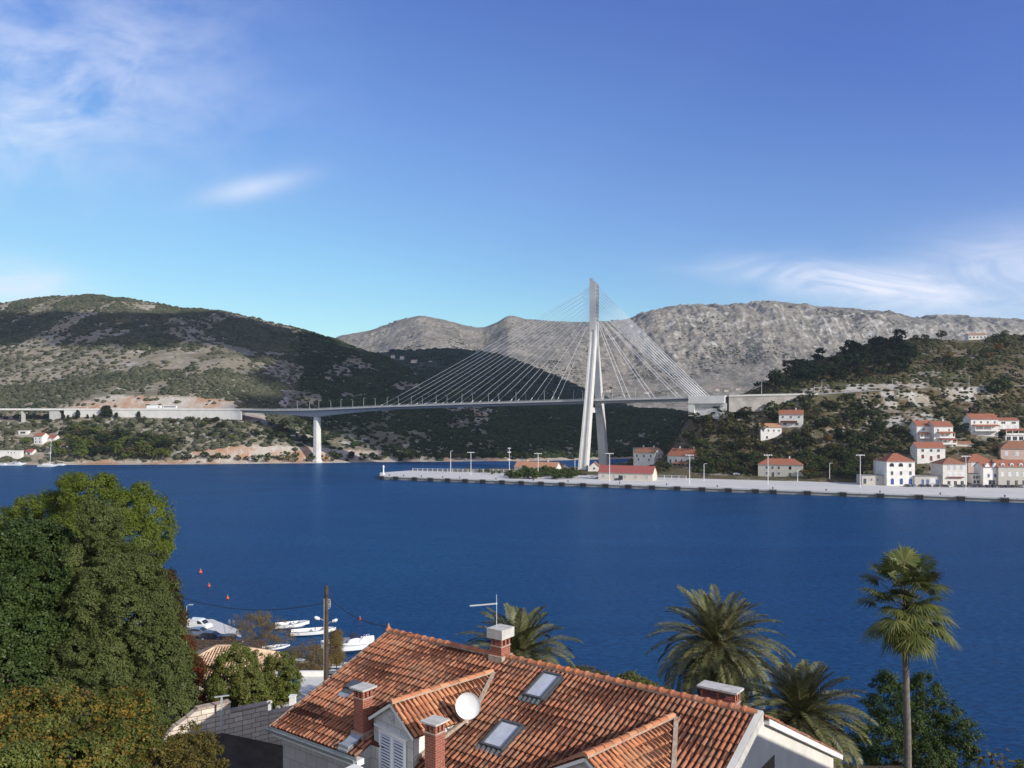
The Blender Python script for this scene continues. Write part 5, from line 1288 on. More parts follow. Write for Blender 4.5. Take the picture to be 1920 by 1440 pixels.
def car(label, p, rz, paint='carwhite', kind='car', group=None, name='parked_car'):
    t = thing(name, label, 'van' if kind == 'van' else 'car', p, rz, group); key = (paint, kind)
    if key not in CARM:
        L, Wd = (4.3, 1.75) if kind == 'car' else (4.5, 1.85)
        def shape(prof, hw, taper):
            return prof, hw, taper
        m = MB()
        if kind == 'car': low = [(-2.15, .35), (-2.18, .75), (-2.0, .95), (-1.2, 1.0), (1.0, .98), (1.95, .82), (2.15, .6), (2.15, .35)]; cab = [(-1.75, .96), (-1.35, 1.38), (-.6, 1.47), (.25, 1.43), (1.05, .97)]
        else: low = [(-2.25, .4), (-2.25, 1.1), (-2.2, 1.15), (1.1, 1.1), (1.9, .95), (2.2, .7), (2.25, .4)]; cab = [(-2.22, 1.1), (-2.1, 1.8), (-1.8, 1.86), (.35, 1.84), (.8, 1.65), (1.5, 1.08)]
        def ringx(prof, yy, sc): return [(x * sc, yy, z) for x, z in prof]
        m.loft([ringx(low, -Wd / 2 + .0, .97), ringx(low, -Wd / 2 + .08, 1), ringx(low, Wd / 2 - .08, 1), ringx(low, Wd / 2, .97)])
        body = m.mesh('body', M[paint], False)
        m = MB(); m.loft([ringx(cab, -Wd / 2 + .06, 1.0), ringx([(x, z) for x, z in cab], -Wd / 2 + .16, 1.0), ringx(cab, Wd / 2 - .16, 1.0), ringx(cab, Wd / 2 - .06, 1.0)]); cabm = m.mesh('cabin', M[paint])
        m = MB()
        for sy in (-1, 1):
            if kind == 'car': side = [(-1.45, 1.02), (-1.15, 1.34), (-.6, 1.40), (.22, 1.37), (.78, 1.02)]
            else: side = [(.1, 1.12), (.1, 1.7), (.35, 1.7), (.78, 1.52), (1.2, 1.12)]
            y = sy * (Wd / 2 - .05); m.poly([(x, y, z) for x, z in side], (0, -sy * .06, 0))
        if kind == 'car': m.poly([(1.08, -.66, .99), (1.08, .66, .99), (.34, .6, 1.43), (.34, -.6, 1.43)], (.03, 0, .04)); m.poly([(-1.80, -.66, 1.0), (-1.80, .66, 1.0), (-1.42, .6, 1.37), (-1.42, -.6, 1.37)], (-.04, 0, .03))
        else: m.poly([(1.5, -.7, 1.12), (1.5, .7, 1.12), (.86, .64, 1.64), (.86, -.64, 1.64)], (.04, 0, .04))
        glz = m.mesh('window', M['glass']); m = MB(); m.cyl((0, -.11, 0), (0, .11, 0), .32, .32, 16, 0); m.cyl((0, -.13, 0), (0, .13, 0), .18, .18, 10, 1); wh = m.mesh('wheel', [M['tyre'], M['galv']])
        m = MB(); m.box(-2.2, -2.1, -.1, .1, .72, .92); tl = m.mesh('tail_light', M['tail'])
        CARM[key] = (body, cabm, glz, wh, tl, Wd)
    body, cabm, glz, wh, tl, Wd = CARM[key]
    link('body', body, t); link('cabin', cabm, t); link('window', glz, t)
    for sx in (-1.3, 1.35):
        for sy in (-1, 1): o_ = link('wheel', wh, t); o_.location = (sx, sy * (Wd / 2 - .12), .32)
    for sy in (-1, 1): o_ = link('tail_light', tl, t); o_.location = (0, sy * .7, 0)
    return t


for i, (px, py, paint, lab) in enumerate(((1210, 0, 'cardark', ''),)): pass
car('white car parked on the quay west of the warehouse', G(1111, 897.5, 2.32), R(-15), 'carwhite'); car('silver blue car parked beside the white one west of the warehouse', G(1122, 898, 2.32), R(-20), 'carblue')
car('dark car parked in front of the red roofed warehouse', G(1158, 901, 2.32), R(-23), 'cardark')
car('white car on the road by the bushes below the wooded slope', HR.hit(1381, 891), R(-10)); car('small silver car on the lane below the hill road', HR.hit(1536, 769), R(-5), 'carblue'); car('white car parked on the lane west of the twin houses', HR.hit(1700, 797), R(-20)); car('white car beside the rocks below the hill road', HR.hit(1622, 783), R(-15))
rg = random.Random(9)
for i in range(17):
    px = 1700 + i * 13.5 + rg.uniform(-3, 3); car('parked car in the row in front of the waterfront houses', G(px, 912.5 + i * .12, 2.32), R(90 + rg.uniform(-8, 8)), rg.choice(['cardark', 'cardark', 'carblue', 'cardark', 'carwhite']), group='cars parked in front of the waterfront houses')


def bus(name, label, x, L, hgt, cat):
    t = thing(name, label, cat, (x, 750.0 if x > -340 else 751, 47.35), R(-4)); m = MB(); rr = [(-L / 2, .5), (-L / 2, hgt - .3), (-L / 2 + .3, hgt), (L / 2 - .4, hgt), (L / 2, hgt - .5), (L / 2, .5)]
    m.loft([[(a * .99, y, z) for a, z in rr] for y in (-1.25, -1.15, 1.15, 1.25)]); m.build('body', M['carwhite'], t)
    if cat == 'bus': m = MB(); m.box(-L / 2 + .6, L / 2 - .3, -1.3, -1.2, 1.7, 2.7); m.build('window', M['glass'], t)
    else: m = MB(); m.box(L / 2 - 2.2, L / 2 - .7, -1.3, -1.2, 1.6, 2.4); m.build('window', M['glass'], t)
    for xx in (-L / 2 + 2, L / 2 - 2, -L / 2 + 3.2):
        for sy in (-1, 1): m = MB(); m.cyl((xx, sy * 1.05 - .15, .5), (xx, sy * 1.05 + .15, .5), .5, .5, 14); m.build('wheel', M['tyre'], t)


bus('truck', 'long white box truck driving along the coast road above the white wall', (289 - 960) / F * 750, 13.5, 3.6, 'truck')
bus('coach', 'white coach following the truck along the coast road', (319 - 960) / F * 750, 12.5, 3.3, 'bus')

# ------------------------------------------------------------------ boats
def ringhull(L, B, D, n=15, fl=0.25, stern=0.8):
    st = []; 
    for i in range(n):
        t = i / (n - 1); x = -L / 2 + L * t
        b = B / 2 * (stern + (1 - stern) * math.sin(min(1, t / .45) * math.pi / 2)) * (1 - max(0, (t - .45) / .55) ** 2.3) + .02
        zt = D + fl * max(0, t - .3) ** 1.6 * D * 2.2; zk = -.25 + max(0, (t - .6) / .4) ** 2.2 * (zt + .1)
        st.append((x, b, zt, zk))
    return st


def small_boat(name, label, p, rz, L=5.5, B=2.0, D=.62, cons=True, canopy=None, motor=True, hull='whitegloss', group=None, rib=False, inside='dish', cat='boat'):
    t = thing(name, label, cat, p, rz, group); st = ringhull(L, B, D); m = MB()
    rings = [[(x, -b, zt), (x, -b * .9, (zt + zk) * .4 + .02), (x, -.02, zk), (x, .02, zk), (x, b * .9, (zt + zk) * .4 + .02), (x, b, zt), (x, b * .86, zt), (x, b * .8, zt * .45 + .02), (x, -b * .8, zt * .45 + .02), (x, -b * .86, zt)] for x, b, zt, zk in st]
    m.loft(rings); m.build('hull', M[hull], t, smooth=False)
    m = MB()
    for s in (-1, 1): m.tube([(x, s * b, zt + .01) for x, b, zt, zk in st], .17 if rib else .05, 8)
    m.build('inflated_tube' if rib else 'rubbing_strake', M['whitegloss' if rib else 'navy'], t, smooth=True)
    m = MB(); m.box(-L * .30, -L * .22, -B * .36, B * .36, .25, .5); m.build('bench', M[inside], t); m = MB(); m.box(L * .08, L * .15, -B * .34, B * .34, .25, .52); m.build('bench', M[inside], t)
    m = MB(); m.poly([(x, y, zt + .0) for x, y, zt in [(st[10][0], -st[10][1] * .85, st[10][2]), (st[13][0], -st[13][1] * .85, st[13][2]), (st[13][0], st[13][1] * .85, st[13][2]), (st[10][0], st[10][1] * .85, st[10][2])]], (0, 0, .03)); m.build('foredeck', M['whitegloss'], t)
    if cons:
        m = MB(); m.loft([[(-.05, -.4, .3), (.55, -.4, .3), (.55, .4, .3), (-.05, .4, .3)], [(.05, -.35, 1.05), (.4, -.35, .95), (.4, .35, .95), (.05, .35, 1.05)]]); co = m.build('console', M['whitegloss'], t)
        m = MB(); m.poly([(.42, -.38, .9), (.42, .38, .9), (.22, .32, 1.35), (.22, -.32, 1.35)], (.03, 0, 0)); m.build('windscreen', M['glass'], co)
    if motor:
        m = MB(); x = -L / 2; m.loft([[(x - .35, -.16, .75), (x + .02, -.16, .75), (x + .02, .16, .75), (x - .35, .16, .75)], [(x - .5, -.2, 1.15), (x + .0, -.17, 1.1), (x + .0, .17, 1.1), (x - .5, .2, 1.15)], [(x - .38, -.12, 1.28), (x - .05, -.12, 1.25), (x - .05, .12, 1.25), (x - .38, .12, 1.28)]]); m.box(x - .28, x - .1, -.07, .07, -.5, .8); m.build('outboard_motor', M['rubber'], t)
    if canopy == 'arch':
        m = MB()
        for dx, sp in ((0, .12), (.35, .06)):
            m.tube([(-L * .30 + dx, -B * .42, .5), (-L * .36 + dx, -B * .40, 1.5), (-L * .37 + dx, 0, 1.75), (-L * .36 + dx, B * .40, 1.5), (-L * .30 + dx, B * .42, .5)], sp * .55, 6)
        m.build('arch', M['whitegloss'], t, smooth=True)
        m = MB(); m.tube([(.2, -B * .4, .6), (-.9, -B * .42, 1.85)], .035, 5); m.tube([(.2, B * .4, .6), (-.9, B * .42, 1.85)], .035, 5); m.build('canopy_frame', M['whitegloss'], t)
        m = MB(); m.loft([[(-1.5 + .3 * k, y, 1.86 + .1 * math.sin(math.pi * k / 5) + z) for k in range(6)] + [(-1.5 + .3 * k, y, 1.82 + .1 * math.sin(math.pi * k / 5) + z) for k in range(5, -1, -1)] for y, z in ((-B * .43, -.12), (-B * .25, 0), (B * .25, 0), (B * .43, -.12))]); m.build('canopy', M['navy'], t)
    return t


small_boat('motorboat', 'white open motorboat moored farthest from shore with a striped side', G(548, 1177), R(16), 6.4, 2.5, .95)
small_boat('motorboat', 'white open boat with a black outboard behind the utility pole', G(588, 1190), R(12), 8.2, 2.8, .95, cons=True)
rib_ = small_boat('inflatable_boat', 'large white inflatable boat with dark canopy and arch beside the roof gable', G(654, 1221), R(203), 8.0, 3.2, 1.1, canopy='arch', rib=True, motor=False); rib_.scale = (1.2, 1.2, 1.45)
small_boat('rowing_boat', 'small grey covered boat moored below the inflatable boat', G(606, 1262), R(-18), 5.6, 1.9, .5, cons=False, motor=False, hull='greyboat', inside='greyboat')
small_boat('rowing_boat', 'small white dinghy half hidden by the middle tamarisk', G(560, 1242), R(-25), 4.2, 1.6, .45, cons=False, motor=False)
small_boat('dinghy', 'white dinghy moored between the two tamarisk trees', G(516, 1217), R(20), 5, 1.8, .5, cons=False, motor=False)
small_boat('rowing_boat', 'pale narrow boat beside the wooden pole near the roof edge', G(640, 1250), R(8), 5, 1.6, .45, cons=False, motor=False)
# far shore boats
t = thing('sailing_boat', 'white sailing boat with one bare mast moored at the far west shore', 'sailing boat', G(91, 875.5), R(-3)); m = MB(); st = ringhull(17, 4.2, 1.5)
m.loft([[(x, -b, zt), (x, -b * .6, zk + .3), (x, 0, zk), (x, b * .6, zk + .3), (x, b, zt)] for x, b, zt, zk in st]); m.build('hull', M['whitegloss'], t)
m = MB(); m.box(-4.5, 3, -1.3, 1.3, 1.5, 2.1); m.build('cabin', M['whitegloss'], t); m = MB(); m.cyl((1.2, 0, 1.5), (2.2, 0, 21), .16, .12, 8); m.build('mast', M['whitegloss'], t); m = MB(); m.cyl((1.2, 0, 3), (-5, 0, 2.9), .28, .22, 8); m.build('boom', M['whitegloss'], t)
m = MB(); m.tube([(2.2, 0, 20.8), (8, 0, 2)], .03, 4); m.tube([(2.2, 0, 20.8), (-8, 0, 1.6)], .03, 4); m.build('rigging', M['galv'], t)
for i, (px, py, L, lab) in enumerate(((8, 872.5, 11, 'white motorboat moored at the very edge of the far west shore'), (33, 872, 12, 'white cabin boat west of the sailing boat'), (55, 870.5, 15, 'large white motor yacht just behind the sailing boat'), (130, 871, 9, 'white motorboat moored just east of the sailing boat'), (234, 872.5, 4, 'tiny blue boat on the far pebble shore'), (1188, 0, 0, ''))):
    if L == 0: continue
    p = G(px, py); p.y = min(p.y, 676); t = thing('motor_yacht' if L > 5 else 'small_boat', lab, 'boat', (p.x, 664, 0), R(-4)); m = MB(); st = ringhull(L, L * .28, L * .11)
    m.loft([[(x, -b, zt), (x, -b * .7, zk + .1), (x, 0, zk), (x, b * .7, zk + .1), (x, b, zt)] for x, b, zt, zk in st]); m.build('hull', M['whitegloss' if L > 5 else 'bluewin'], t)
    if L > 5:
        m = MB(); m.loft([[(-L * .3, -L * .09, L * .1), (L * .2, -L * .09, L * .1), (L * .2, L * .09, L * .1), (-L * .3, L * .09, L * .1)], [(-L * .26, -L * .08, L * .2), (L * .06, -L * .08, L * .19), (L * .06, L * .08, L * .19), (-L * .26, L * .08, L * .2)]]); m.build('cabin', M['whitegloss'], t)
        m = MB(); m.box(-L * .24, L * .1, -L * .095, L * .095, L * .135, L * .17); m.build('cabin_window', M['glass'], t)
for i, (px, py, r, lab) in enumerate(((376, 1074, .42, 'orange mooring buoy farthest from the near shore'), (392, 1100, .34, 'second orange buoy below the farthest one'), (427, 1123, .33, 'orange buoy floating above the hanging wire'), (675, 1163, .30, 'lone orange buoy between the pole wire and the roof apex'))):
    t = thing('mooring_buoy', lab, 'buoy', G(px, py)); m = MB(); m.ball((0, 0, .2), r, r, r * .8, 14, 8); m.cyl((0, 0, .2 + r * .5), (0, 0, .2 + r * 1.7), r * .55, r * .12, 10); m.build('float', M['orange'], t, smooth=True); m = MB(); m.cyl((0, 0, .2 + r * 1.7), (0, 0, .3 + r * 1.9), .05, .05, 6); m.build('ring', M['galv'], t)

# ------------------------------------------------------------------ the tiled house in front
HU = Vector((.806, -.592, 0)); HVv = Vector((-.592, -.806, 0)); HO = Vector((-4.92, 31.8, 23.0)); HRZ = math.atan2(-.592, .806); ZR = 9.41; SF = .36; SB = .47; HL_ = 14.86
hs_ = thing('tiled_house', 'stone clad house with a large weathered clay tile roof, dormers, skylights and brick chimneys', 'house', HO, HRZ)


def tile_field(mc, mp, O, A, D, N, na, nd, pitch, expo, keep, rg, jit=.010, r0=None):
    O, A, D, N = Vector(O), Vector(A), Vector(D), Vector(N)
    for i in range(na):
        for j in range(nd):
            a = (i + .5) * pitch; d0 = j * expo; d1 = (j + 1) * expo + .05
            if not keep(a, (d0 + d1) / 2): continue
            wob = .022 * math.sin(a * 1.3 + 1.1 * math.sin(d0 * 1.7)) * math.sin(d0 * 2.1 + a * .4) + rg.uniform(-.004, .004); d1 += .03 if rg.random() < .02 else 0
            rl = pitch * .345; ru = pitch * .27; ja = rg.uniform(-jit, jit); jb = rg.uniform(-jit, jit); vs = []
            for (d, r, lift, jj) in ((d0 - .02, ru, .014, ja), (d1 + rg.uniform(-.015, .015), rl, .044, jb), (d1 + .003, rl * .80, .042, jb)):
                lift += wob
                for k in range(7):
                    th = math.pi * k / 6; vs.append(O + A * (a + jj + r * math.cos(th)) + D * d + N * (lift + r * 1.15 * math.sin(th) - .02))
            fs = [(r * 7 + k, r * 7 + k + 1, (r + 1) * 7 + k + 1, (r + 1) * 7 + k) for r in range(2) for k in range(6)]
            mc.add(vs, fs)
            vs = []; a2 = i * pitch + ja
            for d, lift in ((d0 - .02, .0), (d1, .022)):
                for k in range(5):
                    x = -1 + k / 2; vs.append(O + A * (a2 + x * pitch * .36) + D * d + N * (lift + .05 * x * x + .004))
            mp.add(vs, [(k, k + 1, 5 + k + 1, 5 + k) for k in range(4)])


def caps(m, P0, P1, n, r, N, rg, mort=None):
    P0, P1, N = Vector(P0), Vector(P1), Vector(N); d = (P1 - P0).normalized(); side = d.cross(N).normalized(); L = (P1 - P0).length / n
    for i in range(n):
        vs = []; j0 = rg.uniform(-.012, .012)
        for t, rr in ((i * L - .02, r * 1.12), (i * L + .05, r * 1.14), (i * L + .06, r), (i * L + L + .03, r * .92)):
            for k in range(8):
                th = math.pi * k / 7; vs.append(P0 + d * t + side * (rr * math.cos(th) + j0) + N * (rr * .8 * math.sin(th) + .03 + (.012 if t < i * L + .055 else 0)))
        m.add(vs, [(q_ * 8 + k, q_ * 8 + k + 1, (q_ + 1) * 8 + k + 1, (q_ + 1) * 8 + k) for q_ in range(3) for k in range(7)] + [tuple(range(8))])
    if mort is not None: mort.bar(P0 + N * .01, P1 + N * .01, r * 1.9, .06, up=N)


def build_house():
    rg = random.Random(21); t = hs_
    NF = Vector((0, -SF, 1)).normalized(); DF = Vector((0, -1, -SF)).normalized(); cf = math.sqrt(1 + SF * SF)
    NB = Vector((0, SB, 1)).normalized(); DB = Vector((0, 1, -SB)).normalized(); cb_ = math.sqrt(1 + SB * SB)
    zf = lambda s: ZR - SF * s
    # walls
    m = MB()
    for xa, xb, yf in ((.15, 4.10, 5.2), (4.10, 6.42, 4.86), (6.42, HL_ - .05, 5.2)): m.poly([(xa, -yf, -1.5), (xa, -yf, zf(yf) - .12), (xa, 0, ZR - .12), (xa, 7.7, ZR - SB * 7.7 - .12), (xa, 7.7, -1.5)], (xb - xa, 0, 0))
    wall = m.build('wall', M['clad'], t)
    m = MB(); m.poly([(HL_ - .03, -5.45, -1.5), (HL_ - .03, -5.45, zf(5.45) + .10), (HL_ - .03, .05, ZR + .13), (HL_ - .03, .4, ZR - .26), (HL_ - .03, 7.6, ZR - SB * 7.6 - .12), (HL_ - .03, 7.6, -1.5)], (.17, 0, 0)); gw = m.build('gable_wall', M['plaster'], t)
    m = MB(); m.poly([(HL_ + .13, -5.4, zf(5.4) + .10), (HL_ + .13, 0, ZR + .10), (HL_ + .13, 0, ZR - .16), (HL_ + .13, -5.4, zf(5.4) - .20)], (.05, 0, 0)); m.build('gable_trim', M['capconc'], gw)
    m = MB(); m.poly([(HL_ + .14, .15, ZR - .10), (HL_ + .14, 8.3, ZR - SB * 8.3 - .02), (HL_ + .14, 8.3, ZR - SB * 8.3 - .20), (HL_ + .14, .15, ZR - .28)], (.16, 0, 0)); m.build('barge_board', M['whitegloss'], gw)
    m = MB(); m.box(HL_ + .10, HL_ + .17, -.1, 1.0, 5.6, 7.95); m.build('gable_window', M['glass'], gw)
    # front roof
    def dorm(kf, kb, sb, zr, half, sl):
        gx = (kb - kf) / (4.92 - sb)
        return lambda k, s: (zr - sl * abs(k - (kf + gx * (4.92 - s)))) if (abs(k - (kf + gx * (4.92 - s))) < half and s < 5.0) else -99
    D1 = dorm(5.18, 5.85, .83, 9.12, 1.14, .64); D2 = dorm(11.99, 12.64, .86, 9.10, 1.30, .56)
    holes = [(7.66, 8.50, .25, 1.72), (7.70, 8.64, 2.68, 3.98), (1.12, 1.62, 3.0, 3.62), (3.28, 3.82, 4.42, 5.6), (6.8, 7.4, 4.9, 5.6), (5.33, 5.87, 0, .35)]
    def keep(k, d):
        s = d / cf
        if k > HL_ - .02 or k < 0.02 or s > 5.62 or (4.12 < k < 6.46 and s > 4.80): return False
        if max(D1(k, s), D2(k, s)) > zf(s) + .04: return False
        return not any(a < k < b and c < s < e for a, b, c, e in holes)
    mc, mp = MB(), MB(); tile_field(mc, mp, (0, 0, ZR + .0), (1, 0, 0), DF, NF, 85, 17, HL_ / 85, .345, keep, rg)
    m = MB()
    for xa, xb, sf in ((0, 4.08, 5.55), (4.08, 6.44, 4.88), (6.44, HL_ - .04, 5.55)): m.poly([(xa, 0, ZR - .10), (xb, 0, ZR - .10), (xb, -sf, zf(sf) - .10), (xa, -sf, zf(sf) - .10)], NF * .085)
    rf = m.build('front_roof', M['pan'], t)
    mc.build('cover_tiles', M['tiles'], rf, smooth=True, fix=False); mp.build('channel_tiles', M['pan'], rf, smooth=True, fix=False)
    m = MB(); m.poly([(0, .02, ZR - .10), (HL_ + .28, .02, ZR - .10), (HL_ + .28, 8.4, ZR - SB * 8.4 - .10), (0, 8.4, ZR - SB * 8.4 - .10)], NB * .085); rb = m.build('rear_roof', M['pan'], t)
    mc, mp = MB(), MB(); tile_field(mc, mp, (0, 0, ZR), (1, 0, 0), DB, NB, 87, 26, (HL_ + .26) / 87, .345, lambda k, d: not (12.5 < k < 14 and .7 < d < 1.8), rg)
    mc.build('cover_tiles', M['tiles'], rb, smooth=True, fix=False); mp.build('channel_tiles', M['pan'], rb, smooth=True, fix=False)
    m, mo = MB(), MB(); caps(m, (0, 0, ZR + .03), (HL_, 0, ZR + .03), 39, .125, (0, 0, 1), rg, None); mo.bar((0, 0, ZR + .03), (HL_, 0, ZR + .03), .22, .06); m.build('ridge_tiles', M['caps'], t, smooth=False); mo.build('ridge_mortar', M['mortar'], t)
    m = MB(); m.bar((-.03, .0, ZR + .0), (-.03, -5.6, zf(5.6) + .0), .06, .10); m.build('verge_strip', M['mortar'], t)
    m = MB(); m.cyl((.02, 0, ZR + .1), (.02, 0, ZR + .22), .09, .07, 8); m.cyl((.02, 0, ZR + .22), (.02, 0, ZR + .36), .05, .015, 8); m.build('clay_finial', M['caps'], t)
    # gutter
    m = MB(); rr = []
    for x in (-.1, 4.22):
        rr.append([(x, -5.56, zf(5.6) + .0), (x, -5.56, zf(5.6) - .13), (x, -5.70, zf(5.6) - .15), (x, -5.74, zf(5.6) - .02), (x, -5.72, zf(5.6) - .02), (x, -5.69, zf(5.6) - .12), (x, -5.58, zf(5.6) - .10), (x, -5.58, zf(5.6))])
    m.loft(rr); m.build('gutter', M['zinc'], t)
    m = MB(); m.box(0, 4.2, -5.54, -5.2, zf(5.5) - .34, zf(5.5) - .16); m.build('soffit', M['white'], t)
    # dormers
    def dormer(kf, kb, sb, zr, half, sl, sfr, win, mt, name):
        gx = (kb - kf) / (4.92 - sb); g = Vector((gx, 1, 0)); gl = g.length; gu = g / gl; lat = Vector((gu.y, -gu.x, 0))
        P = lambda s, o, z: Vector((kf + gx * (4.92 - s), -s, 0)) + lat * o + Vector((0, 0, z))
        wk = half - .12; m = MB()
        m.poly([P(sfr, -wk, 3), P(sfr, wk, 3), P(sfr, wk, zr - sl * wk - .05), P(sfr, 0, zr - .05), P(sfr, -wk, zr - sl * wk - .05)], g * (sfr - sb - .02)); dw = m.build(name, M['whwall'], t)
        m = MB(); e = Vector((gu.x, gu.y, 0)) * -.025; m.poly([P(sfr, -wk + .002, 3.1), P(sfr, wk - .002, 3.1), P(sfr, wk - .002, zr - sl * wk - .05), P(sfr, 0, zr - .052), P(sfr, -wk + .002, zr - sl * wk - .05)], e); m.build('gable_front', M['clad'], dw)
        cs = math.sqrt(1 + sl * sl); na = int((sfr - sb + .15) * gl / .175); mc, mp = MB(), MB(); md = MB()
        for sg in (-1, 1):
            D = (lat * sg + Vector((0, 0, -sl))) / cs; N = (lat * sg * sl + Vector((0, 0, 1))) / cs; O = P(sfr + .12, 0, zr + .01); nd = int(round(half * cs / .33)); ex = half * cs / nd
            def kp(a, d, O=O, D=D):
                p = O + gu * a + D * d; return p.z > zf(-p.y) + .03 and p.y < -.05
            tile_field(mc, mp, O, gu, D, N, na, nd, .175, ex, kp, rg)
            md.poly([P(sfr + .10, 0, zr - .045), P(sb, 0, zr - .045), P(sb + (half * sl) / SF * 0 + .0, sg * .05, zr - .045 - sl * .05), P(min(sfr, (ZR - (zr - sl * half)) / SF), sg * half, zr - .045 - sl * half), P(sfr + .10, sg * half, zr - .045 - sl * half)], N * .03)
        md.build('roof_deck', M['pan'], dw); mc.build('cover_tiles', mt, dw, smooth=True, fix=False); mp.build('channel_tiles', M['pan'], dw, smooth=True, fix=False)
        m, mo = MB(), MB(); caps(m, P(sfr + .12, 0, zr + .03), P(sb + .0, 0, zr + .03), 11, .10, (0, 0, 1), rg, mo); m.build('ridge_tiles', mt, dw); mo.build('ridge_mortar', M['mortar'], dw)
        m = MB(); a = P(sb + .02, .06, zr - .02); s2 = (ZR - (zr - sl * half)) / SF; b = P(s2, half, zr - sl * half + .02); m.bar(a + Vector((.06, 0, .04)), b + Vector((.08, 0, .05)), .13, .09); c = P(sfr, half - .05, 0); c.z = zf(sfr) + .05; b2 = P(s2, half + .02, 0); b2.z = zf(s2) + .06
        m.bar(b2, c, .10, .10); m.build('valley_flashing', M['mortar'], dw)
        for sg in (-1, 1):
            m = MB(); m.bar(P(sfr + .13, 0, zr - .03), P(sfr + .13, sg * half * 1.02, zr - .03 - sl * half * 1.02), .03, .09); m.build('verge_board', M['white'], dw)
        return dw, P
    d1, P = dormer(5.18, 5.85, .83, 9.12, 1.14, .64, 4.92, True, M['tilesB'], 'gable_dormer')
    d2, P2 = dormer(11.99, 12.64, .86, 9.10, 1.30, .56, 4.70, False, M['tilesB'], 'gable_dormer')
    # shuttered french window in the dormer front
    def onf(o, z, out): return P(4.92, o, z) + Vector((-.16, -.987, 0)) * out
    m = MB()
    for o in (-.66, .0, .66): m.bar(onf(o, 5.2, .05), onf(o, 8.12, .05), .07, .05, up=(0, 1, 0))
    m.bar(onf(-.7, 8.13, .05), onf(.7, 8.13, .05), .05, .07); fr = m.build('window_frame', M['whitegloss'], d1)
    for c in (-.33, .33):
        m = MB(); m.bar(onf(c - .27, 5.2, .06), onf(c - .27, 8.08, .06), .06, .05, up=(0, 1, 0)); m.bar(onf(c + .27, 5.2, .06), onf(c + .27, 8.08, .06), .06, .05, up=(0, 1, 0)); m.bar(onf(c - .27, 8.06, .06), onf(c + .27, 8.06, .06), .05, .07)
        z = 5.3
        while z < 8.0: m.bar(onf(c - .25, z, .055), onf(c + .25, z, .055), .05, .02, up=(0, -.7, .7)); z += .095
        m.build('louvred_shutter', M['louvre'], d1, fix=False)
    m = MB(); m.bar(onf(-.66, 6.7, .028), onf(.66, 6.7, .028), .01, 2.8); m.build('window_pane', M['glass'], d1)
    m = MB(); m.bar(onf(-.85, 8.27, .09), onf(.85, 8.22, .09), .15, .035); m.build('door_canopy', M['white'], d1)
    m = MB(); c = onf(-.05, 8.62, .05); m.tube([c + Vector((.09 * math.cos(a), -.02, .09 * math.sin(a))) for a in [math.pi * 2 * k / 12 for k in range(13)]], .02, 6); m.ball(c, .045); m.build('wall_lamp', M['galv'], d1)
    # chimneys
    def chimney(k, s, w, d, z0, zt, capd, ledge, op=True, capmat='capconc', caph=.05, slabs=1):
        m = MB(); y = -s
        if op:
            m.box(k - w / 2, k + w / 2, y - d / 2, y + d / 2, z0, zt - .26); q_ = .09
            for sx in (-1, 1):
                for sy in (-1, 1): m.box(k + sx * w / 2 - (q_ if sx > 0 else 0) - .0, k + sx * w / 2 + (q_ if sx < 0 else 0), y + sy * d / 2 - (q_ if sy > 0 else 0), y + sy * d / 2 + (q_ if sy < 0 else 0), zt - .26, zt)
            m.box(k - .045, k + .045, y - d / 2, y - d / 2 + .07, zt - .26, zt); m.box(k + w / 2 - .07, k + w / 2, y - .045, y + .045, zt - .26, zt); m.box(k - w / 2, k + w / 2, y - d / 2, y + d / 2, zt - .07, zt - .001)
        else: m.box(k - w / 2, k + w / 2, y - d / 2, y + d / 2, z0, zt)
        c = m.build('chimney', M['brick'], t)
        m = MB(); m.box(k - w / 2 - .02, k + w / 2 + .02, y - d / 2 - .02, y + d / 2 + .02, ledge, ledge + .035); m.build('chimney_ledge', M['mortar'], c)
        m = MB(); W2 = w + 2 * capd
        for i in range(slabs):
            a = k - W2 / 2 + W2 * i / slabs; m.box(a + .004, a + W2 / slabs - .004, y - d / 2 - capd, y + d / 2 + capd, zt + .0, zt + caph)
        m.build('chimney_cap', M[capmat], c)
        m = MB(); zb = zf(s) if s > 0 else ZR - SB * (-s); m.box(k - w / 2 - .07, k + w / 2 + .07, y - d / 2 - .07, y + d / 2 + .07, zb - .25, zb + .12); m.build('chimney_flashing', M['mortar'], c)
        return c
    chimney(3.58, 4.70, .42, .42, 6.6, 9.20, .11, 8.90); chimney(7.08, 5.15, .42, .42, 6.5, 9.04, .10, 8.74)
    c3 = chimney(5.60, .0, .46, .52, 8.6, 10.14, .11, 9.84, True, 'capconc', .34); chimney(13.25, -1.25, 1.12, .44, 8.0, 9.50, .09, 9.14, True, 'capconc', .06, 5)
    m = MB(); m.box(3.36, 3.80, -5.55, -4.98, zf(5.3) - .1, zf(5.3) + .13); m.poly([(3.36, -5.6, zf(5.6) + .06), (3.80, -5.6, zf(5.6) + .06), (3.80, -4.92, zf(4.92) + .12), (3.36, -4.92, zf(4.92) + .12)], (0, 0, .05)); m.build('chimney_apron', M['zinc'], t)
    # aerial on the tall chimney
    an = thing('tv_aerial', 'thin television aerial on the tall white capped chimney', 'aerial', HO + HU * 5.42 + Vector((0, 0, 10.5)), HRZ)
    m = MB(); m.cyl((0, 0, 0), (0, 0, 1.12), .016, .012, 6); m.build('mast', M['galv'], an); m = MB(); m.bar((.02, 0, .80), (-1.02, -.25, .62), .045, .045); m.build('boom', M['whitegloss'], an)
    m = MB()
    for i in range(7): p = Vector((.02, 0, .80)).lerp(Vector((-1.02, -.25, .62)), (i + .3) / 7); m.cyl(p + Vector((.02, -.10, 0)), p + Vector((-.02, .10, 0)), .006, .006, 4)
    m.build('boom_rods', M['galv'], an, fix=False)
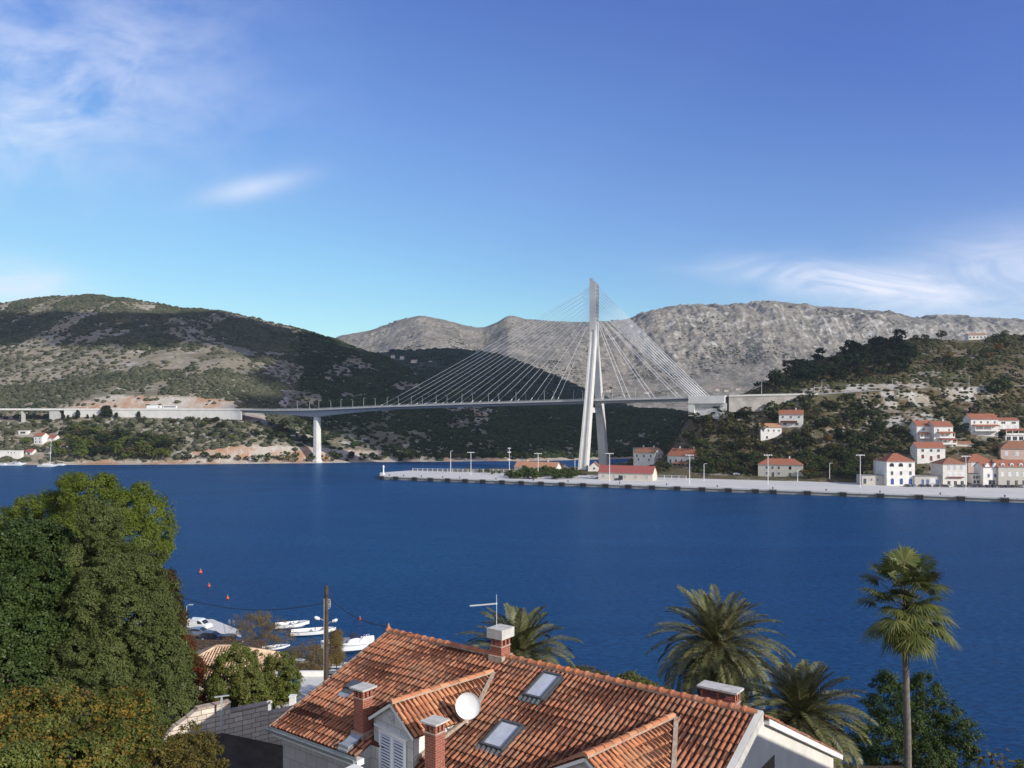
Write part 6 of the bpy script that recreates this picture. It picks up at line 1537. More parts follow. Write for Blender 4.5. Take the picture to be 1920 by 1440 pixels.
    # dish
    wp = HO + HU * 7.02 - HVv * -3.55 + Vector((0, 0, 9.02)); ds = thing('satellite_dish', 'white round satellite dish mounted beside the gable dormer', 'satellite dish', wp, 0)
    fwd = (Vector((.02, -1, .12))).normalized(); a1_ = fwd.cross(Vector((0, 0, 1))).normalized(); a2_ = a1_.cross(fwd); m = MB(); rr = []
    for r, dp in ((.0, -.07), (.14, -.06), (.27, -.03), (.385, 0.0), (.39, .012), (.385, -.012), (.26, -.045), (.0, -.09)):
        rr.append([fwd * dp + a1_ * (max(r, .002) * math.cos(a)) + a2_ * (max(r, .002) * 1.05 * math.sin(a)) for a in [math.pi * 2 * k / 28 for k in range(28)]])
    m.loft(rr); m.build('reflector', M['dish'], ds, smooth=True)
    m = MB(); m.tube([a2_ * -.40, a2_ * -.48 + fwd * .3], .015, 6); m.cyl(a2_ * -.46 + fwd * .27, a2_ * -.40 + fwd * .36, .03, .03, 8); m.build('feed_arm', M['galv'], ds); m = MB(); m.tube([fwd * -.08, fwd * -.25, fwd * -.28 + Vector((-.35, .1, -.2))], .025, 6); m.tube([fwd * -.25, fwd * -.25 - a2_ * .5], .02, 6); m.build('wall_bracket', M['galv'], ds)
    # skylights
    def RS(k, s, h): return Vector((k, -s, zf(s))) + NF * h
    for k0, k1, s0, s1 in ((7.74, 8.40, .36, 1.52), (7.80, 8.54, 2.78, 3.80)):
        m = MB(); w = .07
        def bar_(ka, sa, kb2, sb2, ww, hh, hc): m.bar(RS(ka, sa, hc), RS(kb2, sb2, hc), ww, hh, up=NF)
        bar_(k0, s0, k0, s1, w, .13, .09); bar_(k1, s0, k1, s1, w, .13, .09); bar_(k0 - w / 2, s0, k1 + w / 2, s0, w, .16, .09); bar_(k0 - w / 2, s1, k1 + w / 2, s1, w, .12, .09); sk = m.build('skylight', M['velux'], t)
        m = MB(); m.poly([RS(k0 + .03, s0 + .03, .10), RS(k1 - .03, s0 + .03, .10), RS(k1 - .03, s1 - .03, .10), RS(k0 + .03, s1 - .03, .10)], NF * .01); m.build('window_pane', M['pane'], sk)
        m = MB(); n = 10
        for i in range(n):
            ka, kb2 = k0 - .10 + (k1 - k0 + .2) * i / n, k0 - .10 + (k1 - k0 + .2) * (i + 1) / n; h0, h1 = (.04, .09) if i % 2 else (.09, .04)
            m.add([RS(ka, s1 + .04, h0 + .02), RS(kb2, s1 + .04, h1 + .02), RS(kb2, s1 + .24, h1), RS(ka, s1 + .24, h0)], [(0, 1, 2, 3)])
        m.bar(RS(k1 + .08, s0 - .05, .05), RS(k1 + .08, s1, .05), .09, .06, up=NF); m.bar(RS(k0 - .08, s0 - .05, .03), RS(k0 - .08, s1, .03), .07, .04, up=NF); m.build('lead_apron', M['velux'], sk, fix=False)
    m = MB(); m.bar(RS(1.14, 3.05, .14), RS(1.6, 3.05, .14), .42, .04, up=NF); m.bar(RS(1.14, 3.25, .05), RS(1.6, 3.25, .05), .4, .06, up=NF); hh_ = m.build('roof_hatch', M['velux'], t)
    m = MB(); m.bar(RS(1.10, 3.5, .05), RS(1.64, 3.5, .05), .26, .03, up=NF); m.build('hatch_apron', M['zinc'], hh_)
    m = MB(); m.box(4.30, 4.70, -9, -5.75, 2, 7.30); m.build('terrace_parapet', M['white'], t)


def neighbour():
    t = thing('neighbour_house', 'plastered neighbour house with a gabled tile roof east of the tiled house', 'house', HO + HU * 27.2, HRZ); zr = 9.09 + .467 * 12.3 - .38
    m = MB(); m.poly([(0, -7, -3), (0, -7, zr - .36 * 7), (0, -.95, zr), (0, 6.5, zr - .48 * 7.45), (0, 6.5, -3)], (9, 0, 0)); m.build('wall', M['plaster'], t)
    m = MB(); m.poly([(-.2, -7.5, zr - .36 * 7.1 + .03), (9.2, -7.5, zr - .36 * 7.1 + .03), (9.2, -.95, zr + .03), (-.2, -.95, zr + .03)], (0, 0, .15)); m.poly([(-.2, 7, zr - .48 * 7.95 + .03), (9.2, 7, zr - .48 * 7.95 + .03), (9.2, -.95, zr + .03), (-.2, -.95, zr + .03)], (0, 0, .15)); m.build('roof', M['roofA'], t)
    m = MB(); m.box(-.05, .02, -1.5, -.4, 4, 6); m.build('window', M['glass'], t)


neighbour()
M['pane'] = flat('skylight_pane', (0.50, 0.53, 0.58), 0.12, 0.10, 3, spec=0.9)
build_house()

# ------------------------------------------------------------------ near vegetation
def lob(px, py, Y, rx, ry, rd=None):
    c = W(px, py, Y); rx = rx * Y / F; ry = ry * Y / F; return ((c.x, c.y, c.z), (rx, rd or (rx + ry) / 2, ry))


def near_tree(name, label, cat, lobes, mat, nclump, per, cr, l, w, seed, base=None, trunk_r=.18, inner=.72, outward=.8, up=.25, limbs=6, group=None, droop=0.0, bark='bark'):
    rg = np.random.default_rng(seed); cen = np.mean([c for c, r in lobes], 0)
    if base is None:
        bx, by = cen[0], cen[1]; bz = float(znear(bx, by)); base = (bx, by, bz)
    t = thing(name, label, cat, base, 0, group); B = np.array(base)
    V, Fq = crown_cloud(rg, [(np.array(c) - B, r) for c, r in lobes], nclump, per, cr, l, w, inner, outward, up, droop)
    link('crown', np_mesh('crown', V, Fq, mat), t); m = MB(); top = Vector(cen - B) ; top = Vector((top.x * .9, top.y * .9, top.z * .95)); rr = random.Random(seed)
    m.tube([(0, 0, -.5), (top.x * .3, top.y * .3, top.z * .35), (top.x * .7, top.y * .7, top.z * .7), top], [trunk_r, trunk_r * .8, trunk_r * .55, trunk_r * .3], 9)
    for c, r in rr.sample(lobes, min(limbs, len(lobes))):
        c = Vector(np.array(c) - B); s = Vector((top.x * .5, top.y * .5, top.z * .5)) * rr.uniform(.6, 1.1)
        m.tube([s, s.lerp(c, .5) + Vector((0, 0, .15)), c], [trunk_r * .4, trunk_r * .25, trunk_r * .08], 6)
    m.build('trunk', M[bark], t, smooth=True); return t


near_tree('pine_tree', 'large bright green pine with billowing crown rising over the water beside the cypress', 'tree',
          [lob(165, 930, 50, 62, 36), lob(110, 948, 52, 50, 30), lob(225, 950, 49, 50, 38), lob(283, 962, 50, 30, 42), lob(60, 968, 53, 55, 34), lob(10, 985, 53, 50, 34), lob(292, 1032, 50, 32, 30), lob(150, 1000, 48, 90, 48),
           lob(250, 1010, 49, 50, 45), lob(-40, 1000, 54, 50, 40), lob(60, 1040, 51, 90, 50), lob(230, 1080, 51, 70, 50), lob(195, 905, 50, 22, 22), lob(265, 925, 50, 22, 24), lob(135, 905, 51, 28, 20), lob(300, 1000, 50, 24, 26)],
          M['lpine'], 2300, 95, .40, .19, .045, 31, trunk_r=.3, up=.6, inner=.82)
near_tree('cypress_tree', 'tall dark grey green cypress with several pointed tips in front of the bright pine', 'tree',
          [lob(170, 975, 40, 16, 40), lob(190, 1010, 40, 30, 55), lob(150, 1060, 39.5, 24, 60), lob(225, 1080, 39, 45, 62), lob(265, 1075, 39, 38, 50), lob(175, 1130, 38, 45, 80), lob(245, 1160, 38, 70, 80), lob(300, 1150, 38.5, 32, 70), lob(210, 1240, 37, 80, 80), lob(300, 1245, 37.5, 52, 80),
           lob(150, 1230, 37, 45, 60), lob(320, 1330, 37.5, 42, 55), lob(240, 1320, 36.5, 80, 60), lob(135, 1150, 38.5, 22, 60), lob(345, 1290, 37.8, 20, 45), lob(290, 1370, 37, 50, 40), lob(205, 960, 41, 14, 24)],
          M['ljun'], 3800, 80, .24, .12, .05, 32, trunk_r=.25, up=.5, inner=.78)
near_tree('broadleaf_tree', 'dark broadleaf tree with glossy leaves filling the western edge below the pine', 'tree',
          [lob(40, 1010, 40, 75, 45), lob(95, 1030, 40.5, 45, 40), lob(-20, 1070, 39, 60, 60), lob(60, 1100, 38, 70, 60), lob(10, 1180, 37, 70, 70), lob(70, 1190, 37, 50, 60), lob(25, 1270, 36, 80, 60), lob(105, 1130, 39.5, 30, 50), lob(-40, 1200, 37, 50, 90)],
          M['lbroad'], 2000, 60, .32, .15, .085, 33, trunk_r=.25)
near_tree('background_tree', 'dark tree mass glimpsed through gaps between the cypress and the broadleaf tree', 'tree', [lob(100, 1110, 56, 90, 60), lob(210, 1150, 56, 90, 70), lob(120, 1220, 55, 110, 70), lob(260, 1240, 55, 70, 70), lob(30, 1180, 55, 80, 80)], M['lbroad'], 900, 50, .5, .24, .14, 30)
near_tree('rusty_tree', 'brownish green tree behind the cypress at the edge of the water', 'tree', [lob(312, 1095, 60, 28, 26), lob(320, 1140, 59, 26, 38), lob(305, 1185, 59, 34, 40), lob(295, 1120, 60, 30, 40), lob(322, 1180, 58, 20, 34)], M['lbrown'], 420, 60, .4, .2, .09, 34)
near_tree('autumn_shrub', 'yellow and orange leaved shrub mass filling the lower western corner', 'shrub',
          [lob(60, 1330, 24, 75, 45), lob(150, 1340, 25, 75, 45), lob(225, 1325, 25.5, 48, 40), lob(20, 1400, 22, 80, 60), lob(120, 1420, 22, 90, 60), lob(220, 1400, 23, 70, 60), lob(-30, 1340, 23, 60, 70), lob(265, 1345, 26, 26, 30)],
          M['lmix'], 900, 56, .20, .11, .06, 35, base=(-13.5, 23.5, 24.5), trunk_r=.1)
near_tree('olive_shrub', 'sparse olive brown shrub in front of the stone wall', 'shrub', [lob(335, 1410, 27, 52, 32), lob(290, 1430, 26, 50, 40), lob(375, 1395, 27.5, 28, 20), lob(350, 1440, 26, 55, 35), lob(300, 1395, 27, 26, 22), lob(355, 1375, 29, 22, 16), lob(400, 1425, 27, 26, 22)], M['lmixb'], 420, 45, .19, .10, .045, 36, base=(-11.3, 26.8, 24.5), trunk_r=.07)
near_tree('green_shrub', 'fresh green shrub between the autumn shrubs in the lower western corner', 'shrub', [lob(30, 1425, 20.5, 50, 40), lob(105, 1300, 27, 34, 26), lob(90, 1380, 22.5, 40, 40), lob(190, 1420, 22.3, 40, 40)], M['lbush'], 300, 50, .17, .10, .05, 37, base=(-13, 22, 24.7), trunk_r=.07)
near_tree('round_bush', 'western of two big rounded green bushes behind the stone wall', 'bush', [lob(438, 1250, 50, 50, 38), lob(420, 1290, 49, 42, 40), lob(470, 1290, 49, 42, 42), lob(450, 1235, 50, 30, 22)], M['lbush'], 620, 70, .25, .12, .06, 38, trunk_r=.12)
near_tree('round_bush', 'eastern of two big rounded green bushes behind the stone wall', 'bush', [lob(520, 1265, 51, 38, 38), lob(500, 1300, 50, 46, 36), lob(540, 1290, 50, 24, 32), lob(515, 1240, 51, 24, 18)], M['lbush'], 520, 70, .25, .12, .06, 39, trunk_r=.12)
near_tree('red_vine', 'red leaved creeper beside the dark pergola', 'climber', [lob(350, 1212, 56, 16, 20), lob(372, 1255, 55, 20, 24), lob(366, 1300, 52, 26, 34), lob(395, 1320, 50, 30, 22)], M['lred'], 260, 55, .26, .14, .08, 40, trunk_r=.06)
near_tree('green_bush', 'bright green bush just west of the parked cars', 'bush', [lob(322, 1195, 56, 24, 26), lob(338, 1240, 55, 26, 32)], M['lbush'], 260, 60, .28, .14, .07, 41)
for i, (a, lab) in enumerate((([lob(478, 1165, 132, 45, 24), lob(455, 1190, 131, 30, 26), lob(510, 1190, 131, 44, 26), lob(480, 1215, 130, 46, 18)], 'feathery brown tamarisk nearest the parked cars'), ([lob(585, 1222, 126, 40, 22), lob(560, 1240, 125, 24, 16), lob(610, 1238, 125, 26, 20), lob(588, 1250, 124, 36, 16)], 'feathery brown tamarisk behind the wooden utility pole'),
                              ([lob(630, 1200, 130, 12, 24), lob(632, 1232, 126, 16, 16)], 'thin tamarisk between the pole and the inflatable boat'))):
    near_tree('tamarisk', lab, 'tree', a, M['ltam'], 300, 42, .75, .55, .045, 50 + i, trunk_r=.16, inner=.5, up=.6, outward=.5)
near_tree('dark_tree', 'dark leafy tree behind the trunk of the tall fan palm', 'tree', [lob(1670, 1300, 46, 32, 38), lob(1725, 1305, 46, 45, 34), lob(1690, 1350, 45, 70, 50), lob(1770, 1360, 45, 48, 40), lob(1800, 1400, 44, 32, 50), lob(1720, 1420, 43, 90, 50), lob(1650, 1400, 44, 50, 60), lob(1665, 1272, 46, 16, 20), lob(1735, 1278, 46, 16, 18)], M['lbroad'], 900, 60, .32, .14, .065, 60, trunk_r=.2)
near_tree('low_bush', 'low olive bush peeping over the roof ridge beside the palm behind it', 'bush', [lob(1090, 1270, 62, 45, 18), lob(1070, 1285, 60, 50, 25)], M['lmixb'], 220, 55, .35, .18, .08, 61)
near_tree('low_bush', 'low green bush peeping over the middle of the roof ridge', 'bush', [lob(1175, 1284, 60, 42, 18), lob(1200, 1300, 58, 60, 22)], M['lbush'], 220, 55, .35, .18, .08, 62)
near_tree('corner_bush', 'green bush just entering the lower eastern corner', 'bush', [lob(1925, 1450, 40, 22, 18), lob(1950, 1480, 39, 40, 40)], M['lbush'], 150, 50, .25, .14, .07, 63)
near_tree('garden_hedge', 'dark hedge under the palms beyond the white gable wall', 'hedge', [lob(1560, 1480, 40, 90, 60), lob(1660, 1500, 38, 80, 50), lob(1450, 1440, 44, 70, 60), lob(1340, 1400, 48, 80, 60), lob(1240, 1370, 50, 80, 50)], M['lbroad'], 700, 40, .4, .17, .08, 64)
# undergrowth on the slope
rgl = np.random.default_rng(5); lb = []
while len(lb) < 240:
    x = rgl.uniform(-75, 70); y = rgl.uniform(42, 122)
    if float(np.interp(x, SHX, SHY)) - y < 7 or (-16 < x < -9 and y < 58) or (-38 < x < -22 and 70 < y < 100): continue
    r = rgl.uniform(1.0, 2.1); lb.append(((x, y, float(znear(x, y)) + r * .4), (r * 1.3, r * 1.3, r)))
V, Fq = crown_cloud(rgl, lb, 5200, 13, .5, .30, .17, .8); tag(link('undergrowth', np_mesh('undergrowth', V, Fq, M['lmixb'])), 'tangled olive undergrowth on the slope down to the shore', 'undergrowth', kind='stuff')

# ------------------------------------------------------------------ palms
def frond(rg, C0, az, el, L, droop, V, Fc, m, ll=.60, nl=58, roll=0.0):
    n = 15; p = Vector(C0); pts = [p.copy()]; e = el
    for i in range(n):
        e = el - droop * ((i + 1) / n) ** 1.5; d = Vector((math.cos(az) * math.cos(e), math.sin(az) * math.cos(e), math.sin(e))); p = p + d * (L / n); pts.append(p.copy())
    m.tube(pts[:], [.024 * (1 - .85 * i / n) + .003 for i in range(n + 1)], 4)
    for i in range(nl):
        t = .13 + .86 * (i + rg.random()) / nl; f = t * n; k = min(int(f), n - 1); q0 = pts[k].lerp(pts[k + 1], f - k); d = (pts[k + 1] - pts[k]).normalized()
        side = d.cross(Vector((0, 0, 1))); side = side.normalized() if side.length > .05 else Vector((math.sin(az), -math.cos(az), 0)); upv = side.cross(d)
        l = ll * (math.sin(math.pi * min(1, t * .82 + .14)) ** .7) * rg.uniform(.85, 1.1)
        for s in (-1, 1):
            dr = (d * .62 + side * s * .78 + upv * rg.uniform(.18, .42)).normalized(); tip = q0 + dr * l + Vector((0, 0, -.16 * l)); mid = q0 + dr * l * .5; wv = d * .040
            o = len(V); V += [q0 - wv * .5, mid - wv, tip, mid + wv]; Fc.append((o, o + 1, o + 2, o + 3))


def date_palm(label, c, nf, L, seed, base_z, tr=.42, spread=1.0, lo=-55, lean=0.0, amin=0, amax=6.283):
    rg = random.Random(seed); t = thing('date_palm', label, 'palm', (c.x, c.y, base_z)); o = Vector((0, 0, c.z - base_z)); V = []; Fc = []; m = MB()
    for i in range(nf):
        u = (i + .5) / nf; el = R(86 - (86 - lo) * u ** .85) + rg.uniform(-.1, .1); az = i * 2.39996 + rg.uniform(-.2, .2)
        Lf = L * rg.uniform(.85, 1.08) * (.85 + .15 * math.cos(el)); frond(rg, o + Vector((math.cos(az), math.sin(az), 0)) * .15, az, el, Lf, R(28 + 42 * math.cos(el) * rg.uniform(.8, 1.2)), V, Fc, m)
    link('crown', np_mesh('crown', [v[:] for v in V], Fc, M['lpalm']), t); m.build('frond_ribs', M['rachis'], t, smooth=True, fix=False)
    m = MB(); n = int(o.z / .25) + 1
    m.tube([(0, 0, -.3 + (o.z + .3) * i / n) for i in range(n + 1)], [tr * (1 + .07 * (i % 2)) for i in range(n)] + [tr * 1.2], 12); m.build('trunk', M['barkgrey'], t)
    V = []; Fc = []; m = MB()
    for i in range(26):
        az = rg.uniform(0, 6.28); e = R(rg.uniform(20, 75)); d = Vector((math.cos(az) * math.cos(e), math.sin(az) * math.cos(e), math.sin(e))); m.tube([o + d * .1, o + d * rg.uniform(.5, 1.0)], [.035, .01], 4)
    m.build('fruit_stalks', M['rachis'], t, fix=False)
    V2 = [];
    for i in range(60):
        az = rg.uniform(0, 6.28); p = o + Vector((math.cos(az), math.sin(az), 0)) * tr * 1.1 + Vector((0, 0, rg.uniform(-1.4, -.1))); V2 += [p + Vector((0, 0, .1)), p + Vector((.05, .05, -.2)), p + Vector((math.cos(az) * .3, math.sin(az) * .3, -.7)), p + Vector((-.05, -.05, -.2))]
    link('dead_skirt', np_mesh('dead_skirt', [v[:] for v in V2], [(4 * i, 4 * i + 1, 4 * i + 2, 4 * i + 3) for i in range(60)], M['ldead']), t)


date_palm('largest date palm with drooping dark fronds behind the roof ridge', W(1345, 1212, 45), 125, 4.2, 3, float(znear(11.5, 45)))
date_palm('lower date palm with arching fronds between the big palm and the fan palm', W(1502, 1345, 38), 100, 3.4, 8, float(znear(13.7, 38)), lo=-60)
date_palm('upright date palm half hidden behind the tall white capped chimney', W(973, 1230, 42), 52, 3.4, 14, float(znear(.4, 42)), lo=-10)


def fan_palm():
    rg = random.Random(5); c = W(1700, 1140, 35); bz = float(znear(c.x, 35)); t = thing('fan_palm', 'tall slender fan palm with a brown skirt standing alone against the water', 'palm', (c.x, c.y, bz)); o = Vector((0, 0, c.z - bz)); V = []; Fc = []; m = MB()
    spec = [(90, 75), (70, 62), (110, 60), (40, 45), (135, 50), (170, 28), (8, 25), (200, 30), (-25, 48), (-60, 55), (-100, 50), (150, 5), (20, -2), (215, 0), (-30, 12), (-75, 18), (-120, 22), (60, 12), (100, 8), (180, -22), (0, -28), (-45, -25), (-95, -20), (-140, -18), (45, -30), (120, -28), (-70, -50), (-110, -48), (170, -48), (-20, -52), (70, -50), (240, -40), (88, 84), (60, 70), (120, 72), (95, 66), (30, 30), (150, 35), (-90, 68), (-90, 35), (-60, 25), (-120, 30), (-95, 5), (-40, -5), (-140, 0), (-70, -20), (-110, -15), (20, 55), (160, 55), (-30, 62), (-150, 60), (-85, 48)]
    for a, e in spec:
        az = R(a + rg.uniform(-12, 12)); e = R(e + rg.uniform(-8, 8)); d = Vector((math.cos(az) * math.cos(e), math.sin(az) * math.cos(e), math.sin(e))); hub = o + Vector((0, 0, .5 * math.sin(e))) + d * rg.uniform(.85, 1.6)
        m.tube([o, o.lerp(hub, .5) + Vector((0, 0, .06)), hub], [.025, .02, .014], 5); d2 = (d + Vector((0, 0, rg.uniform(-.45, .1)))).normalized(); side = d2.cross(Vector((0, 0, 1))).normalized(); nb = 34
        for k in range(nb):
            an = R(-115 + 230 * (k + .5) / nb); bd = (d2 * math.cos(an) + side * math.sin(an)).normalized(); l = rg.uniform(.92, 1.18) * (1 - .22 * abs(an) / 2); up_ = side.cross(d2); pl = .05 if k % 2 else -.05
            p1 = hub + bd * l * .5 + up_ * pl * .5; tip = hub + bd * l * .96 + Vector((0, 0, -rg.uniform(.12, .34) * l)) ; wv = bd.cross(up_).normalized() * .045; q_ = len(V)
            V += [hub, p1 - wv, tip, p1 + wv]; Fc.append((q_, q_ + 1, q_ + 2, q_ + 3))
    link('crown', np_mesh('crown', [v[:] for v in V], Fc, M['lfan']), t); m.build('leaf_stalks', M['rachis'], t, smooth=True, fix=False)
    V = []; Fc = []
    for i in range(420):
        az = rg.uniform(0, 6.28); h = rg.uniform(-1.75, -.2); r = .16 + .22 * max(0, (h + 1.9) / 1.9); p = o + Vector((math.cos(az) * r, math.sin(az) * r, h + .3)); q_ = len(V); s = Vector((-math.sin(az), math.cos(az), 0)) * .03
        V += [p, p + Vector((math.cos(az) * .1, math.sin(az) * .1, -.25)) - s, p + Vector((math.cos(az) * .12, math.sin(az) * .12, -.6)), p + Vector((math.cos(az) * .1, math.sin(az) * .1, -.25)) + s]; Fc.append((q_, q_ + 1, q_ + 2, q_ + 3))
    link('dead_skirt', np_mesh('dead_skirt', [v[:] for v in V], Fc, M['ldead']), t); m = MB(); n = 40
    m.tube([(.05 * math.sin(i * .13), 0, -.3 + (o.z - .6) * i / n) for i in range(n + 1)], [.165 - .045 * i / n + .006 * (i % 2) for i in range(n + 1)], 14); m.build('trunk', M['barkgrey'], t)


fan_palm()

# ------------------------------------------------------------------ stone wall, drive, poles, small buildings, dock
w0 = Vector((-14.6, 36.95, 0)); wd = Vector((.8, .6, 0)); sw = thing('stone_wall', 'stepped retaining wall of pale rough stone beside the tiled house', 'wall', (-13.4, 37.9, 24), math.atan2(.6, .8))
# local x runs along the wall, origin 1.5 m after w0
m = MB(); m.poly([(-3.4, -.2, 0), (0, -.2, 0), (0, -.2, 3.47), (-1.5, -.2, 3.47), (-2.0, -.2, 3.15), (-2.5, -.2, 2.9), (-3.06, -.2, 2.4), (-3.4, -.2, 2.2)], (0, .42, 0)); m.build('wall_section', M['wallstone'], sw)
m = MB(); m.box(.0, 1.8, -.2, .22, -1, 3.0); m.build('wall_section', M['wallstone'], sw); m = MB(); m.box(1.8, 6.0, -.2, .22, -2, 2.48); m.build('wall_section', M['wallstone'], sw)
for a, b, z in ((-1.5, .02, 3.47), (.02, 1.82, 3.0), (1.82, 6.0, 2.48)): m = MB(); m.box(a, b, -.23, .25, z + .002, z + .05); m.build('coping', M['mortar'], sw)
m = MB(); P_ = [(-17.6, 33.5, 26.1), (-15.9, 35.9, 26.12), (-13.6, 37.55, 26.15), (-11.0, 39.4, 24.7), (-7.2, 34.0, 24.4), (-8.2, 27.0, 24.4), (-11, 20, 25.3), (-19, 24, 26.3)]
m.add([(-12.5, 32, 25.5)] + P_, [(0, i, i % 8 + 1) for i in range(1, 9)]); tag(m.build('driveway', M['asphalt'], fix=False), kind='structure')
t = thing('metal_post', 'white metal post with a crossbar standing against the stone wall', 'post', W(415.5, 1368, 37.0)); m = MB(); m.box(-.035, .035, -.035, .035, 0, 1.52); m.build('upright', M['galv'], t); m = MB(); m.bar((-.33, 0, 1.50), (.33, .05, 1.57), .05, .05); m.build('crossbar', M['galv'], t)
t = thing('concrete_terrace', 'pale concrete terrace between the round bushes and the roof edge', 'terrace', (-13, 52, 20)); m = MB(); m.box(-1.6, 3, -4, 3.5, -1, 3.0); m.build('slab', M['quay'], t); m = MB(); m.box(-1.7, -1.45, -4.1, -3.8, 3.0, 3.9); m.box(-1.7, 0, 3.3, 3.5, 3, 3.35); m.build('low_wall', M['white'], t)
t = thing('white_post', 'short white post at the end of the stone wall', 'post', W(549, 1330, 47)); m = MB(); m.box(-.16, .16, -.16, .16, -1, .75); m.box(-.2, .2, -.2, .2, .75, .82); m.build('post_body', M['white'], t)

pb = W(612, 1290, 50); pb.z = float(znear(pb.x, 50)); zt = W(612, 1098, 50).z - pb.z
up_ = thing('utility_pole', 'dark wooden utility pole with two lamps in front of the boats', 'utility pole', pb); m = MB(); m.cyl((0, 0, -.5), (0, 0, zt), .165, .115, 12); m.build('pole', M['polewood'], up_)
m = MB(); m.cyl((-.16, -.05, 0), (-.13, -.05, zt - .8), .025, .025, 6); m.build('conduit', M['galv'], up_)
m = MB(); rg = random.Random(2)
for i in range(8): a = rg.uniform(0, 6.28); c_ = Vector((.16, -.1, zt - 1.15 + rg.uniform(-.2, .2))); m.tube([c_ + Vector((.12 * math.cos(a + k * .8), .05, .13 * math.sin(a + k * .8))) for k in range(7)], .012, 4)
m.build('cable_coil', M['galv'], up_, fix=False)
for sx, h in ((-1, zt - 2.05), (1, zt - 2.2)):
    m = MB(); m.tube([(0, 0, h - .25), (sx * .25, -.05, h - .05), (sx * .42, -.08, h)], .02, 5); br_ = m.build('lamp_bracket', M['galv'], up_); m = MB(); m.loft([[(sx * .40, -.10 + .09 * math.cos(a), h + .09 * math.sin(a)) for a in [math.pi * 2 * k / 10 for k in range(10)]], [(sx * .62, -.12 + .12 * math.cos(a), h + .06 + .12 * math.sin(a)) for a in [math.pi * 2 * k / 10 for k in range(10)]], [(sx * .72, -.13 + .05 * math.cos(a), h + .09 + .05 * math.sin(a)) for a in [math.pi * 2 * k / 10 for k in range(10)]]]); m.build('lamp_head', M['whitegloss'], up_)


def wire(name, label, a, b, sag, r=.021):
    m = MB(); pts = [Vector(a).lerp(Vector(b), k / 16) - Vector((0, 0, 4 * sag * (k / 16) * (1 - k / 16))) for k in range(17)]; m.tube(pts, r, 5); tag(m.build(name, M['wire'], smooth=True), label, 'wire')


wire('overhead_wire', 'black wire sagging from the wooden pole down to the roof apex', W(613, 1116, 50), HO + Vector((0, 0, ZR + .2)), .35); wire('overhead_wire', 'long black wire sagging from the wooden pole to the trees over the water', W(611, 1129, 50), W(318, 1113, 52), .75)

# pale roofed house and pergola by the shore
pv = thing('shore_pavilion', 'small stone house with pale tiled hipped roof behind the round bushes', 'house', (-28.5, 76, 12)); m = MB(); m.box(-4.2, 4.2, 0, 7, -1, 4.1); m.build('wall', M['wallstone'], pv)
e0, e1, zt_, ze = Vector((-4.8, -.6, 0)), Vector((4.8, 7.6, 0)), 6.1, 4.1; r0, r1 = Vector((-.8, 3.5, zt_)), Vector((.8, 3.5, zt_)); m = MB()
cs_ = [Vector((-4.8, -.6, ze)), Vector((4.8, -.6, ze)), Vector((4.8, 7.6, ze)), Vector((-4.8, 7.6, ze))]; m.add(cs_ + [r0, r1], [(0, 1, 5, 4), (1, 2, 5), (2, 3, 4, 5), (3, 0, 4), (3, 2, 1, 0)]); rf_ = m.build('roof', M['roofD'], pv)
M['tilesP'] = tilemat('pale_clay_tiles', [(0.48, 0.30, 0.19), (0.60, 0.42, 0.28), (0.66, 0.50, 0.36), (0.52, 0.34, 0.24)]); rg = random.Random(8); mc, mp = MB(), MB()
sl = (zt_ - ze) / 4.1; D = Vector((0, -1, -sl)).normalized(); N = Vector((0, -sl, 1)).normalized(); cs2 = math.sqrt(1 + sl * sl)
tile_field(mc, mp, (-4.8, 3.5, zt_), (1, 0, 0), D, N, 36, 13, 9.6 / 36, .35, lambda a, d: abs(a - 4.8) < .8 + 4.0 * (d / cs2) / 4.1, rg)
for sg in (-1, 1):
    sl2 = (zt_ - ze) / 4.0; D = Vector((sg, 0, -sl2)).normalized(); N = Vector((sg * sl2, 0, 1)).normalized(); c2 = math.sqrt(1 + sl2 * sl2)
    tile_field(mc, mp, (sg * .8, -.6, zt_), (0, 1, 0), D, N, 31, 12, 8.2 / 31, .35, lambda a, d: abs(a - 4.1) < 4.1 * (d / c2) / 4.0, rg)
mc.build('cover_tiles', M['tilesP'], rf_, smooth=True, fix=False); mp.build('channel_tiles', M['pan'], rf_, smooth=True, fix=False)
m = MB(); 
for a, b in ((r0, cs_[0]), (r1, cs_[1]), (r0, r1), (r1, cs_[2]), (r0, cs_[3])): m.tube([a + Vector((0, 0, .06)), b + Vector((0, 0, .06))], .13, 6)
m.build('hip_tiles', M['tilesP'], rf_, fix=False)
pg = thing('pergola', 'dark wooden pergola lattice between the pale roof and the parked cars', 'pergola', (-35.5, 92, 7.5)); m = MB()
for x in (-5.5, 5.5):
    for y in (-3.5, 3.5): mm = MB(); mm.box(x - .12, x + .12, y - .12, y + .12, -3, 6.3); mm.build('pergola_post', M['polewood'], pg)
for i in range(15): m.box(-6 + i * .85, -5.86 + i * .85, -4.2, 4.2, 6.32, 6.5)
for i in range(9): m.box(-6.2, 6.2, -4 + i * .98, -3.84 + i * .98, 6.52, 6.66)
m.build('lattice', M['polewood'], pg, fix=False)
m = MB(); m.poly([(x, y, .9) for x, y in ((-85, 152), (-58, 155), (-50.5, 147.5), (-47, 140), (-56, 133), (-85, 130))], (0, 0, .75)); dk_ = m.build('dock', M['quay']); tag(dk_, 'pale concrete dock where cars are parked by the water', 'dock')
car('white van parked at the water edge of the dock', G(374, 1179, 1.66), R(-14), 'carwhite', 'van', name='parked_van'); car('silver blue hatchback parked between the white van and the dark car', G(374, 1192, 1.66), R(-8), 'carblue'); car('dark car parked nearest the pergola', G(398, 1200, 1.66), R(-6), 'cardark')
car('dark blue car parked behind the feathery tamarisk', G(432, 1206, 1.66), R(-8), 'cardark')
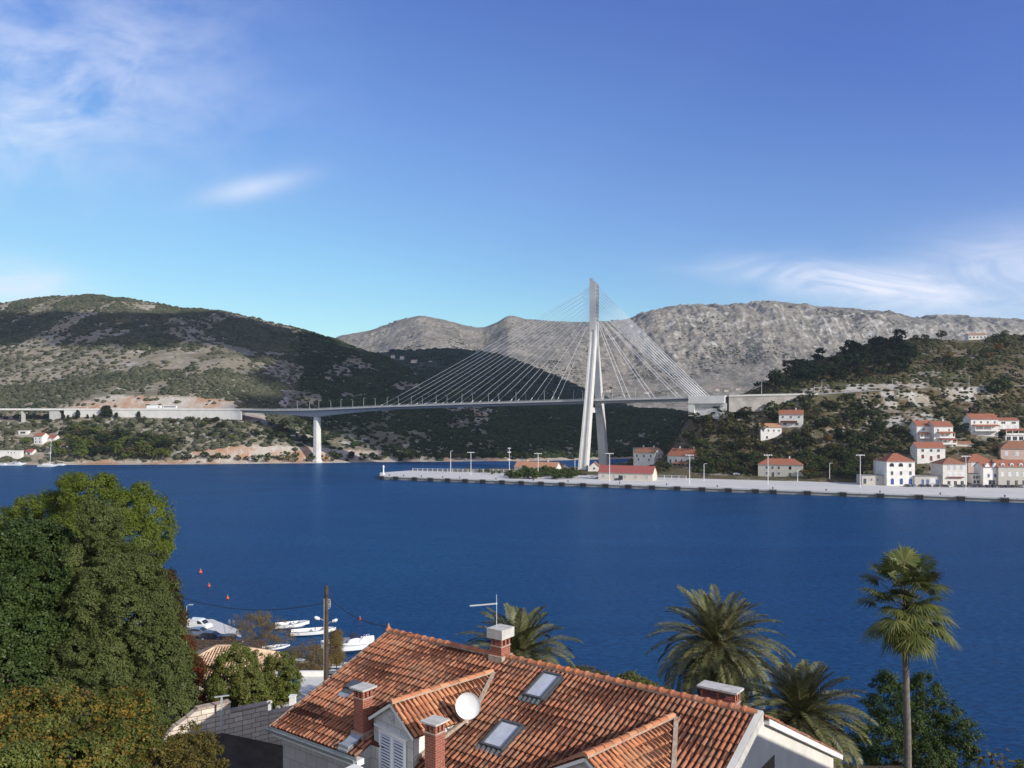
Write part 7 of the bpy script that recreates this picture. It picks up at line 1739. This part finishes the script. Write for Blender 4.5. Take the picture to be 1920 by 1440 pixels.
lamp_post('street_lamp', 'small street lamp at the end of the dock beside the trees', 'street lamp', G(350, 1172, 1.6), 3.6, None, arm=.5, r=.06)
for i, px in enumerate((428, 436)):
    m = MB(); p = G(px, 1170 + i * 2, 1.65); m.tube([p, p + Vector((0, 0, .7)), p + Vector((.25, -.25, .95)), p + Vector((.5, -.5, .7)), p + Vector((.5, -.5, 0))], .04, 6); tag(m.build('dock_ladder_rail', M['galv'], smooth=True), ['western of two small metal hoops at the dock edge', 'eastern of two small metal hoops at the dock edge'][i], 'handrail')

# ------------------------------------------------------------------ an unseen cloud high behind the viewer, its outline shaped to shade the far hills
def cloud():
    s = Vector((SUN_AZ[0] * math.cos(SUN_EL), SUN_AZ[1] * math.cos(SUN_EL), math.sin(SUN_EL))); alt = 900.0; rg = random.Random(3)
    def up(px, py, pY=None):
        p = HL.hit(px, py, 650) if pY is None else W(px, py, pY); k = (alt - p.z) / s.z; return Vector((p.x + s.x * k, p.y + s.y * k))
    polys = [[up(495, 690), up(486, 770), up(560, 800), up(660, 826), up(760, 848), up(1000, 855), up(1290, 852), up(1290, 775), up(1000, 768), up(830, 735), up(760, 700), up(700, 670), up(620, 640), up(570, 625)],
             [up(-60, 648), up(60, 645), up(200, 640), up(320, 648), up(440, 655), up(540, 668), up(560, 630), up(470, 600), up(350, 588), up(200, 600), up(100, 585), up(20, 590), up(-60, 600)]]
    polys.append([up(690, 655, 1950), up(690, 700, 1500), up(760, 730, 1400), up(900, 760, 1330), up(1000, 780, 1250), up(1290, 790, 1200), up(1290, 770, 2000), up(1160, 750, 2060), up(1060, 708, 2060), up(930, 660, 2060), up(850, 650, 2060), up(745, 652, 2060)])  # cloud part added to darken the valley spur
    polys.append([up(680, 700, 1020), up(760, 735, 1000), up(900, 765, 980), up(1000, 780, 960), up(1290, 790, 960), up(1290, 780, 1250), up(1000, 760, 1400), up(900, 735, 1450), up(760, 690, 1500), up(680, 655, 1450)])
    V0, F0 = ICO; Vs = []; Fs = []; n = 0
    for poly in polys:
        xs = [p.x for p in poly]; ys = [p.y for p in poly]; step = 13.0; y = min(ys)
        while y < max(ys):
            x = min(xs)
            while x < max(xs):
                ins = False; xq = x + (float(fbm(np.array([x / 70.]), np.array([y / 70.]), 4, 5)[0]) - .5) * 190; yq = y + (float(fbm(np.array([x / 70. + 9]), np.array([y / 70.]), 4, 6)[0]) - .5) * 110
                for i in range(len(poly)):
                    a, b = poly[i], poly[i - 1]
                    if (a.y > yq) != (b.y > yq) and xq < (b.x - a.x) * (yq - a.y) / (b.y - a.y) + a.x: ins = not ins
                if ins and rg.random() < .93:
                    r = rg.uniform(10, 17); Vs.append(V0 * np.array([r, r, r * .7]) + np.array([x + rg.uniform(-5, 5), y + rg.uniform(-5, 5), alt + rg.uniform(-12, 12)])); Fs.append(F0 + n); n += len(V0)
                x += step
            y += step
    o_ = link('cloud', np_mesh('cloud', np.concatenate(Vs), np.concatenate(Fs), M['cloud'], True)); tag(o_, kind='structure')


M['cloud'] = flat('cloud_vapour', (.9, .9, .9), 1.0, 0.01, .01)
cloud()


# ------------------------------------------------------------------ thin haze over the inlet
def haze():
    m = bpy.data.materials.new('haze_air'); m.use_nodes = True; t = m.node_tree; t.nodes.clear(); o = t.nodes.new('ShaderNodeOutputMaterial'); v = t.nodes.new('ShaderNodeVolumePrincipled')
    v.inputs['Color'].default_value = (0.72, 0.85, 1.0, 1); v.inputs['Density'].default_value = 0.00006; v.inputs['Anisotropy'].default_value = 0.2; t.links.new(v.outputs[0], o.inputs['Volume'])
    b = MB(); b.box(-3800, 3800, -400, 3900, -9, 1100); tag(b.build('haze', m), kind='stuff')


haze()
